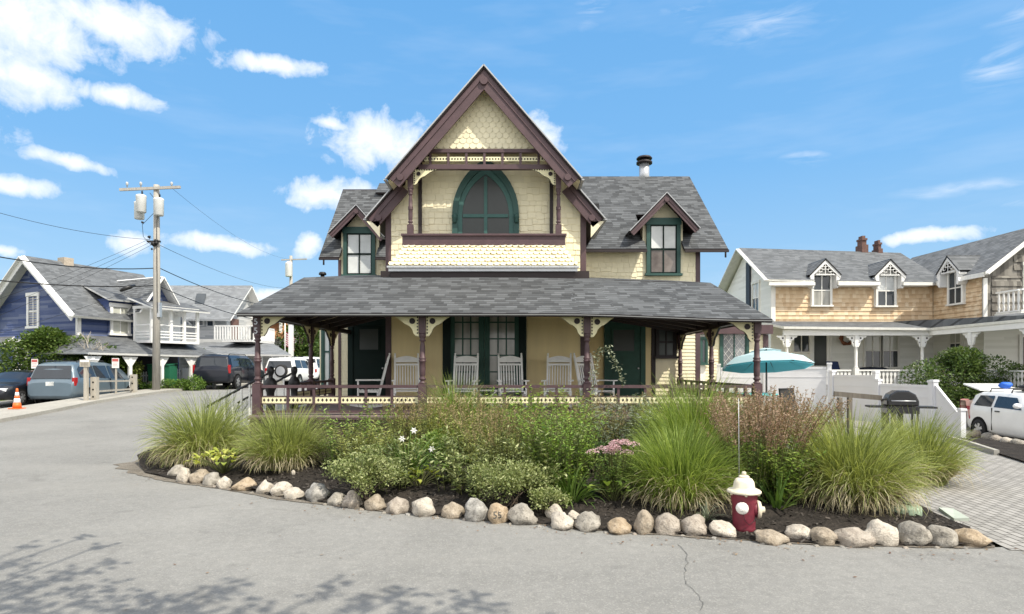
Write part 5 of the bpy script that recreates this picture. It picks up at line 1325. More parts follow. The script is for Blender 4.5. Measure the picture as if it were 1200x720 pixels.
slab(r, [(11.45,27.5,5.72),(d1a,27.5,ze_(d1a)),(d1a,28.5,ze_(d1a)+.59),(d1b,28.5,ze_(d1b)+.59),(d1b,27.5,ze_(d1b)),(d2a,27.5,ze_(d2a)),(d2a,28.5,ze_(d2a)+.58),(d2b,28.5,ze_(d2b)+.58),(d2b,27.5,ze_(d2b)),(19.6,27.5,5.52),(19.6,31,7.55),(11.45,31,7.80)], .1); slab(r, [(11.45,34.5,5.72),(19.6,34.5,5.62),(19.6,31,7.55),(11.45,31,7.80)], .1)
slab(r, [(18.95,24.6,5.60),(21.5,24.6,7.60),(21.5,33,7.66),(18.95,33,5.62),(18.95,27.02,5.61),(19.6,27.02,6.12),(19.6,25.98,6.12),(18.95,25.98,5.61)], .1); slab(r, [(24.1,24.6,5.60),(21.5,24.6,7.60),(21.5,33,7.66),(24.1,33,5.62)], .1)
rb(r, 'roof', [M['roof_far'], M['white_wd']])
t = MB()
for (a, b_) in ((11.5,d1a),(d1b,d2a),(d2b,18.8)): t.box(a,b_,27.46,27.56,5.44,5.58); t.box(max(a,11.85),b_,27.6,27.98,5.42,5.46); rb(t, 'gutter', M['white_wd']); t = MB()
for a, c in (((11.40,27.5,5.66),(11.40,31,7.72)),((11.40,34.5,5.66),(11.40,31,7.72)),((18.97,24.56,5.50),(21.5,24.56,7.50)),((24.1,24.56,5.50),(21.5,24.56,7.50))): t.beam(a, c, .06, .22, (1,0,0) if a[0]==11.40 else (0,1,0)); rb(t, 'barge_board', M['white_wd']); t = MB()
t.box(18.93,19.0,24.7,25.97,5.42,5.60); rb(t, 'gutter', M['white_wd']); t = MB(); t.box(18.93,19.0,27.03,27.4,5.42,5.60); rb(t, 'gutter', M['white_wd'])
k = MB(); k.box(11.78,11.98,27.93,27.985,3.76,5.45); rb(k, 'corner_board', M['white_wd']); k = MB(); k.box(19.14,19.3,24.93,24.985,3.76,5.4); rb(k, 'corner_board', M['white_wd'])
k = MB(); k.box(11.70,11.785,30.3,30.75,3.0,7.0); rb(k, 'dark_board', flat('slate blue board', (.03,.04,.06), .6))
def rwin(Mx, w, h, glass, cols=2, rows=2, name='window', fw=.10):
    """sash window in its own frame: x right, z up, facing -y"""
    f = MB().at(Mx); f.box(-w/2-fw,-w/2,-.05,.03,-.02,h+.02); f.box(w/2,w/2+fw,-.05,.03,-.02,h+.02); f.box(-w/2-fw-.03,w/2+fw+.03,-.06,.03,h+.02,h+.15); f.box(-w/2-fw-.04,w/2+fw+.04,-.09,.03,-.09,-.02)
    for k_ in range(1,cols): x = -w/2+w*k_/cols; f.box(x-.02,x+.02,-.03,.02,-.02,h+.02)
    for k_ in range(1,rows): z = h*k_/rows; f.box(-w/2,w/2,-.035,.02,z-.025,z+.025)
    o = rb(f, name, M['white_wd']); p = MB().at(Mx); 
    if isinstance(glass, tuple): p.box(-w/2,w/2,-.01,.02,h/2,h,1); p.box(-w/2,w/2,-.01,.02,0,h/2,0)
    else: p.box(-w/2,w/2,-.01,.02,0,h,0)
    p.build('pane', list(glass) if isinstance(glass, tuple) else glass, o, world=True); return o
T = Matrix.Translation; GS = (M['glass_dk'], M['glass_shade'])
def dormer_r(Mx, glass):
    r = MB().at(Mx)
    slab(r, [(0,-.45,1.15),(-.72,-.45,.42),(-.72,1.6,.42),(0,1.6,1.15)], .05); slab(r, [(0,-.45,1.15),(.72,-.45,.42),(.72,1.6,.42),(0,1.6,1.15)], .05); rb(r, 'dormer_roof', [M['roof_far'], M['black']])
    w = MB().at(Mx); w.prism([(-.5,-.02,-1.0),(.5,-.02,-1.0),(.5,-.02,.5),(0,-.02,1.0),(-.5,-.02,.5)], (0,1.4,0)); rb(w, 'dormer_wall', M['white_wd'])
    g = MB().at(Mx)
    for s in (-1,1):
        g.prism([(0,-.42,1.08),(s*.68,-.42,.40),(s*.68,-.42,.27),(0,-.42,.92)], (0,.04,0))
        g.prism([(s*.50,-.40,.45),(s*.50,-.40,-.15),(s*.56,-.40,-.18),(s*.66,-.40,-.05),(s*.60,-.40,.12),(s*.68,-.40,.28)], (0,.38,0))
        for q in range(3): g.tube([(s*(.08+.12*q)+.075*math.cos(a_)*1, -.40, .72-.11*q+.075*math.sin(a_)) for a_ in [i*.7 for i in range(9)]], .016, 4)
    g.box(-.42,.42,-.41,-.39,.40,.44); g.box(-.012,.012,-.41,-.39,.44,.95); rb(g, 'dormer_barge_board', M['white'])
    rwin(Mx @ T((0,-.06,-.90)), .74, 1.30, glass)
dormer_r(T((X_(962,28),28,5.52)), (M['glass_curt'], M['glass_dk'])); dormer_r(T((X_(1037,28),28,5.50)), (M['glass_dk'], M['glass_white']))
dormer_r(T((XW,26.5,5.45)) @ Matrix.Rotation(R(-90),4,'Z'), (M['glass_dk'], M['glass_dk']))
rwin(T((11.8,29.7,4.45)) @ Matrix.Rotation(R(-90),4,'Z'), .75, 1.35, (M['glass_dk'], M['glass_white']))
# porch
p = MB()
slab(p, [(11.2,25.3,3.46),(17.3,25.3,3.40),(17.3,28,3.86),(11.2,28,3.88)], .10, 0, 1); slab(p, [(17.25,25.3,3.40),(17.25,18,3.42),(19.15,18,3.80),(19.15,28,3.84),(17.3,28,3.86)], .10, 0, 1); slab(p, [(19.15,24.9,3.80),(19.15,18,3.80),(27,18,3.8),(27,24.9,3.8)], .1, 0, 1)
rb(p, 'porch_roof', [M['roof_far'], M['white_wd']])
p = MB(); p.box(11.3,17.4,25.5,25.66,3.10,3.33); p.box(17.3,17.46,18,25.5,3.10,3.31); rb(p, 'porch_beam', M['white'])
p = MB(); p.box(11.3,17.4,25.4,27.99,.85,1.0); p.box(17.4,19.19,18,27.99,.85,1.0); rb(p, 'porch_floor', M['wood_grey'])
p = MB(); p.box(11.3,17.4,25.55,25.6,.2,.84); rb(p, 'porch_skirt', M['white_wd'])
pp = MB(); pp.box(-.09,.09,-.09,.09,0,.75); pp.lathe([(.09,.75),(.075,.8),(.06,.85),(.065,1.4),(.055,1.6),(.08,1.63)], n=10); pp.box(-.075,.075,-.075,.075,1.63,2.12)
proto2 = None; bprot = None
for (x, y) in ((X_(922,25.6),25.6),(X_(1003,25.6),25.6),(X_(1080.5,25.6),25.6),(17.38,X_(1080,25.6)*0+23.25),(17.38,20.6)):
    o = pp.build('porch_post', M['white'], RH) if proto2 is None else proto2.copy()
    if proto2 is None: proto2 = o
    else: COL.objects.link(o); o.parent = RH
    o.location = Vector((x,y,1.0)) - wloc(RH)
    for s in (-1,1):
        if bprot is None:
            q = MB(); q.prism([(.08,-.03,0),(.44,-.03,0),(.40,-.03,-.07),(.30,-.03,-.09),(.27,-.03,-.17),(.19,-.03,-.20),(.16,-.03,-.34),(.11,-.03,-.46),(.08,-.03,-.48)], (0,.06,0)); q.disc((.18,-.033,-.10),.04,(0,-1,0),10,1,.003); q.disc((.12,-.033,-.28),.022,(0,-1,0),8,1,.003)
            bprot = c = q.build('bracket', [M['white'], M['black']], RH)
        else: c = bprot.copy(); COL.objects.link(c); c.parent = RH
        c.location = Vector((x,y,3.09)) - wloc(RH); c.scale = (s,1,1)
        if x > 17.37 and y < 25: c.rotation_euler = (0,0,R(90))
def white_rail(p0, p1, z0=1.06, h=.62, step=.16):
    p0, p1 = Vector(p0), Vector(p1); d = p1-p0; L = d.length; Mx = T((p0.x,p0.y,0)) @ Matrix.Rotation(math.atan2(d.y,d.x),4,'Z')
    m = MB().at(Mx); m.box(0,L,-.05,.05,z0+h-.06,z0+h); m.box(0,L,-.03,.03,z0,z0+.05)
    k_ = 0
    while (k_+.5)*step < L:
        x = (k_+.5)*step; w = .045
        m.prism([(x-w*.6,-.012,z0+.05),(x+w*.6,-.012,z0+.05),(x+w*1.25,-.012,z0+.18),(x+w*.5,-.012,z0+.30),(x+w*1.25,-.012,z0+.42),(x+w*.6,-.012,z0+h-.06),(x-w*.6,-.012,z0+h-.06),(x-w*1.25,-.012,z0+.42),(x-w*.5,-.012,z0+.30),(x-w*1.25,-.012,z0+.18)], (0,.024,0)); k_ += 1
    rb(m, 'railing', M['white'])
white_rail((X_(930,25.6),25.6,0),(X_(997,25.6),25.6,0)); white_rail((X_(1006,25.6),25.6,0),(X_(1078,25.6),25.6,0)); white_rail((17.38,25.4,0),(17.38,23.4,0)); white_rail((17.38,23.1,0),(17.38,20.8,0))
# ground floor openings
rwin(T((X_(939,27.98),27.98,Z_(412,28))), .70, .72, M['glass_dk'], 2, 1)
rwin(T((X_(1022.5,27.98),27.98,Z_(430,28))), .66, 1.48, GS, 2, 2); rwin(T((X_(1043,27.98),27.98,Z_(430,28))), .66, 1.48, GS, 2, 2)
a = MB(); a.prism([(X_(1008,28),27.99,3.46),(X_(1008,28),27.6,3.36),(X_(1008,28),27.6,3.31),(X_(1008,28),27.99,3.36)], (1.9,0,0)); rb(a, 'awning', M['grey_sid'])
rwin(T((XW-.02,26.55,Z_(420,26.4))) @ Matrix.Rotation(R(-90),4,'Z'), .62, 1.30, GS, 2, 2)
d = MB(); x0, x1 = X_(951,27.97), X_(971,27.97); zt_ = Z_(389,28); d.box(x0-.12,x0,27.9,28,1.0,zt_); d.box(x1,x1+.12,27.9,28,1.0,zt_); d.box(x0-.14,x1+.14,27.88,28,zt_,zt_+.16)
d.box(x0,x0+.10,27.93,27.99,1.0,zt_); d.box(x1-.10,x1,27.93,27.99,1.0,zt_); d.box(x0+.1,x1-.1,27.93,27.99,zt_-.12,zt_); d.box(x0+.1,x1-.1,27.93,27.99,1.75,1.85); d.box(x0+.1,x1-.1,27.93,27.99,1.0,1.15)
do = rb(d, 'screen_door', M['white']); q = MB(); q.box(x0+.1,x1-.1,27.96,27.99,1.15,zt_-.12); q.build('screen', M['screen'], do, world=True)
d = MB(); d.box(20.6,21.5,24.93,24.99,1.0,3.1); do = rb(d, 'door', M['white']); q = MB(); q.box(20.75,21.35,24.91,24.929,1.9,3.0); q.build('pane', M['glass_dk'], do, world=True)
rwin(T((21.4,24.97,4.0)), 1.0, 1.9, M['glass_white'], 1, 2, 'balcony_door', .14)
bl_ = MB(); bl_.box(19.55,22.9,23.6,24.9,3.86,3.93); rb(bl_, 'balcony_floor', M['white_wd'])
def brail(p0, p1):
    white_rail(p0, p1, 3.95, .86, .24)
brail((19.6,23.65,0),(22.9,23.65,0)); brail((19.6,24.85,0),(19.6,23.75,0))
c = MB(); y = 31.2
for (u, z1, w) in ((1010,8.28,.20),(1028,8.06,.135)):
    x = X_(u,y); c = MB(); c.box(x-w*.8,x+w*.8,y-.3,y+.3,7.3,7.95 if w>.15 else 7.75); c.box(x-w*.55,x+w*.55,y-.22,y+.22,7.3,z1-.1); c.box(x-w*.66,x+w*.66,y-.27,y+.27,z1-.1,z1); c.box(x-w*.40,x+w*.40,y-.17,y+.17,z1,z1+.14); rb(c, 'chimney', M['brick_red'])
w = MB(); pts = [Vector((X_(992,27.9)+.26*math.cos(a_),27.86,Z_(397,28)+.26*math.sin(a_))) for a_ in [i*math.pi/8 for i in range(17)]]; w.tube(pts, [.055+.02*(i%3) for i in range(17)], 6)
tag(w.build('wreath', paint('dried wreath', (.22,.09,.05), .9, .4, 12)), 'round dried wreath hanging on the white porch wall between door and windows', 'wreath')
def lounge(x, y, z, rz, mat, label):
    t = empty('porch_chair', (x,y,z), label, 'chair', rz=rz)
    s = MB(); s.box(-.3,.3,-.3,.28,.36,.48); s.build('seat', mat, t); s = MB(); s.prism([(-.3,.22,.48),(.3,.22,.48),(.3,.40,1.02),(-.3,.40,1.02)], (0,.09,.02)); s.build('backrest', mat, t)
    for sx in (-.33,.33): a = MB(); a.box(sx-.04,sx+.04,-.32,.34,.56,.61); a.box(sx-.03,sx+.03,-.30,-.25,0,.56); a.box(sx-.03,sx+.03,.26,.31,0,.56); a.build('armrest', M['white_wd'], t)
lounge(X_(985,26.7),26.7,1.0,R(20), paint('navy cushion', (.015,.03,.10), .8), 'navy cushioned chair on the white porch next to the screen door')
t = empty('porch_table', (X_(1021,26.8),26.8,1.0), 'dark covered table on the white porch under the double window', 'table'); k = MB(); k.lathe([(.62,.60),(.66,.66),(.60,.74),(.3,.78),(.0,.80)], n=18); k.build('table_cover', paint('dark blue cover', (.012,.016,.03), .8), t); k = MB(); k.lathe([(.05,0),(.05,.61)], n=8); k.build('leg', M['black'], t)

# ================================================================ white vinyl fence
def fence_panel(p0, p1, z0, z1a, z1b, label):
    t = empty('vinyl_fence', (p0[0],p0[1],0), label, 'fence', 'white vinyl fence panels')
    p0, p1 = Vector((p0[0],p0[1],0)), Vector((p1[0],p1[1],0)); d = p1-p0; L = d.length; a = math.atan2(d.y,d.x)
    m = MB().at(Matrix.Rotation(a,4,'Z')); m.prism([(.08,-.02,z0),(L-.08,-.02,z0),(L-.08,-.02,z1b-.08),(.08,-.02,z1a-.08)], (0,.04,0)); m.build('panel', M['vinyl'], t)
    m = MB().at(Matrix.Rotation(a,4,'Z')); m.prism([(.08,-.035,z1b*0+z1a-.08),(L-.08,-.035,z1b-.08),(L-.08,-.035,z1b),(.08,-.035,z1a)], (0,.07,0))
    if L > 1.0 and abs(z1a-z1b) < .01: m.box(.08,L-.08,-.03,.03,z1a-.36,z1a-.33)
    m.build('top_rail', M['vinyl'], t)
    for x, z in ((0,z1a),(L,z1b)):
        k = MB().at(Matrix.Rotation(a,4,'Z')); k.box(x-.065,x+.065,-.065,.065,z0-.05,z+.08); k.box(x-.085,x+.085,-.085,.085,z+.08,z+.11); k.prism([(x-.08,-.08,z+.11),(x+.08,-.08,z+.11),(x+.08,.08,z+.11),(x-.08,.08,z+.11)], (0,0,.03)); k.build('post', M['vinyl'], t)
fence_panel((X_(897,21.5),21.5),(X_(972,20.6),20.6), .2, Z_(430,21), Z_(430,21), 'tall white fence panel behind the teal umbrella')
fence_panel((X_(842,22.1),22.1),(X_(893,21.6),21.6), .2, Z_(431,22), Z_(431,22), 'white fence panel mostly hidden by the umbrella pole and house annex')
fence_panel((X_(975.5,20.5),20.5),(X_(1026,18.8),18.8), .1, Z_(439.5,20), Z_(439.5,20), 'middle height white fence panel right of the tall panel')
fence_panel((X_(1029,18.7),18.7),(X_(1092,17.0),17.0), -.1, Z_(450.5,18), Z_(450.5,18), 'lower white fence panel behind the gas grill')
fence_panel((X_(1095,16.95),16.95),(X_(1127,15.9),15.9), -.3, Z_(451,17), Z_(485,15.9), 'sloping end panel of the white fence by the drive')
# ================================================================ patio things
Yu = 17.0; t = empty('patio_umbrella', (X_(898,Yu),Yu,0), 'open teal patio umbrella with pale top standing beside the porch', 'umbrella')
teal = leafmat('teal canvas', [(.13,.50,.60),(.15,.54,.64),(.18,.58,.68)], .45, .8, .5, (1,1,1)); pale = leafmat('pale teal canvas', [(.50,.66,.70),(.55,.71,.74),(.60,.75,.78)], .3, .8, .5, (1,1,1))
m = MB(); zt_, ze = Z_(409,Yu), Z_(431,Yu); Rr = 1.22
for k in range(8):
    a0, a1 = 2*math.pi*k/8+.2, 2*math.pi*(k+1)/8+.2
    for (r0,z0,r1,z1,mi) in ((.0,1.0,.35,.80,0),(.30,.74,.78,.42,1),(.78,.42,1.0,0,1)):
        q = lambda r,z,a: (Rr*r*math.cos(a), Rr*r*math.sin(a), ze+(zt_-ze)*z)
        if r0 == 0: m.poly([q(r1,z1,a0),q(r1,z1,a1),(0,0,zt_)], mi, False)
        else: m.poly([q(r1,z1,a0),q(r1,z1,a1),q(r0,z0,a1),q(r0,z0,a0)], 0, False)
    m.poly([Vector(q(1,0,a0))*.985+Vector((0,0,-.02)), Vector((0,0,zt_-.06)), Vector(q(1,0,a1))*.985+Vector((0,0,-.02))], 1, False)
cano = m.build('canopy', [pale, teal], t); Tl = Matrix.Translation((0,0,ze)) @ Matrix.Rotation(R(-8),4,'X') @ Matrix.Translation((0,0,-ze+.04)); cano.matrix_local = Tl
k = MB(); k.tube([(0,0,0),(0,0,zt_+.03)], .022, 8); k.lathe([(.03,zt_),(.035,zt_+.04),(.01,zt_+.09)], n=8); k.build('pole', M['black'], t)
for j in range(8):
    a0 = 2*math.pi*j/8+.2; k = MB(); k.tube([(0,0,zt_-.10),(Rr*.97*math.cos(a0),Rr*.97*math.sin(a0),ze-.015)], .010, 5); k.build('rib', M['black'], t).matrix_local = Tl
k = MB(); k.lathe([(.25,0.02),(.25,.06),(.04,.10)], n=16); k.build('base', M['black'], t)
t = empty('patio_table', (X_(872,16.6),16.6,0), 'patio table with a bright turquoise top under the umbrella', 'table'); k = MB(); k.box(-.75,.72,-.45,.45,1.03,1.09); k.build('table_top', paint('turquoise paint', (.13,.56,.58), .5), t)
for sx in (-.65,.62):
    for sy in (-.38,.38): k = MB(); k.box(sx-.03,sx+.03,sy-.03,sy+.03,.02,1.03); k.build('leg', M['wood_grey'], t)
t = empty('patio_chair', (X_(936,16.2),16.2,0), 'dark wicker patio chair beside the tall white fence', 'chair', rz=R(25)); wk = paint('dark wicker', (.035,.032,.03), .7, .3, 20, .6)
k = MB(); k.box(-.28,.28,-.28,.28,.40,.46); k.build('seat', wk, t); k = MB(); k.prism([(-.29,.25,.46),(.29,.25,.46),(.26,.38,1.22),(-.26,.38,1.22)], (0,.05,0)); k.build('backrest', wk, t)
for sx in (-.26,.26):
    for sy in (-.25,.27): k = MB(); k.box(sx-.022,sx+.022,sy-.022,sy+.022,.02,.40); k.build('leg', wk, t)
t = empty('timber_rail', (0,15,0), 'weathered timber rail on stubby posts in front of the white fence', 'rail')
k = MB(); a, c = P(977,461.5,15.2), P(1033,466.5,14.9); k.beam(a, c, .08, .12); k.beam(P(1033,469,14.9), P(1064,470,14.9), .07, .07); k.build('cap_rail', M['wood_grey'], t, world=True)
for u, v in ((984,466),(995.5,466),(1036,469),(1047,471)): q = P(u,v,15.1); k = MB(); k.box(q.x-.045,q.x+.045,15.05,15.14,0,q.z); k.build('post', M['wood_grey'], t, world=True)
t = empty('gas_grill', (X_(1055,14.6),14.6,0), 'black gas grill with rounded lid standing on the pavers before the fence', 'grill', rz=R(-18)); bk2 = flat('black enamel', (.010,.010,.012), .25, 0, .6)
k = MB(); pts = [(-.33,.88),(.33,.88),(.33,1.0),(.26,1.15),(.12,1.235),(-.12,1.235),(-.26,1.15),(-.33,1.0)]; k.prism([(x,-.24,z) for x,z in pts], (0,.48,0)); k.build('lid', bk2, t, bevel=.03)
k = MB(); k.tube([(-.24,-.29,1.0),(.24,-.29,1.0)], .014, 8); k.tube([(-.24,-.29,1.0),(-.24,-.23,1.0)], .012, 6); k.tube([(.24,-.29,1.0),(.24,-.23,1.0)], .012, 6); k.build('handle', M['steel'], t)
k = MB(); k.box(-.33,.33,-.25,.25,.70,.87); k.build('firebox', bk2, t)
for s in (-1,1): k = MB(); k.box(s*.34,s*.70,-.22,.22,.83,.87); k.build('side_shelf', M['bumper'], t)
k = MB(); k.box(-.30,.30,-.20,.20,.18,.21); k.box(-.05,.05,-.05,.05,.21,.70); k.build('cart', M['bumper'], t)
for sx in (-.30,.30):
    for sy in (-.2,.2): k = MB(); k.box(sx-.018,sx+.018,sy-.018,sy+.018,.02,.70); k.build('leg', M['bumper'], t)
# big shrub against the cedar house
def tree_crown(mb, n, blobs, seed, L=.10, W=.055, mi=0, gap=.25):
    rnd = random.Random(seed)
    for k in range(n):
        c, r = rnd.choice(blobs); g = Vector((rnd.gauss(0,1),rnd.gauss(0,1),rnd.gauss(0,1))).normalized()*(rnd.random()**.33)
        p = Vector(c)+Vector((g.x*r[0],g.y*r[1],g.z*r[2]))
        if noise.noise(p*1.35+Vector((seed,0,0))) < -gap: continue
        d = g + Vector((rnd.gauss(0,.6),rnd.gauss(0,.6),rnd.gauss(0,.5)-.2)); s = rnd.uniform(.6,1.35)
        quad_leaf(mb, p, d, Vector((rnd.gauss(0,.6),rnd.gauss(0,.6),1)), L*s, W*s, mi)
def shrub_tree(name, base, blobs, n, seed, mats, label, cat, L=.10, W=.055, trunk=.06, limbs=10, gap=.25, group=None, trunk_h=None):
    t = empty(name, base, label, cat, group); rnd = random.Random(seed)
    m = MB(); cz = sum(b[0][2] for b in blobs)/len(blobs); th = trunk_h or cz*.45
    m.tube([(0,0,-.1),(rnd.uniform(-.05,.05),0,th*.5),(rnd.uniform(-.1,.1),rnd.uniform(-.1,.1),th)], [trunk,trunk*.85,trunk*.7], 8)
    for k in range(limbs):
        c, r = blobs[k % len(blobs)]; e = Vector(c)+Vector((rnd.uniform(-.5,.5)*r[0],rnd.uniform(-.5,.5)*r[1],rnd.uniform(-.2,.6)*r[2])); s = Vector((0,0,th*rnd.uniform(.5,1)))
        m.tube([s, s.lerp(e,.5)+Vector((0,0,.08)), e], [trunk*.55,trunk*.32,trunk*.1], 5)
    m.build('trunk', mats[1], t); c = MB(); tree_crown(c, n, blobs, seed, L, W, 0, gap); c.build('crown', mats[0], t); return t
sb = Vector((X_(1122,21.9),21.9,.0))
shrub_tree('rose_of_sharon', sb, [((-1.0,0,1.2),(.95,.9,.85)),((0,0,1.5),(1.0,.9,.95)),((1.1,-.1,1.3),(1.0,.9,.9)),((2.0,.0,1.1),(.9,.7,.8)),((-.2,-.4,.7),(1.6,.8,.7)),((1.5,-.3,.7),(1.2,.8,.7)),((.3,.2,2.0),(.75,.7,.5))], 26000, 5, [leafmat('shrub leaves', [(.030,.060,.014),(.075,.125,.030),(.19,.25,.10)], .3, .35, 1.4), LM['bark']], 'big glossy green shrub between the white fence and the cedar house porch', 'shrub', .095, .055)
# ================================================================ cars
def lerp_st(st, x):
    if x <= st[0][0]: return st[0]
    for a, b in zip(st, st[1:]):
        if x <= b[0]: t = (x-a[0])/(b[0]-a[0]); return tuple(a[k]+(b[k]-a[k])*t for k in range(5))
    return st[-1]
def car(name, loc, heading, st, color, label, wheels, wr, side_win, rear=None, front=None, lamps=(), plate=None, glass=None, tumble=.30, group=None, handles=(), door_lines=(), rack=None, spare=None, trim=None, cat='car'):
    """x runs from the rear bumper forward, y to the car's left; st: (x, half width, sill z, belt z, roof z)"""
    t = empty(name, loc, label, cat, group, rz=heading); paintm = color; glass = glass or M['car_glass']
    b = MB(); rings = []
    def wroof(s): return max(.2, s[1]*.97 - tumble*max(0, s[4]-s[3]) - .05)
    xs = sorted(set([s[0] for s in st] + [st[0][0]+(st[-1][0]-st[0][0])*k/26 for k in range(27)]))
    for x in xs:
        _, w, zl, zb, zr = s = lerp_st(st, x); wr_ = wroof(s); half = [(0,zl),(w*.88,zl),(w*.975,zl+.10),(w,zl+(zb-zl)*.45),(w*.992,zl+(zb-zl)*.8),(w*.97,zb),(wr_,zr-.03),(wr_-.07,zr+.005),(wr_*.5,zr+.028),(0,zr+.035)]
        rings.append(b.add([(x,y,z) for y,z in half] + [(x,-y,z) for y,z in half[-2:0:-1]]))
    n = 18
    for i, j in zip(rings, rings[1:]):
        for k in range(n): b.face((i+k, j+k, j+(k+1)%n, i+(k+1)%n), 0, True)
    b.face([rings[0]+k for k in range(n)], 0, False); b.face([rings[-1]+k for k in range(n-1,-1,-1)], 0, False)
    body = b.build('body', paintm, t)
    def ysurf(x, z):
        s = lerp_st(st, x); f = (z-s[3])/max(.05, s[4]-s[3]); 
        if z <= s[3]: q = (z-s[2])/max(.05,s[3]-s[2]); return s[1]*(1.0 if q < .5 else 1.0-.03*(q-.5)/.5)
        return s[1]*.97 + (wroof(s)-s[1]*.97)*min(1,f)
    for poly in side_win:
        for sg in (1,-1):
            m = MB(); pts = [(x, sg*(ysurf(x,z)+.012), z) for x,z in poly]; m.poly(pts if sg < 0 else pts[::-1]); m.build('window', glass, t)
    for q, nm in ((rear,'rear_window'),(front,'windscreen')):
        if q: m = MB(); (xa,za,wa),(xb,zb_2,wb) = q; p = [(xa,-wa,za),(xb,-wb,zb_2),(xb,wb,zb_2),(xa,wa,za)]; m.poly(p if nm == 'windscreen' else p[::-1]); m.build(nm, glass, t)
    if trim:
        m = MB(); 
        for (x0,x1,z0,z1) in trim:
            for sg in (1,-1): y0 = ysurf((x0+x1)/2,(z0+z1)/2); m.box(x0,x1,sg*(y0-.03),sg*(y0+.012),z0,z1)
        m.build('side_trim', M['bumper'], t)
    for x in door_lines:
        s = lerp_st(st, x)
        for sg in (1,-1): m = MB(); m.box(x-.006,x+.006,sg*(s[1]-.05),sg*(s[1]+.004),s[2]+.12,s[3]); m.build('door_gap', M['dark'], t)
    for (x,z) in handles:
        for sg in (1,-1): y0 = ysurf(x,z); m = MB(); m.box(x-.09,x+.09,sg*(y0-.02),sg*(y0+.03),z-.015,z+.02); m.build('handle', M['bumper'], t)
    for kind, x, z, y, sz in lamps:       # tail or head lamps, both sides
        for sg in (1,-1): m = MB(); m.box(x-sz[0]/2,x+sz[0]/2,sg*(y-sz[1]/2),sg*(y+sz[1]/2),z-sz[2]/2,z+sz[2]/2); m.build(kind, M['redlens'] if 'tail' in kind else M['clearlens'], t, bevel=.02)
    if plate: m = MB(); x, z = plate; m.box(x-.02,x+.0,-.16,.16,z-.08,z+.08); m.build('number_plate', M['plate'], t)
    for x in wheels:
        for sg in (1,-1):
            s = lerp_st(st, x); y = s[1]
            a = MB(); a.disc((x,sg*(y-.06),wr+.02), wr*1.16, (0,sg,0), 22, 0, .075); a.build('wheel_arch', M['dark'], t)
            w = MB(); w.lathe([(wr*.6,-.10),(wr*.93,-.10),(wr,-.06),(wr,.06),(wr*.93,.10),(wr*.62,.10)], (x,sg*(y-.075),wr), 22, axis='y'); wo_ = w.build('wheel', M['tyre'], t)
            r = MB()
            yo = sg*(y-.075+.085)
            for k in range(6):
                a0 = 2*math.pi*k/6+.3; r.prism([(x+wr*.10*math.cos(a0-1.2),yo,wr+wr*.10*math.sin(a0-1.2)),(x+wr*.60*math.cos(a0-.26),yo,wr+wr*.60*math.sin(a0-.26)),(x+wr*.60*math.cos(a0+.26),yo,wr+wr*.60*math.sin(a0+.26)),(x+wr*.10*math.cos(a0+1.2),yo,wr+wr*.10*math.sin(a0+1.2))], (0,sg*.02,0))
            r.disc((x,yo,wr), wr*.2, (0,sg,0), 12, 0, .028); r.disc((x,yo-sg*.03,wr), wr*.62, (0,sg,0), 18, 1, .01); r.build('rim', [M['rim'], M['dark']], wo_)
    for sg in (1,-1):
        if front: (xa,za,wa) = front[0]; m = MB(); m.blob((xa-.25,sg*(lerp_st(st,xa-.25)[1]+.10),za+.10), (.09,.11,.08), 2, 0, .03); m.build('side_mirror', paintm, t)
    if rack:
        m = MB()
        for sg in (1,-1): m.tube([(rack[0],sg*rack[2],rack[3]),(rack[0]+.1,sg*rack[2],rack[3]+.06),(rack[1]-.1,sg*rack[2],rack[3]+.06),(rack[1],sg*rack[2],rack[3])], .022, 6)
        m.build('roof_rack', M['bumper'], t)
    if spare:
        m = MB(); m.lathe([(.2,-.16),(.34,-.16),(.38,-.12),(.38,.02)], (spare[0],spare[1],spare[2]), 22, axis='x', mi=0); m.lathe([(.0,-.15),(.27,-.165)], (spare[0],spare[1],spare[2]), 18, axis='x', mi=1); m.build('spare_wheel', [M['tyre'], M['rim']], t)
    return t
VAN = [(0,.86,.44,.92,.94),(.06,.93,.34,1.0,1.02),(.13,.955,.31,1.05,1.16),(.22,.965,.29,1.10,1.48),(.34,.97,.28,1.13,1.70),(.62,.98,.27,1.13,1.78),(1.6,.99,.26,1.12,1.81),(2.6,.99,.26,1.09,1.79),(3.3,.985,.26,1.06,1.69),(3.75,.98,.26,1.04,1.46),(4.25,.97,.27,1.02,1.08),(4.6,.94,.28,.94,.98),(4.95,.85,.33,.78,.82),(5.1,.68,.42,.62,.64)]
car('minivan', (X_(84,26.3)-1.02, 26.4, terrain(-20.3,26.4)+.0), R(93), VAN, carpaint('blue grey metallic', (.12,.165,.205)), 'blue grey minivan seen from behind, parked behind the wooden guard posts', (1.0,4.0), .34,
    [[(.42,1.17),(1.45,1.14),(1.45,1.66),(.62,1.66),(.45,1.52)],[(1.53,1.14),(2.42,1.11),(2.42,1.66),(1.53,1.66)],[(2.52,1.10),(3.55,1.06),(3.10,1.60),(2.52,1.66)]],
    ((.075,1.13,.80),(.275,1.65,.68)), ((4.22,1.06,.78),(3.42,1.64,.62)), (('tail_lamp',.17,1.0,.890,(.20,.13,.34)),('head_lamp',4.9,.72,.62,(.2,.3,.14))), (.02,.92), tumble=.30, handles=((2.3,.98),(2.75,.97)), door_lines=(1.49,2.47,3.6), rack=(.7,2.6,.62,1.80), cat='minivan').scale = (1.05,1.05,1.07)
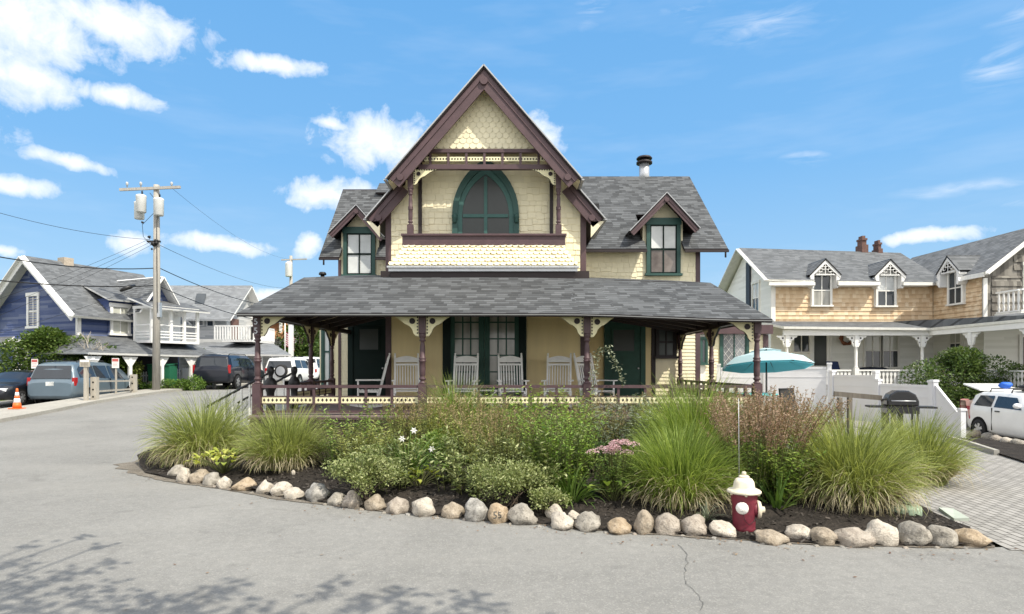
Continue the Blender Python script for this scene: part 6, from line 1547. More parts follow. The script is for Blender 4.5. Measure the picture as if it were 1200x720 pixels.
SEDAN = [(0,.70,.40,.86,.88),(.15,.84,.30,.98,1.0),(.7,.90,.24,1.0,1.05),(1.1,.91,.22,1.0,1.30),(1.6,.915,.21,.98,1.44),(2.2,.915,.21,.96,1.47),(2.8,.91,.21,.95,1.38),(3.35,.90,.22,.95,1.08),(3.6,.89,.22,.94,.98),(4.2,.86,.25,.84,.87),(4.5,.76,.30,.68,.70),(4.62,.55,.36,.56,.58)]
car('sedan', (-22.3, 30.0, terrain(-22.3,28)), R(-84), SEDAN, carpaint('black paint', (.010,.012,.018)), 'dark sedan facing the street behind the traffic cone', (.95,3.75), .32,
    [[(1.25,1.02),(2.05,1.0),(2.05,1.37),(1.55,1.36)],[(2.12,1.0),(3.15,.98),(2.72,1.32),(2.12,1.38)]], ((.75,1.03,.62),(1.35,1.40,.52)), ((3.42,.99,.70),(2.70,1.40,.55)), (('head_lamp',4.32,.68,.62,(.40,.26,.14)),('tail_lamp',.12,.80,.66,(.12,.3,.16))), (0,.6), handles=((2.0,.88),), door_lines=(2.08,3.2), tumble=.45, cat='car')
SUV = [(0,.90,.50,1.0,1.02),(.05,.96,.42,1.12,1.14),(.12,.985,.40,1.18,1.40),(.22,.99,.38,1.20,1.78),(.45,1.0,.36,1.20,1.87),(1.8,1.005,.34,1.19,1.90),(3.0,1.005,.34,1.17,1.88),(3.6,1.0,.34,1.16,1.66),(4.05,1.0,.35,1.15,1.20),(4.7,.98,.36,1.08,1.12),(5.2,.95,.40,1.0,1.03),(5.4,.88,.46,.85,.88)]
car('large_suv', (X_(247,33.0), 33.0, terrain(-16.2,34)), R(92), SUV, carpaint('dark navy', (.005,.007,.016)), 'dark navy full size SUV parked on the street with its rear toward the viewer', (1.05,4.2), .40,
    [[(.40,1.25),(1.50,1.24),(1.50,1.74),(.52,1.74)],[(1.58,1.24),(2.45,1.22),(2.45,1.74),(1.58,1.74)],[(2.53,1.22),(3.50,1.20),(3.15,1.70),(2.53,1.74)]], ((.07,1.22,.84),(.165,1.74,.76)), ((4.02,1.19,.84),(3.55,1.70,.70)), (('tail_lamp',.12,1.12,.932,(.18,.11,.46)),('head_lamp',5.3,.85,.7,(.2,.3,.2))), (.04,.98), M['car_glass'], .22, handles=((2.3,1.1),(2.7,1.1)), door_lines=(1.54,2.49,3.6), rack=(.6,2.9,.70,1.89), cat='SUV')
WSUV = [(0,.86,.50,1.0,1.02),(.06,.92,.44,1.10,1.14),(.14,.93,.42,1.12,1.60),(.28,.935,.40,1.12,1.76),(1.5,.94,.38,1.11,1.80),(2.4,.94,.38,1.10,1.76),(3.0,.935,.38,1.09,1.45),(3.25,.93,.38,1.08,1.14),(3.9,.91,.40,1.04,1.08),(4.3,.84,.46,.85,.88)]
wcol = carpaint('white car paint', (.78,.78,.77), 0)
car('white_suv', (X_(327,36.5), 36.5, terrain(-14,36)), R(88), WSUV, wcol, 'white SUV with roof rack and rear spare wheel behind the porch steps', (.8,3.4), .37, [[(.35,1.18),(1.3,1.17),(1.3,1.66),(.45,1.66)],[(1.38,1.17),(2.75,1.14),(2.45,1.64),(1.38,1.66)]], ((.045,1.18,.76),(.125,1.60,.66)), None, (('tail_lamp',.08,1.0,.80,(.16,.14,.34)),), None, tumble=.22, rack=(.4,2.3,.60,1.80), spare=(0,-.15,1.0), cat='SUV')
JEEP = [(0,.84,.55,1.12,1.14),(.05,.88,.50,1.16,1.80),(.12,.89,.48,1.16,1.86),(1.4,.89,.46,1.15,1.87),(2.15,.89,.46,1.14,1.82),(2.45,.88,.46,1.13,1.22),(3.5,.84,.48,1.06,1.12),(3.8,.80,.52,.90,.95)]
car('jeep', (X_(356,39.5), 39.5, terrain(-13,39)), R(90), JEEP, wcol, 'white off road vehicle with dark hard top and spare wheel on its tailgate', (.7,3.0), .40, [[(.15,1.2),(1.2,1.2),(1.2,1.75),(.15,1.75)],[(1.28,1.2),(2.2,1.18),(2.05,1.74),(1.28,1.75)]], ((.025,1.2,.78),(.03,1.76,.74)), None, (('tail_lamp',.02,1.0,.78,(.08,.12,.22)),), None, tumble=.12, spare=(0,.0,1.15), cat='off-roader')
# the small white car at the right edge with its tailgate up
MINI = [(0,.78,.36,.80,.82),(.06,.86,.28,.92,.95),(.14,.88,.26,.98,1.10),(.26,.89,.24,1.0,1.36),(.50,.895,.22,1.0,1.44),(1.5,.90,.20,.99,1.46),(2.2,.895,.20,.98,1.41),(2.65,.89,.20,.97,1.10),(2.85,.885,.20,.96,1.0),(3.4,.86,.24,.90,.93),(3.75,.78,.30,.72,.75),(3.86,.6,.36,.6,.62)]
mp_ = Vector((15.30, 19.5, terrain(14.5,18)-.02)); mini = car('hatchback', mp_, R(-95), MINI, wcol, 'small white hatchback with its tailgate raised, parked beyond the black mulch bed', (.70,3.15), .31,
    [[(.42,1.03),(1.20,1.02),(1.20,1.35),(.55,1.34)],[(1.32,1.02),(2.42,1.0),(2.10,1.33),(1.32,1.35)]], ((.10,1.02,.66),(.215,1.32,.58)), ((2.70,1.02,.72),(2.25,1.38,.60)), (('tail_lamp',.10,.80,.74,(.12,.16,.22)),('head_lamp',3.62,.72,.55,(.25,.24,.2))), None, M['car_glass'], .28, handles=((1.5,.90),), door_lines=(1.26,2.6), cat='car')
m = MB(); m.prism([(.30,-.62,1.46),(.30,.62,1.46),(-.62,.56,1.62),(-.62,-.56,1.62)], (0,0,.06)); g_ = m.build('tailgate', wcol, mini, bevel=.02); m = MB(); m.poly([(.20,-.52,1.452),(-.5,-.48,1.59),(-.5,.48,1.59),(.20,.52,1.452)]); m.build('tailgate_window', M['car_glass'], g_)
m = MB()
for x in (.85,1.75): m.tube([(x,-.66,1.46),(x,-.62,1.56),(x,.62,1.56),(x,.66,1.46)], .020, 6)
m.build('roof_rack', M['bumper'], mini); bpy.context.view_layer.update()
def on_car(pt): return mini.matrix_world @ Vector(pt)
m = MB(); m.blob((0,0,0),(.55,.40,.07),3,0,.10,1.2,3); o = m.build('roof_bag', paint('black roof bag', (.012,.012,.014), .6)); o.location = on_car((1.7,.05,1.64)); o.rotation_euler = (0,0,R(-95)); tag(o, 'black soft cargo bag strapped on the roof of the white hatchback', 'cargo bag')
m = MB(); m.blob((0,0,0),(.17,.15,.10),3,0,.16,1.4,8); o = m.build('blue_bundle', paint('blue nylon', (.02,.12,.55), .5)); o.location = on_car((.95,-.30,1.66)); tag(o, 'bright blue bundle on the roof of the white hatchback', 'bundle')
def plaid():
    m, nt, out = newmat('red plaid towel'); N = NT(nt); x, y, z = N.sep(N.coord('Object'))
    s = lambda v, f: N.math('GREATER_THAN', N.math('SINE', N.math('MULTIPLY', v, f)), .35)
    N.bsdf(out, N.mix(N.math('MULTIPLY', N.math('ADD', s(z,28.0), s(x,24.0)), .5), (.62,.50,.42), (.30,.05,.06)), .9); return m
m = MB()
for k in range(8):
    for j in range(5):
        q = lambda a,b: (-.20+.40*a/8, -.06*math.sin(a*1.7)-.05-.02*b, -.085*b + .03*math.sin(a*.9))
        m.poly([q(k,j+1),q(k+1,j+1),q(k+1,j),q(k,j)], 0, True); m.poly([(p[0],-p[1]*.4+.08,p[2]) for p in (q(k,j),q(k+1,j),q(k+1,j+1),q(k,j+1))], 0, True)
    a0, a1 = (-.20+.05*k, -.06*math.sin(k*1.7)-.05, .03*math.sin(k*.9)), (-.15+.05*k, -.06*math.sin((k+1)*1.7)-.05, .03*math.sin((k+1)*.9)); m.poly([a0,a1,(a1[0],-a1[1]*.4+.08,a1[2]),(a0[0],-a0[1]*.4+.08,a0[2])], 0, True)
o = m.build('plaid_towel', plaid()); o.location = on_car((.02,-.72,1.16)); o.scale = (1.3,1.2,1.35); o.rotation_euler = (0,0,R(12)); tag(o, 'red and cream plaid towel hanging at the open back of the white hatchback', 'towel')
# ================================================================ street furniture on the left
pl = G(183,459); pl = Vector((X_(183,31),31,terrain(-18,31)))
t = empty('utility_pole', pl, 'tall weathered utility pole with crossarm and three transformer cans, nearest of the two poles', 'utility pole', 'utility poles')
ztop = Z_(217,31)-pl.z
m = MB(); m.tube([(0,0,-.3),(.03,0,ztop*.5),(0.02,0,ztop)], [.185,.165,.135], 14); m.build('pole', M['pole_wood'], t)
m = MB(); m.beam((-1.75,-.14,Z_(223.5,31)-pl.z),(1.30,-.14,Z_(220.5,31)-pl.z), .10,.13); m.build('crossarm', M['pole_wood'], t)
for u in (151,167,203): x = X_(u,31)-pl.x; m = MB(); m.lathe([(.03,.0),(.03,.10),(.07,.12),(.05,.17),(.07,.20),(.04,.26)], (x,-.14,Z_(220.5,31)-pl.z), 8); m.build('insulator', M['grey_sid'], t)
can = MB(); can.lathe([(.20,.0),(.23,.03),(.235,.75),(.245,.78),(.245,.84),(.20,.88),(.05,.92)], n=16); 
for k, (u, v, y) in enumerate(((169.3,251,-.28),(160.5,256,.20),(189.3,254.5,-.25))):
    q = can.build('transformer', paint('white grey enamel', (.62,.63,.62), .5, .12, 4), t) if k == 0 else c0.copy()
    if k == 0: c0 = q
    else: COL.objects.link(q); q.parent = t
    q.location = (X_(u,31)-pl.x, y, Z_(v,31)-pl.z)
    b = MB(); b.lathe([(.03,.0),(.05,.04),(.03,.08),(.05,.12),(.02,.2)], (X_(u,31)-pl.x+.05,y,Z_(v,31)-pl.z+.90), 8); b.build('bushing', M['black'], t)
m = MB(); m.box(-.35,.30,-.22,-.10,Z_(285,31)-pl.z,Z_(283,31)-pl.z)
for (u,v,s) in ((186,283.5,.10),(183,287,.13),(178,279,.07),(170,262,.06),(181,293,.05),(186,286,.09)): m.blob((X_(u,31)-pl.x,-.22,Z_(v,31)-pl.z), s, 2, 0, .3, 1.5, u)
m.tube([(.0,-.2,9.0),(-.55,-.25,8.4),(-.5,-.25,7.8),(-.15,-.2,7.4)], .012, 5); m.tube([(-.2,-.2,10.0),(.35,-.3,9.4),(.15,-.2,8.6),(.16,-.18,4.0)], .014, 5); m.build('fittings', M['black'], t)
m = MB(); m.box(.13,.26,-.16,.06,Z_(372,31)-pl.z,Z_(355,31)-pl.z); m.build('meter_box', M['steel'], t)
p2 = Vector((X_(341,72),72,0)); t2 = empty('utility_pole', (p2.x,p2.y,.5), 'far utility pole with one white transformer can, rising above the porch roof', 'utility pole', 'utility poles')
m = MB(); m.tube([(0,0,-.5),(0,0,Z_(300,72)-.5)], [.22,.17], 10); m.build('pole', M['pole_wood'], t2); m = MB(); m.beam((-1.1,-.1,Z_(305,72)-.5),(1.9,-.1,Z_(304,72)-.5),.12,.14); m.build('crossarm', M['pole_wood'], t2)
m = MB(); m.lathe([(.34,0),(.38,.05),(.38,1.5),(.40,1.55),(.15,1.75)], (-.1,-.45,Z_(325,72)-.5), 14); m.build('transformer', M['white'], t2)
def wire(name, a, b, sag, r, label, n=18):
    a, b = Vector(a), Vector(b); m = MB(); m.tube([a.lerp(b,k/n)-Vector((0,0,sag*4*(k/n)*(1-k/n))) for k in range(n+1)], r, 5); tag(m.build(name, M['black']), label, 'cable')
wire('overhead_cable', P(-160,196,22), P(176,281,31), .5, .010, 'thin high wire coming in from the left edge to the utility pole')
wire('overhead_cable', P(-170,262,20), P(181,314.5,31), .5, .024, 'heavy middle cable from the left edge to the utility pole')
wire('overhead_cable', P(-170,305,22), P(181,335,31), .35, .028, 'lowest heavy cable from the left edge to the utility pole')
wire('overhead_cable', P(185,313.5,31), P(322,360,45), .3, .022, 'heavy cable running from the pole to the white houses down the street')
wire('overhead_cable', P(185,335,31), P(318,378,42), .25, .022, 'lower heavy cable from the pole toward the porch corner')
wire('overhead_cable', P(186,287,31), P(341,338,72), .6, .012, 'thin wire from the pole to the far pole')
wire('overhead_cable', P(203,222,31), P(345,304,72), .9, .007, 'faint top wire from the crossarm to the far pole')
for k, (v0, v1, lab) in enumerate(((352,279,'upper'),(362,283,'second'),(372,287,'third'),(392,331,'lowest'))):
    wire('service_wire', P(-6,v0,30), P(178,v1,31), .12, .008, f'{lab} thin service wire slanting from the pole across the blue gable')
m = MB(); m.tube([P(141,341,29.5), P(146,338.5,29.5), P(152,336.5,29.7), P(158,334.5,30)], [.06,.11,.11,.05], 8); tag(m.build('cable_splice', M['black']), 'thick black splice case hanging on the lowest cable beside the pole', 'splice case')
# signs and guard posts
def sign(u, vtop, vbot, w, Y, post, label, mats, vpost=None, hb_=.10):
    b = Vector((X_(u,Y),Y,terrain(X_(u,Y),Y))); t = empty('parking_sign', b, label, 'sign'); z0, z1 = Z_(vbot,Y)-b.z, Z_(vtop,Y)-b.z
    m = MB(); m.box(-post/2,post/2,-post/2,post/2,-.1,z0+.25 if vpost is None else z1); m.build('post', mats[0], t)
    m = MB(); m.box(-w/2,w/2,-post/2-.025,-post/2-.003,z0,z1,0); y = -post/2-.027; h = z1-z0
    m.box(-w*.44,w*.44,y-.001,y+.001,z1-h*.34,z1-h*.06,1)
    for k in range(3): zz = z1-h*(.48+.15*k); m.box(-w*.36,w*.36*(1-.2*(k%2)),y-.001,y+.001,zz-h*.028,zz+h*.028,2)
    m.build('board', mats[1:], t)
rs = flat('faded red print', (.45,.10,.09), .6); gp2 = flat('pale sign print', (.55,.35,.33), .6)
sign(41.5,421,432,.30,28.6,.06,'white and red parking sign left behind the minivan',[M['wood_post'],M['white'],rs,gp2]); sign(136,420,431.5,.32,28.6,.06,'white and red parking sign standing before the small green bush',[M['wood_post'],M['white'],rs,gp2])
sign(101,421.5,430,.42,25.3,.13,'weathered notice board on a wooden post in front of the minivan',[M['wood_post'],M['wood_post'],M['white'],M['wood_grey']])
t = empty('guard_rail', (-17.5,26,0), 'low wooden guard rail with drilled posts beside the minivan', 'guard rail')
for (u, vt, Y) in ((111.5,442,25.6),(157,439,29.2)):
    q = Vector((X_(u,Y),Y,terrain(X_(u,Y),Y))); m = MB(); m.box(q.x-.13,q.x+.10,Y-.10,Y+.10,q.z-.1,Z_(vt,Y)); m.build('post', M['wood_post'], t, world=True)
    for z in (.25,.55,.85): k = MB(); k.disc((q.x-.02,Y-.102,q.z+z), .04, (0,-1,0), 8, 0, .004); k.build('hole', M['dark'], t, world=True)
for (za, zb_3) in ((447,446.5),(459,456)): m = MB(); m.beam(P(114,za,25.7), P(156,zb_3,29.2), .05, .07); m.build('rail', M['wood_post'], t, world=True)
cn = Vector((X_(20,22.2),22.2,terrain(-17.9,22.2)+.13)); t = empty('traffic_cone', cn, 'orange traffic cone with white bands on the pavement edge', 'traffic cone'); orange = flat('orange plastic', (.80,.14,.02), .5); wb = flat('white reflective band', (.8,.8,.8), .4)
m = MB(); m.box(-.19,.19,-.19,.19,0,.035); m.build('base', orange, t, bevel=.01); m = MB(); zz = [(.035,.14,0),(.22,.112,0),(.22,.112,1),(.38,.085,1),(.38,.085,0),(.47,.07,0),(.47,.07,1),(.60,.05,1),(.60,.05,0),(.74,.028,0)]
for a, b in zip(zz[::2], zz[1::2]): m.lathe([(a[1],a[0]),(b[1],b[0])], n=16, mi=a[2])
m.build('cone', [orange, wb], t)
# bins, picket fence
gb = paint('green plastic', (.02,.14,.075), .5, .12, 3)
for k, (u, Y, lab) in enumerate(((186,33.2,'green wheeled bin partly hidden behind the utility pole'),(196,33.0,'green wheeled bin standing right of the utility pole'))):
    q = Vector((X_(u,Y),Y,terrain(-19,Y))); t = empty('wheelie_bin', q, lab, 'bin', 'green bins'); t.scale = (1.2,1.2,1.2); m = MB(); m.prism([(-.27,-.30,.06),(.27,-.30,.06),(.30,-.36,1.10),(-.30,-.36,1.10)], (0,.62,0)); m.build('body', gb, t); m = MB(); m.prism([(-.32,-.40,1.105),(.32,-.40,1.105),(.32,.30,1.16),(-.32,.30,1.16)], (0,0,.05)); m.build('lid', gb, t)
    for s in (-1,1): m = MB(); m.lathe([(.1,-.03),(.1,.03)], (s*.26,.24,.1), 12, axis='x'); m.build('wheel', M['tyre'], t)
def picket(p0, p1, h, label, solid=False):
    p0, p1 = Vector(p0), Vector(p1); L = (p1-p0).length; t = empty('picket_fence', p0, label, 'fence', 'white picket fence', rz=math.atan2((p1-p0).y,(p1-p0).x))
    m = MB(); m.box(0,L,.0,.03,.22,.30); m.box(0,L,.0,.03,h-.28,h-.20); m.build('rail', M['white'], t)
    k = 0
    while k*.15 < L:
        x = k*.15; m = MB(); w = .145 if solid else .085; m.prism([(x,-.02,.05),(x+w,-.02,.05),(x+w,-.02,h-.06),(x+w/2,-.02,h),(x,-.02,h-.06)], (0,.018,0)); m.build('picket', M['white'], t); k += 1
g0 = terrain(-19,34)
picket((X_(158,33.5),33.5,g0),(X_(180,34.5),34.5,g0),1.0,'short white picket fence left of the utility pole'); picket((X_(202,35),35,g0),(X_(212,35.6),35.6,g0),1.15,'white picket fence right of the green bins'); picket((X_(213,35.6),35.6,g0),(X_(229,36.4),36.4,g0),1.2,'solid white board fence beside the dark SUV', True)

# ================================================================ blue house
BO = Vector((-21.9,31,.45)); BH = empty('blue_house', BO, 'weathered blue clapboard house with white trimmed gable and grey roof', 'house', rz=R(-24.8))
def bb_(mb, name, mat, par=None): return mb.build(name, mat, par or BH)
hz_ = 4.25; rz_ = 7.1; xr = -3.8; sl = (rz_-hz_)/3.8
w = MB(); w.prism([(-7.6,0,0),(0,0,0),(0,0,hz_),(xr,0,rz_-.05),(-7.6,0,hz_)], (0,5.6,0)); w.box(-13,-7.62,.8,8,0,4.6)
k = 0
while k*.125 < rz_-.1:
    a_, b_ = k*.125, (k+1)*.125; hwid = 3.78 if b_ < hz_ else max(0, (rz_-.08-b_)/sl-.02)
    if hwid > .05: clapboard(w, xr-hwid, xr+hwid, a_, b_, 0, .125, .022)
    k += 1
bb_(w, 'wall', M['blue'])
r = MB()
for s in (-1,1): slab(r, [(xr,-.55,rz_+.08),(xr+s*4.4,-.55,rz_+.08-4.4*sl),(xr+s*4.4,6.0,rz_+.0-4.4*sl),(xr,6.0,rz_-.05)], .12)
slab(r, [(-13.3,.5,4.5),(-7.0,.5,4.5),(-7.0,4.5,6.5),(-13.3,4.5,6.5)], .1); bb_(r, 'roof', [M['roof_far'], M['white_wd']])
q = MB()
for s in (-1,1): q.beam((xr,-.58,rz_-.02),(xr+s*4.35,-.58,rz_-.02-4.35*sl),.05,.30,(0,1,0)); q.beam((xr,-.53,rz_-.10),(xr+s*4.3,-.53,rz_-.10-4.3*sl),.40,.05,(0,1,0))
q.box(-.15,.02,-.03,.0,0,hz_); q.box(.002,.03,-.03,.14,0,hz_); q.box(-13,-7.7,.44,.5,4.28,4.5); bb_(q, 'white_trim', M['white'])
def bwin(Mx, w_, h_, glass, fw=.17):
    f = MB().at(Mx); f.box(-w_/2-fw,-w_/2,-.06,.02,-.02,h_+.02); f.box(w_/2,w_/2+fw,-.06,.02,-.02,h_+.02); f.box(-w_/2-fw-.04,w_/2+fw+.04,-.08,.02,h_+.02,h_+.22); f.box(-w_/2-fw-.05,w_/2+fw+.05,-.10,.02,-.14,-.02); f.box(-.025,.025,-.03,.02,0,h_); f.box(-w_/2,w_/2,-.035,.02,h_/2-.03,h_/2+.03)
    o = bb_(f, 'window', M['white']); p = MB().at(Mx); p.box(-w_/2,w_/2,-.012,.01,0,h_); p.build('pane', glass, o)
RX = T((0.0,0,0)) @ Matrix.Rotation(R(90),4,'Z')
bwin(T((xr-.05,-.0,3.52)), .78, 1.55, M['glass_curt']); bwin(T((-4.95,-.0,1.25)), .95, 1.35, M['glass_yel'])
bs = MB(); slab(bs, [(-12,-.55,2.55),(-5.6,-.55,2.55),(-5.6,-.02,3.0),(-12,-.02,3.0)], .06); bb_(bs, 'shed_roof', [M['roof_far'], M['white']])
# dormer window on the street side
dm_ = MB(); dm_.box(-1.2,.12,1.45,2.75,3.0,4.95); bb_(dm_, 'dormer_wall', M['blue']); bwin(T((.13,2.05,3.15)) @ Matrix.Rotation(R(90),4,'Z'), .80, 1.35, M['glass_shade'], .14)
dr_ = MB(); slab(dr_, [(.45,1.25,4.88),(.45,2.95,4.88),(-1.9,2.95,5.80),(-1.9,1.25,5.80)], .08); bb_(dr_, 'dormer_roof', [M['roof_far'], M['grey_sid']])
# cross gable with a white balcony below it
cgz = 6.35; cy_ = 3.75
g = MB(); g.prism([(.6,cy_-1.05,3.6),(.6,cy_+1.05,3.6),(.6,cy_+1.05,4.75),(.6,cy_,cgz-.1),(.6,cy_-1.05,4.75)], (-3.0,0,0)); bb_(g, 'cross_gable', M['blue'])
r = MB()
for s in (-1,1): slab(r, [(1.15,cy_,cgz),(1.15,cy_+s*1.35,cgz-1.35*1.55),(-3.2,cy_+s*1.35,cgz-1.35*1.55),(-3.2,cy_,cgz)], .10)
bb_(r, 'cross_roof', [M['roof_far'], M['white']])
q = MB()
for s in (-1,1): q.beam((1.18,cy_,cgz-.06),(1.18,cy_+s*1.33,cgz-.06-1.33*1.55),.05,.2,(1,0,0))
bb_(q, 'cross_barge_board', M['white'])
b = MB(); b.box(.62,2.15,cy_-1.35,cy_+1.5,2.62,2.75); b.box(.62,2.15,cy_-1.35,cy_+1.5,4.45,4.6)
for (x,y) in ((2.08,cy_-1.28),(2.08,cy_-.2),(2.08,cy_+.6),(2.08,cy_+1.43),(.75,cy_-1.28)): b.box(x-.07,x+.07,y-.07,y+.07,2.75,4.45)
for z in (2.9,3.05,3.2,3.55): b.box(2.05,2.11,cy_-1.28,cy_+1.43,z,z+.06); b.box(.7,2.1,cy_-1.31,cy_-1.25,z,z+.06)
b.box(.62,.66,cy_-1.3,cy_+1.45,2.75,4.45); bb_(b, 'balcony', M['white'])
br2 = MB(); slab(br2, [(2.55,cy_-1.6,4.45),(2.55,cy_+1.9,4.45),(.6,cy_+1.9,5.05),(.6,cy_-1.6,5.05)], .08); bb_(br2, 'balcony_roof', [M['roof_far'], M['white']])
# long low porch roof along the street side
pr2 = MB(); slab(pr2, [(2.9,-1.2,2.02),(2.9,6.2,1.95),(.05,5.6,2.95),(.05,-.2,2.95)], .10); slab(pr2, [(2.9,-1.2,2.02),(.05,-.2,2.95),(-1.6,-.05,2.95),(-1.6,-1.2,2.05)], .1); bb_(pr2, 'porch_roof', [M['roof_far'], M['white']])
for y in (-.9,.9,2.6,4.3,5.8):
    c = MB(); c.box(2.62,2.76,y-.07,y+.07,.1,1.85); c.prism([(2.69,y+.07,1.85),(2.69,y+.40,1.85),(2.69,y+.07,1.35)], (.03,0,0)); c.prism([(2.69,y-.07,1.85),(2.69,y-.40,1.85),(2.69,y-.07,1.35)], (.03,0,0)); bb_(c, 'porch_post', M['white'])
dk2 = MB(); dk2.box(.03,2.8,-1.0,6.0,.0,.12); bb_(dk2, 'porch_floor', M['wood_grey']); dk3 = MB(); dk3.box(.005,.04,0.2,5.5,.15,2.2); bb_(dk3, 'porch_wall', M['maroon_dk'])
c = MB(); c.box(xr-.3,xr+.3,1.3,1.8,6.6,7.36); bb_(c, 'chimney', paint('pale brick', (.42,.36,.29), .9, .3, 9, .4))
# ================================================================ houses further down the street
H2 = empty('grey_house', (-22,45,.5), 'pale grey shingled house with skylight and white balcony beyond the blue house', 'house')
def h2(mb, name, mat, par=None): return mb.build(name, mat, par or H2, world=True)
w = MB(); w.box(-26.5,-20.9,45,51,.3,5.4); w.prism([(-20.95,45,5.4),(-20.95,51,5.4),(-20.95,48,7.9)], (-.2,0,0)); h2(w, 'wall', M['grey_sid'])
r = MB(); slab(r, [(-26.8,44.3,5.2),(-20.3,44.3,5.2),(-20.3,48,8.15),(-26.8,48,8.15)], .12); slab(r, [(-26.8,51.7,5.2),(-20.3,51.7,5.2),(-20.3,48,8.15),(-26.8,48,8.15)], .12); h2(r, 'roof', [M['roof_pale'], M['white']])
k = MB(); y = 46.0; k.prism([(X_(229,y),y-.05,Z_(358,y)),(X_(240,y),y-.05,Z_(358,y)),(X_(242.5,y+.9),y+.8,Z_(346,y+.9)),(X_(231.5,y+.9),y+.8,Z_(346,y+.9))], (0,-.06,.09)); h2(k, 'skylight', M['glass_dk'])
for (u0,u1,v0,v1) in ((227,239,371,382),(242,251,371,383)):
    f = MB(); f.box(X_(u0,44.95),X_(u1,44.95),44.93,45.02,Z_(v1,45),Z_(v0,45)); o = h2(f, 'window', M['white']); p = MB(); p.box(X_(u0+1.5,44.95),X_(u1-1.5,44.95),44.90,44.929,Z_(v1-1,45),Z_(v0+1.5,45)); p.build('pane', M['glass_dk'], o, world=True)
f = MB(); f.box(-20.3,-18.2,43,47,3.55,3.7); 
for (a_,b_2) in (((-20.8,43),(-18.2,43)),((-18.2,43),(-18.2,47))):
    p0, p1 = Vector((*a_,0)), Vector((*b_2,0)); f.beam(p0+Vector((0,0,4.65)),p1+Vector((0,0,4.65)),.08,.08)
    for j in range(15): q = p0.lerp(p1,j/14); f.box(q.x-.04,q.x+.04,q.y-.04,q.y+.04,3.7,4.62)
h2(f, 'balcony', M['white'])
d = MB(); d.box(-20.88,-20.80,45.6,46.8,3.7,5.4); h2(d, 'balcony_door', M['brick_red'])
r = MB(); slab(r, [(-24.5,41.2,2.75),(-14.8,41.2,2.6),(-17.5,45,3.5),(-22.5,45,3.6)], .12); slab(r, [(-24.5,41.2,2.75),(-22.5,45,3.6),(-24.5,48,2.8)], .1); h2(r, 'porch_roof', [M['roof_pale'], M['white']])
for x in (-24,-21.5,-19.2,-17): c = MB(); c.box(x-.1,x+.1,41.5,41.7,.4,2.6); h2(c, 'porch_post', M['white'])
k = MB(); k.box(-24,-17.5,44.9,44.99,.3,2.6); h2(k, 'porch_wall', M['grey_sid'])
for u0, u1 in ((236,242),(262,268),(272,277)): k = MB(); k.box(X_(u0,44.8),X_(u1,44.8),44.85,44.895,1.0,2.5); h2(k, 'window', M['glass_dk'])
H3 = empty('white_house', (-19,53,.6), 'white two storey house with balconies and a tan awning at the end of the street', 'house')
def h3(mb, name, mat, par=None): return mb.build(name, mat, par or H3, world=True)
w = MB(); w.box(-23.0,-18.6,52,58,.4,5.6); h3(w, 'wall', M['white_sid']); r = MB(); slab(r, [(-23.4,51.6,5.5),(-18.2,51.6,5.5),(-18.2,55,6.4),(-23.4,55,6.4)], .12); slab(r, [(-23.4,58.4,5.5),(-18.2,58.4,5.5),(-18.2,55,6.4),(-23.4,55,6.4)], .12); h3(r, 'roof', [M['roof_pale'], M['white']])
f = MB(); f.box(-23,-18.6,49.6,52,3.3,3.5); f.box(-23,-18.6,49.6,49.7,4.45,4.55)
for j in range(26): x = -22.9+j*.17; f.box(x-.035,x+.035,49.62,49.68,3.5,4.45)
for x in (-22.9,-20.8,-18.7): f.box(x-.1,x+.1,49.6,49.8,.4,5.6)
f.box(-23.1,-18.5,49.3,52,5.58,5.75); h3(f, 'balcony', M['white'])
for x in (-22,-20.2): k = MB(); k.box(x-.4,x+.4,51.93,51.99,3.7,5.3); h3(k, 'window', M['glass_dk'])
for x in (-22,-19.8): k = MB(); k.box(x-.6,x+.6,51.93,51.99,.8,2.7); h3(k, 'window', M['glass_dk'])
a = MB(); a.prism([(-19.8,50.6,5.4),(-19.8,49.2,4.2),(-19.8,49.2,4.05),(-19.8,50.6,5.2)], (1.5,0,0)); h3(a, 'awning', paint('tan canvas', (.42,.20,.10), .8))
t = empty('flag', (X_(334,48),48,.5), 'striped red and white flag hanging from a white staff beside the far white house', 'flag')
k = MB(); k.tube([(0,0,0),(0,0,5.2)], .04, 6); k.build('staff', M['white'], t)
k = MB(); n = 13; z0 = Z_(389,48)-.5
for j in range(13):
    for i in range(6):
        q = lambda a_,b_2: (.06+.11*a_, .05*math.sin(a_*2.2+b_2*.5), z0-.085*b_2-.07*a_); k.poly([q(i,j+1),q(i+1,j+1),q(i+1,j),q(i,j)], j % 2, True)
k.build('cloth', [flat('flag red', (.30,.05,.07), .8), flat('flag white', (.50,.48,.50), .8)], t)
k = MB(); y = 46; k.box(X_(338,y),X_(342.5,y),y,y+.3,.4,5.0); k.box(X_(337,y),X_(343.5,y),y-.05,y+.35,5.0,5.15); tag(k.build('white_post', M['white']), 'thick white post beyond the white SUV, left of the far trees', 'post')
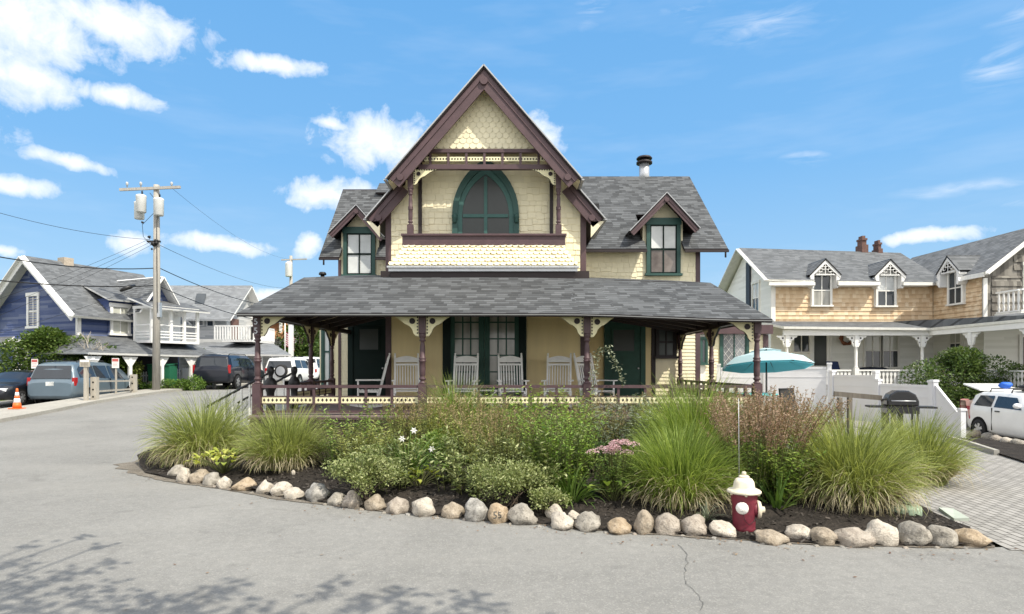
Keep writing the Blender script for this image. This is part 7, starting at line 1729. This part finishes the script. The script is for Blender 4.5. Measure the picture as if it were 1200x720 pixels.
# ================================================================ trees and bushes on the left
LT = leafmat('tree leaves', [(.028,.060,.012),(.070,.125,.026),(.15,.22,.06)], .35, .45, .8); LB = leafmat('bush leaves', [(.035,.070,.014),(.085,.145,.030),(.19,.25,.075)], .3, .4, .9)
shrub_tree('bush', (X_(66,30.4),30.4,terrain(-22,30)), [((-1.6,0,1.6),(1.1,.7,1.2)),((-.4,0,2.0),(1.2,.8,1.2)),((.9,0,1.8),(1.1,.8,1.1)),((1.9,.1,1.5),(.9,.7,1.0)),((-.9,-.2,.8),(1.8,.6,.9)),((-.5,0,2.75),(.9,.6,.55))], 20000, 21, [LB, LM['bark']], 'tall green bush against the blue house behind the minivan', 'bush', .13, .075, gap=.3).scale = (1.15,1.1,1.06)
shrub_tree('bush', (X_(143,31.5),31.5,terrain(-20,31)), [((0,0,.9),(.9,.7,.8)),((.5,0,1.4),(.5,.5,.5)),((-.5,0,.6),(.8,.6,.6))], 5000, 22, [leafmat('yellow green bush leaves', [(.06,.09,.015),(.14,.18,.035),(.27,.29,.08)], .3), LM['bark']], 'yellow green bush behind the right parking sign', 'bush', .12, .07)
shrub_tree('weedy_bush', (X_(197,32.2),32.2,terrain(-18.8,32)), [((-1.1,0,.4),(.35,.4,.45)),((.0,0,.28),(.5,.4,.34)),((.7,.1,.28),(.4,.4,.34)),((1.3,.2,.35),(.5,.4,.45))], 5200, 23, [leafmat('weed leaves', [(.045,.095,.015),(.11,.20,.035),(.22,.32,.08)], .3), LM['bark']], 'bright green weeds around the foot of the utility pole and bins', 'weeds', .10, .05)
shrub_tree('flowering_bush', (X_(236,36.8),36.8,terrain(-18,36)), [((0,0,1.3),(.7,.6,1.0)),((.5,0,.7),(.6,.5,.6))], 2600, 24, [LB, LM['bark']], 'loose bush growing by the porch beside the dark SUV', 'bush', .13, .07)
t = empty('bare_tree', (X_(106,29.6),29.6,terrain(-20,29)), 'small leafless pale tree behind the minivan roof', 'tree'); rnd = random.Random(6); m = MB()
def branch(p, d, L, r, lv):
    q = p + d*L*.5 + Vector((rnd.uniform(-.06,.06),0,.03)); e = p + d*L; m.tube([p,q,e], [r,r*.8,r*.55], 5, 0, False)
    if lv:
        for _ in range(3 if lv > 1 else 4): branch(p.lerp(e, rnd.uniform(.45,1)), (d+Vector((rnd.uniform(-.8,.8),rnd.uniform(-.6,.6),rnd.uniform(-.1,.5)))).normalized(), L*rnd.uniform(.5,.75), r*.55, lv-1)
branch(Vector((0,0,0)), Vector((.05,0,1)), 1.5, .085, 4); m.build('trunk', paint('pale dead wood', (.42,.38,.32), .85, .2, 5), t)
for k, (u, Y, H, lab) in enumerate(((350,50,6.2,'leafy green tree beyond the parked white cars'),(371,54,6.8,'green tree seen between the porch posts'),(393,58,6.6,'green tree half hidden behind the porch corner'),(405,47,5.4,'green tree behind the left wing of the main house'))):
    shrub_tree('tree', (X_(u,Y),Y,.5), [((0,0,H*.62),(1.6,1.4,H*.30)),((-1.1,0,H*.50),(1.1,1,H*.24)),((1.2,.2,H*.52),(1.1,1,H*.26)),((.2,0,H*.28),(1.5,1.2,H*.25)),((.3,.2,H*.82),(.9,.9,H*.15))], 6500, 30+k, [LT, LM['bark']], lab, 'tree', .24, .15, .14, 8, .28, 'trees at the end of the street', H*.4)
# far wood that closes the horizon
m = MB(); rnd = random.Random(8)
for k in range(150):
    x = -150+k*2+rnd.uniform(-2,2); y = 120+rnd.uniform(-6,14); h = rnd.uniform(3.0,6.0)
    m.blob((x,y,h*.45), (rnd.uniform(2,4),2.5,h*.6), 2, 0, .32, 1.6, k)
tag(m.build('far_wood', leafmat('far foliage', [(.03,.055,.018),(.06,.10,.03),(.10,.14,.05)], .1, .9, .5)), kind='stuff')
# the tree behind the viewer whose boughs shade the road
rnd = random.Random(12); t = empty('shade_tree', (-2.5,-5.0,0), 'tall leafy tree beside the road behind the viewer, casting dappled shade', 'tree')
targets = []
for (u, v, r_, n_) in ((25,695,.34,75),(5,665,.20,24),(70,678,.20,24),(110,700,.20,40),(160,714,.30,60),(205,718,.22,40),(130,660,.12,10),(265,690,.16,26),(240,700,.14,18),(300,712,.14,20),(390,692,.15,24),(430,706,.16,28),(470,698,.13,16),(480,716,.14,18),(545,703,.17,26),(570,712,.12,12),(95,632,.10,10),(40,640,.10,12),(120,640,.09,9),(-60,690,.5,120),(-80,730,.6,220),(60,745,.5,220),(200,750,.5,220),(330,745,.3,100),(470,750,.3,90),(640,760,.4,120)):
    g = G(u, v); hgt = rnd.uniform(5.0,6.6); k_ = hgt/to_sun.z; targets.append((g + to_sun*k_, r_, n_))
m = MB(); c = MB(); m.tube([(0,0,-.2),(.1,.2,2.5),(.0,.5,5)], [.28,.22,.17], 10); O_ = Vector((-2.5,-5,0))
for k in range(40): targets.append((Vector((rnd.uniform(-8,2.5),rnd.uniform(-9,-2.2),rnd.uniform(5,8.5))), rnd.uniform(.5,.9), 110))
for (p, r_, n_) in targets:
    q = p - O_; s = Vector((0,.4,rnd.uniform(3,5))); m.tube([s, s.lerp(q,.5)+Vector((0,0,.4)), q], [.07,.04,.012], 5, 0, False)
    for _ in range(int(n_*.8)):
        g = Vector((rnd.gauss(0,1),rnd.gauss(0,1),rnd.gauss(0,.6)))*r_*.6; quad_leaf(c, q+g, Vector((rnd.gauss(0,1),rnd.gauss(0,1),rnd.gauss(0,.4))), Vector((0,0,1)), .13, .075, 0)
m.build('trunk', LM['bark'], t); c.build('crown', LT, t)
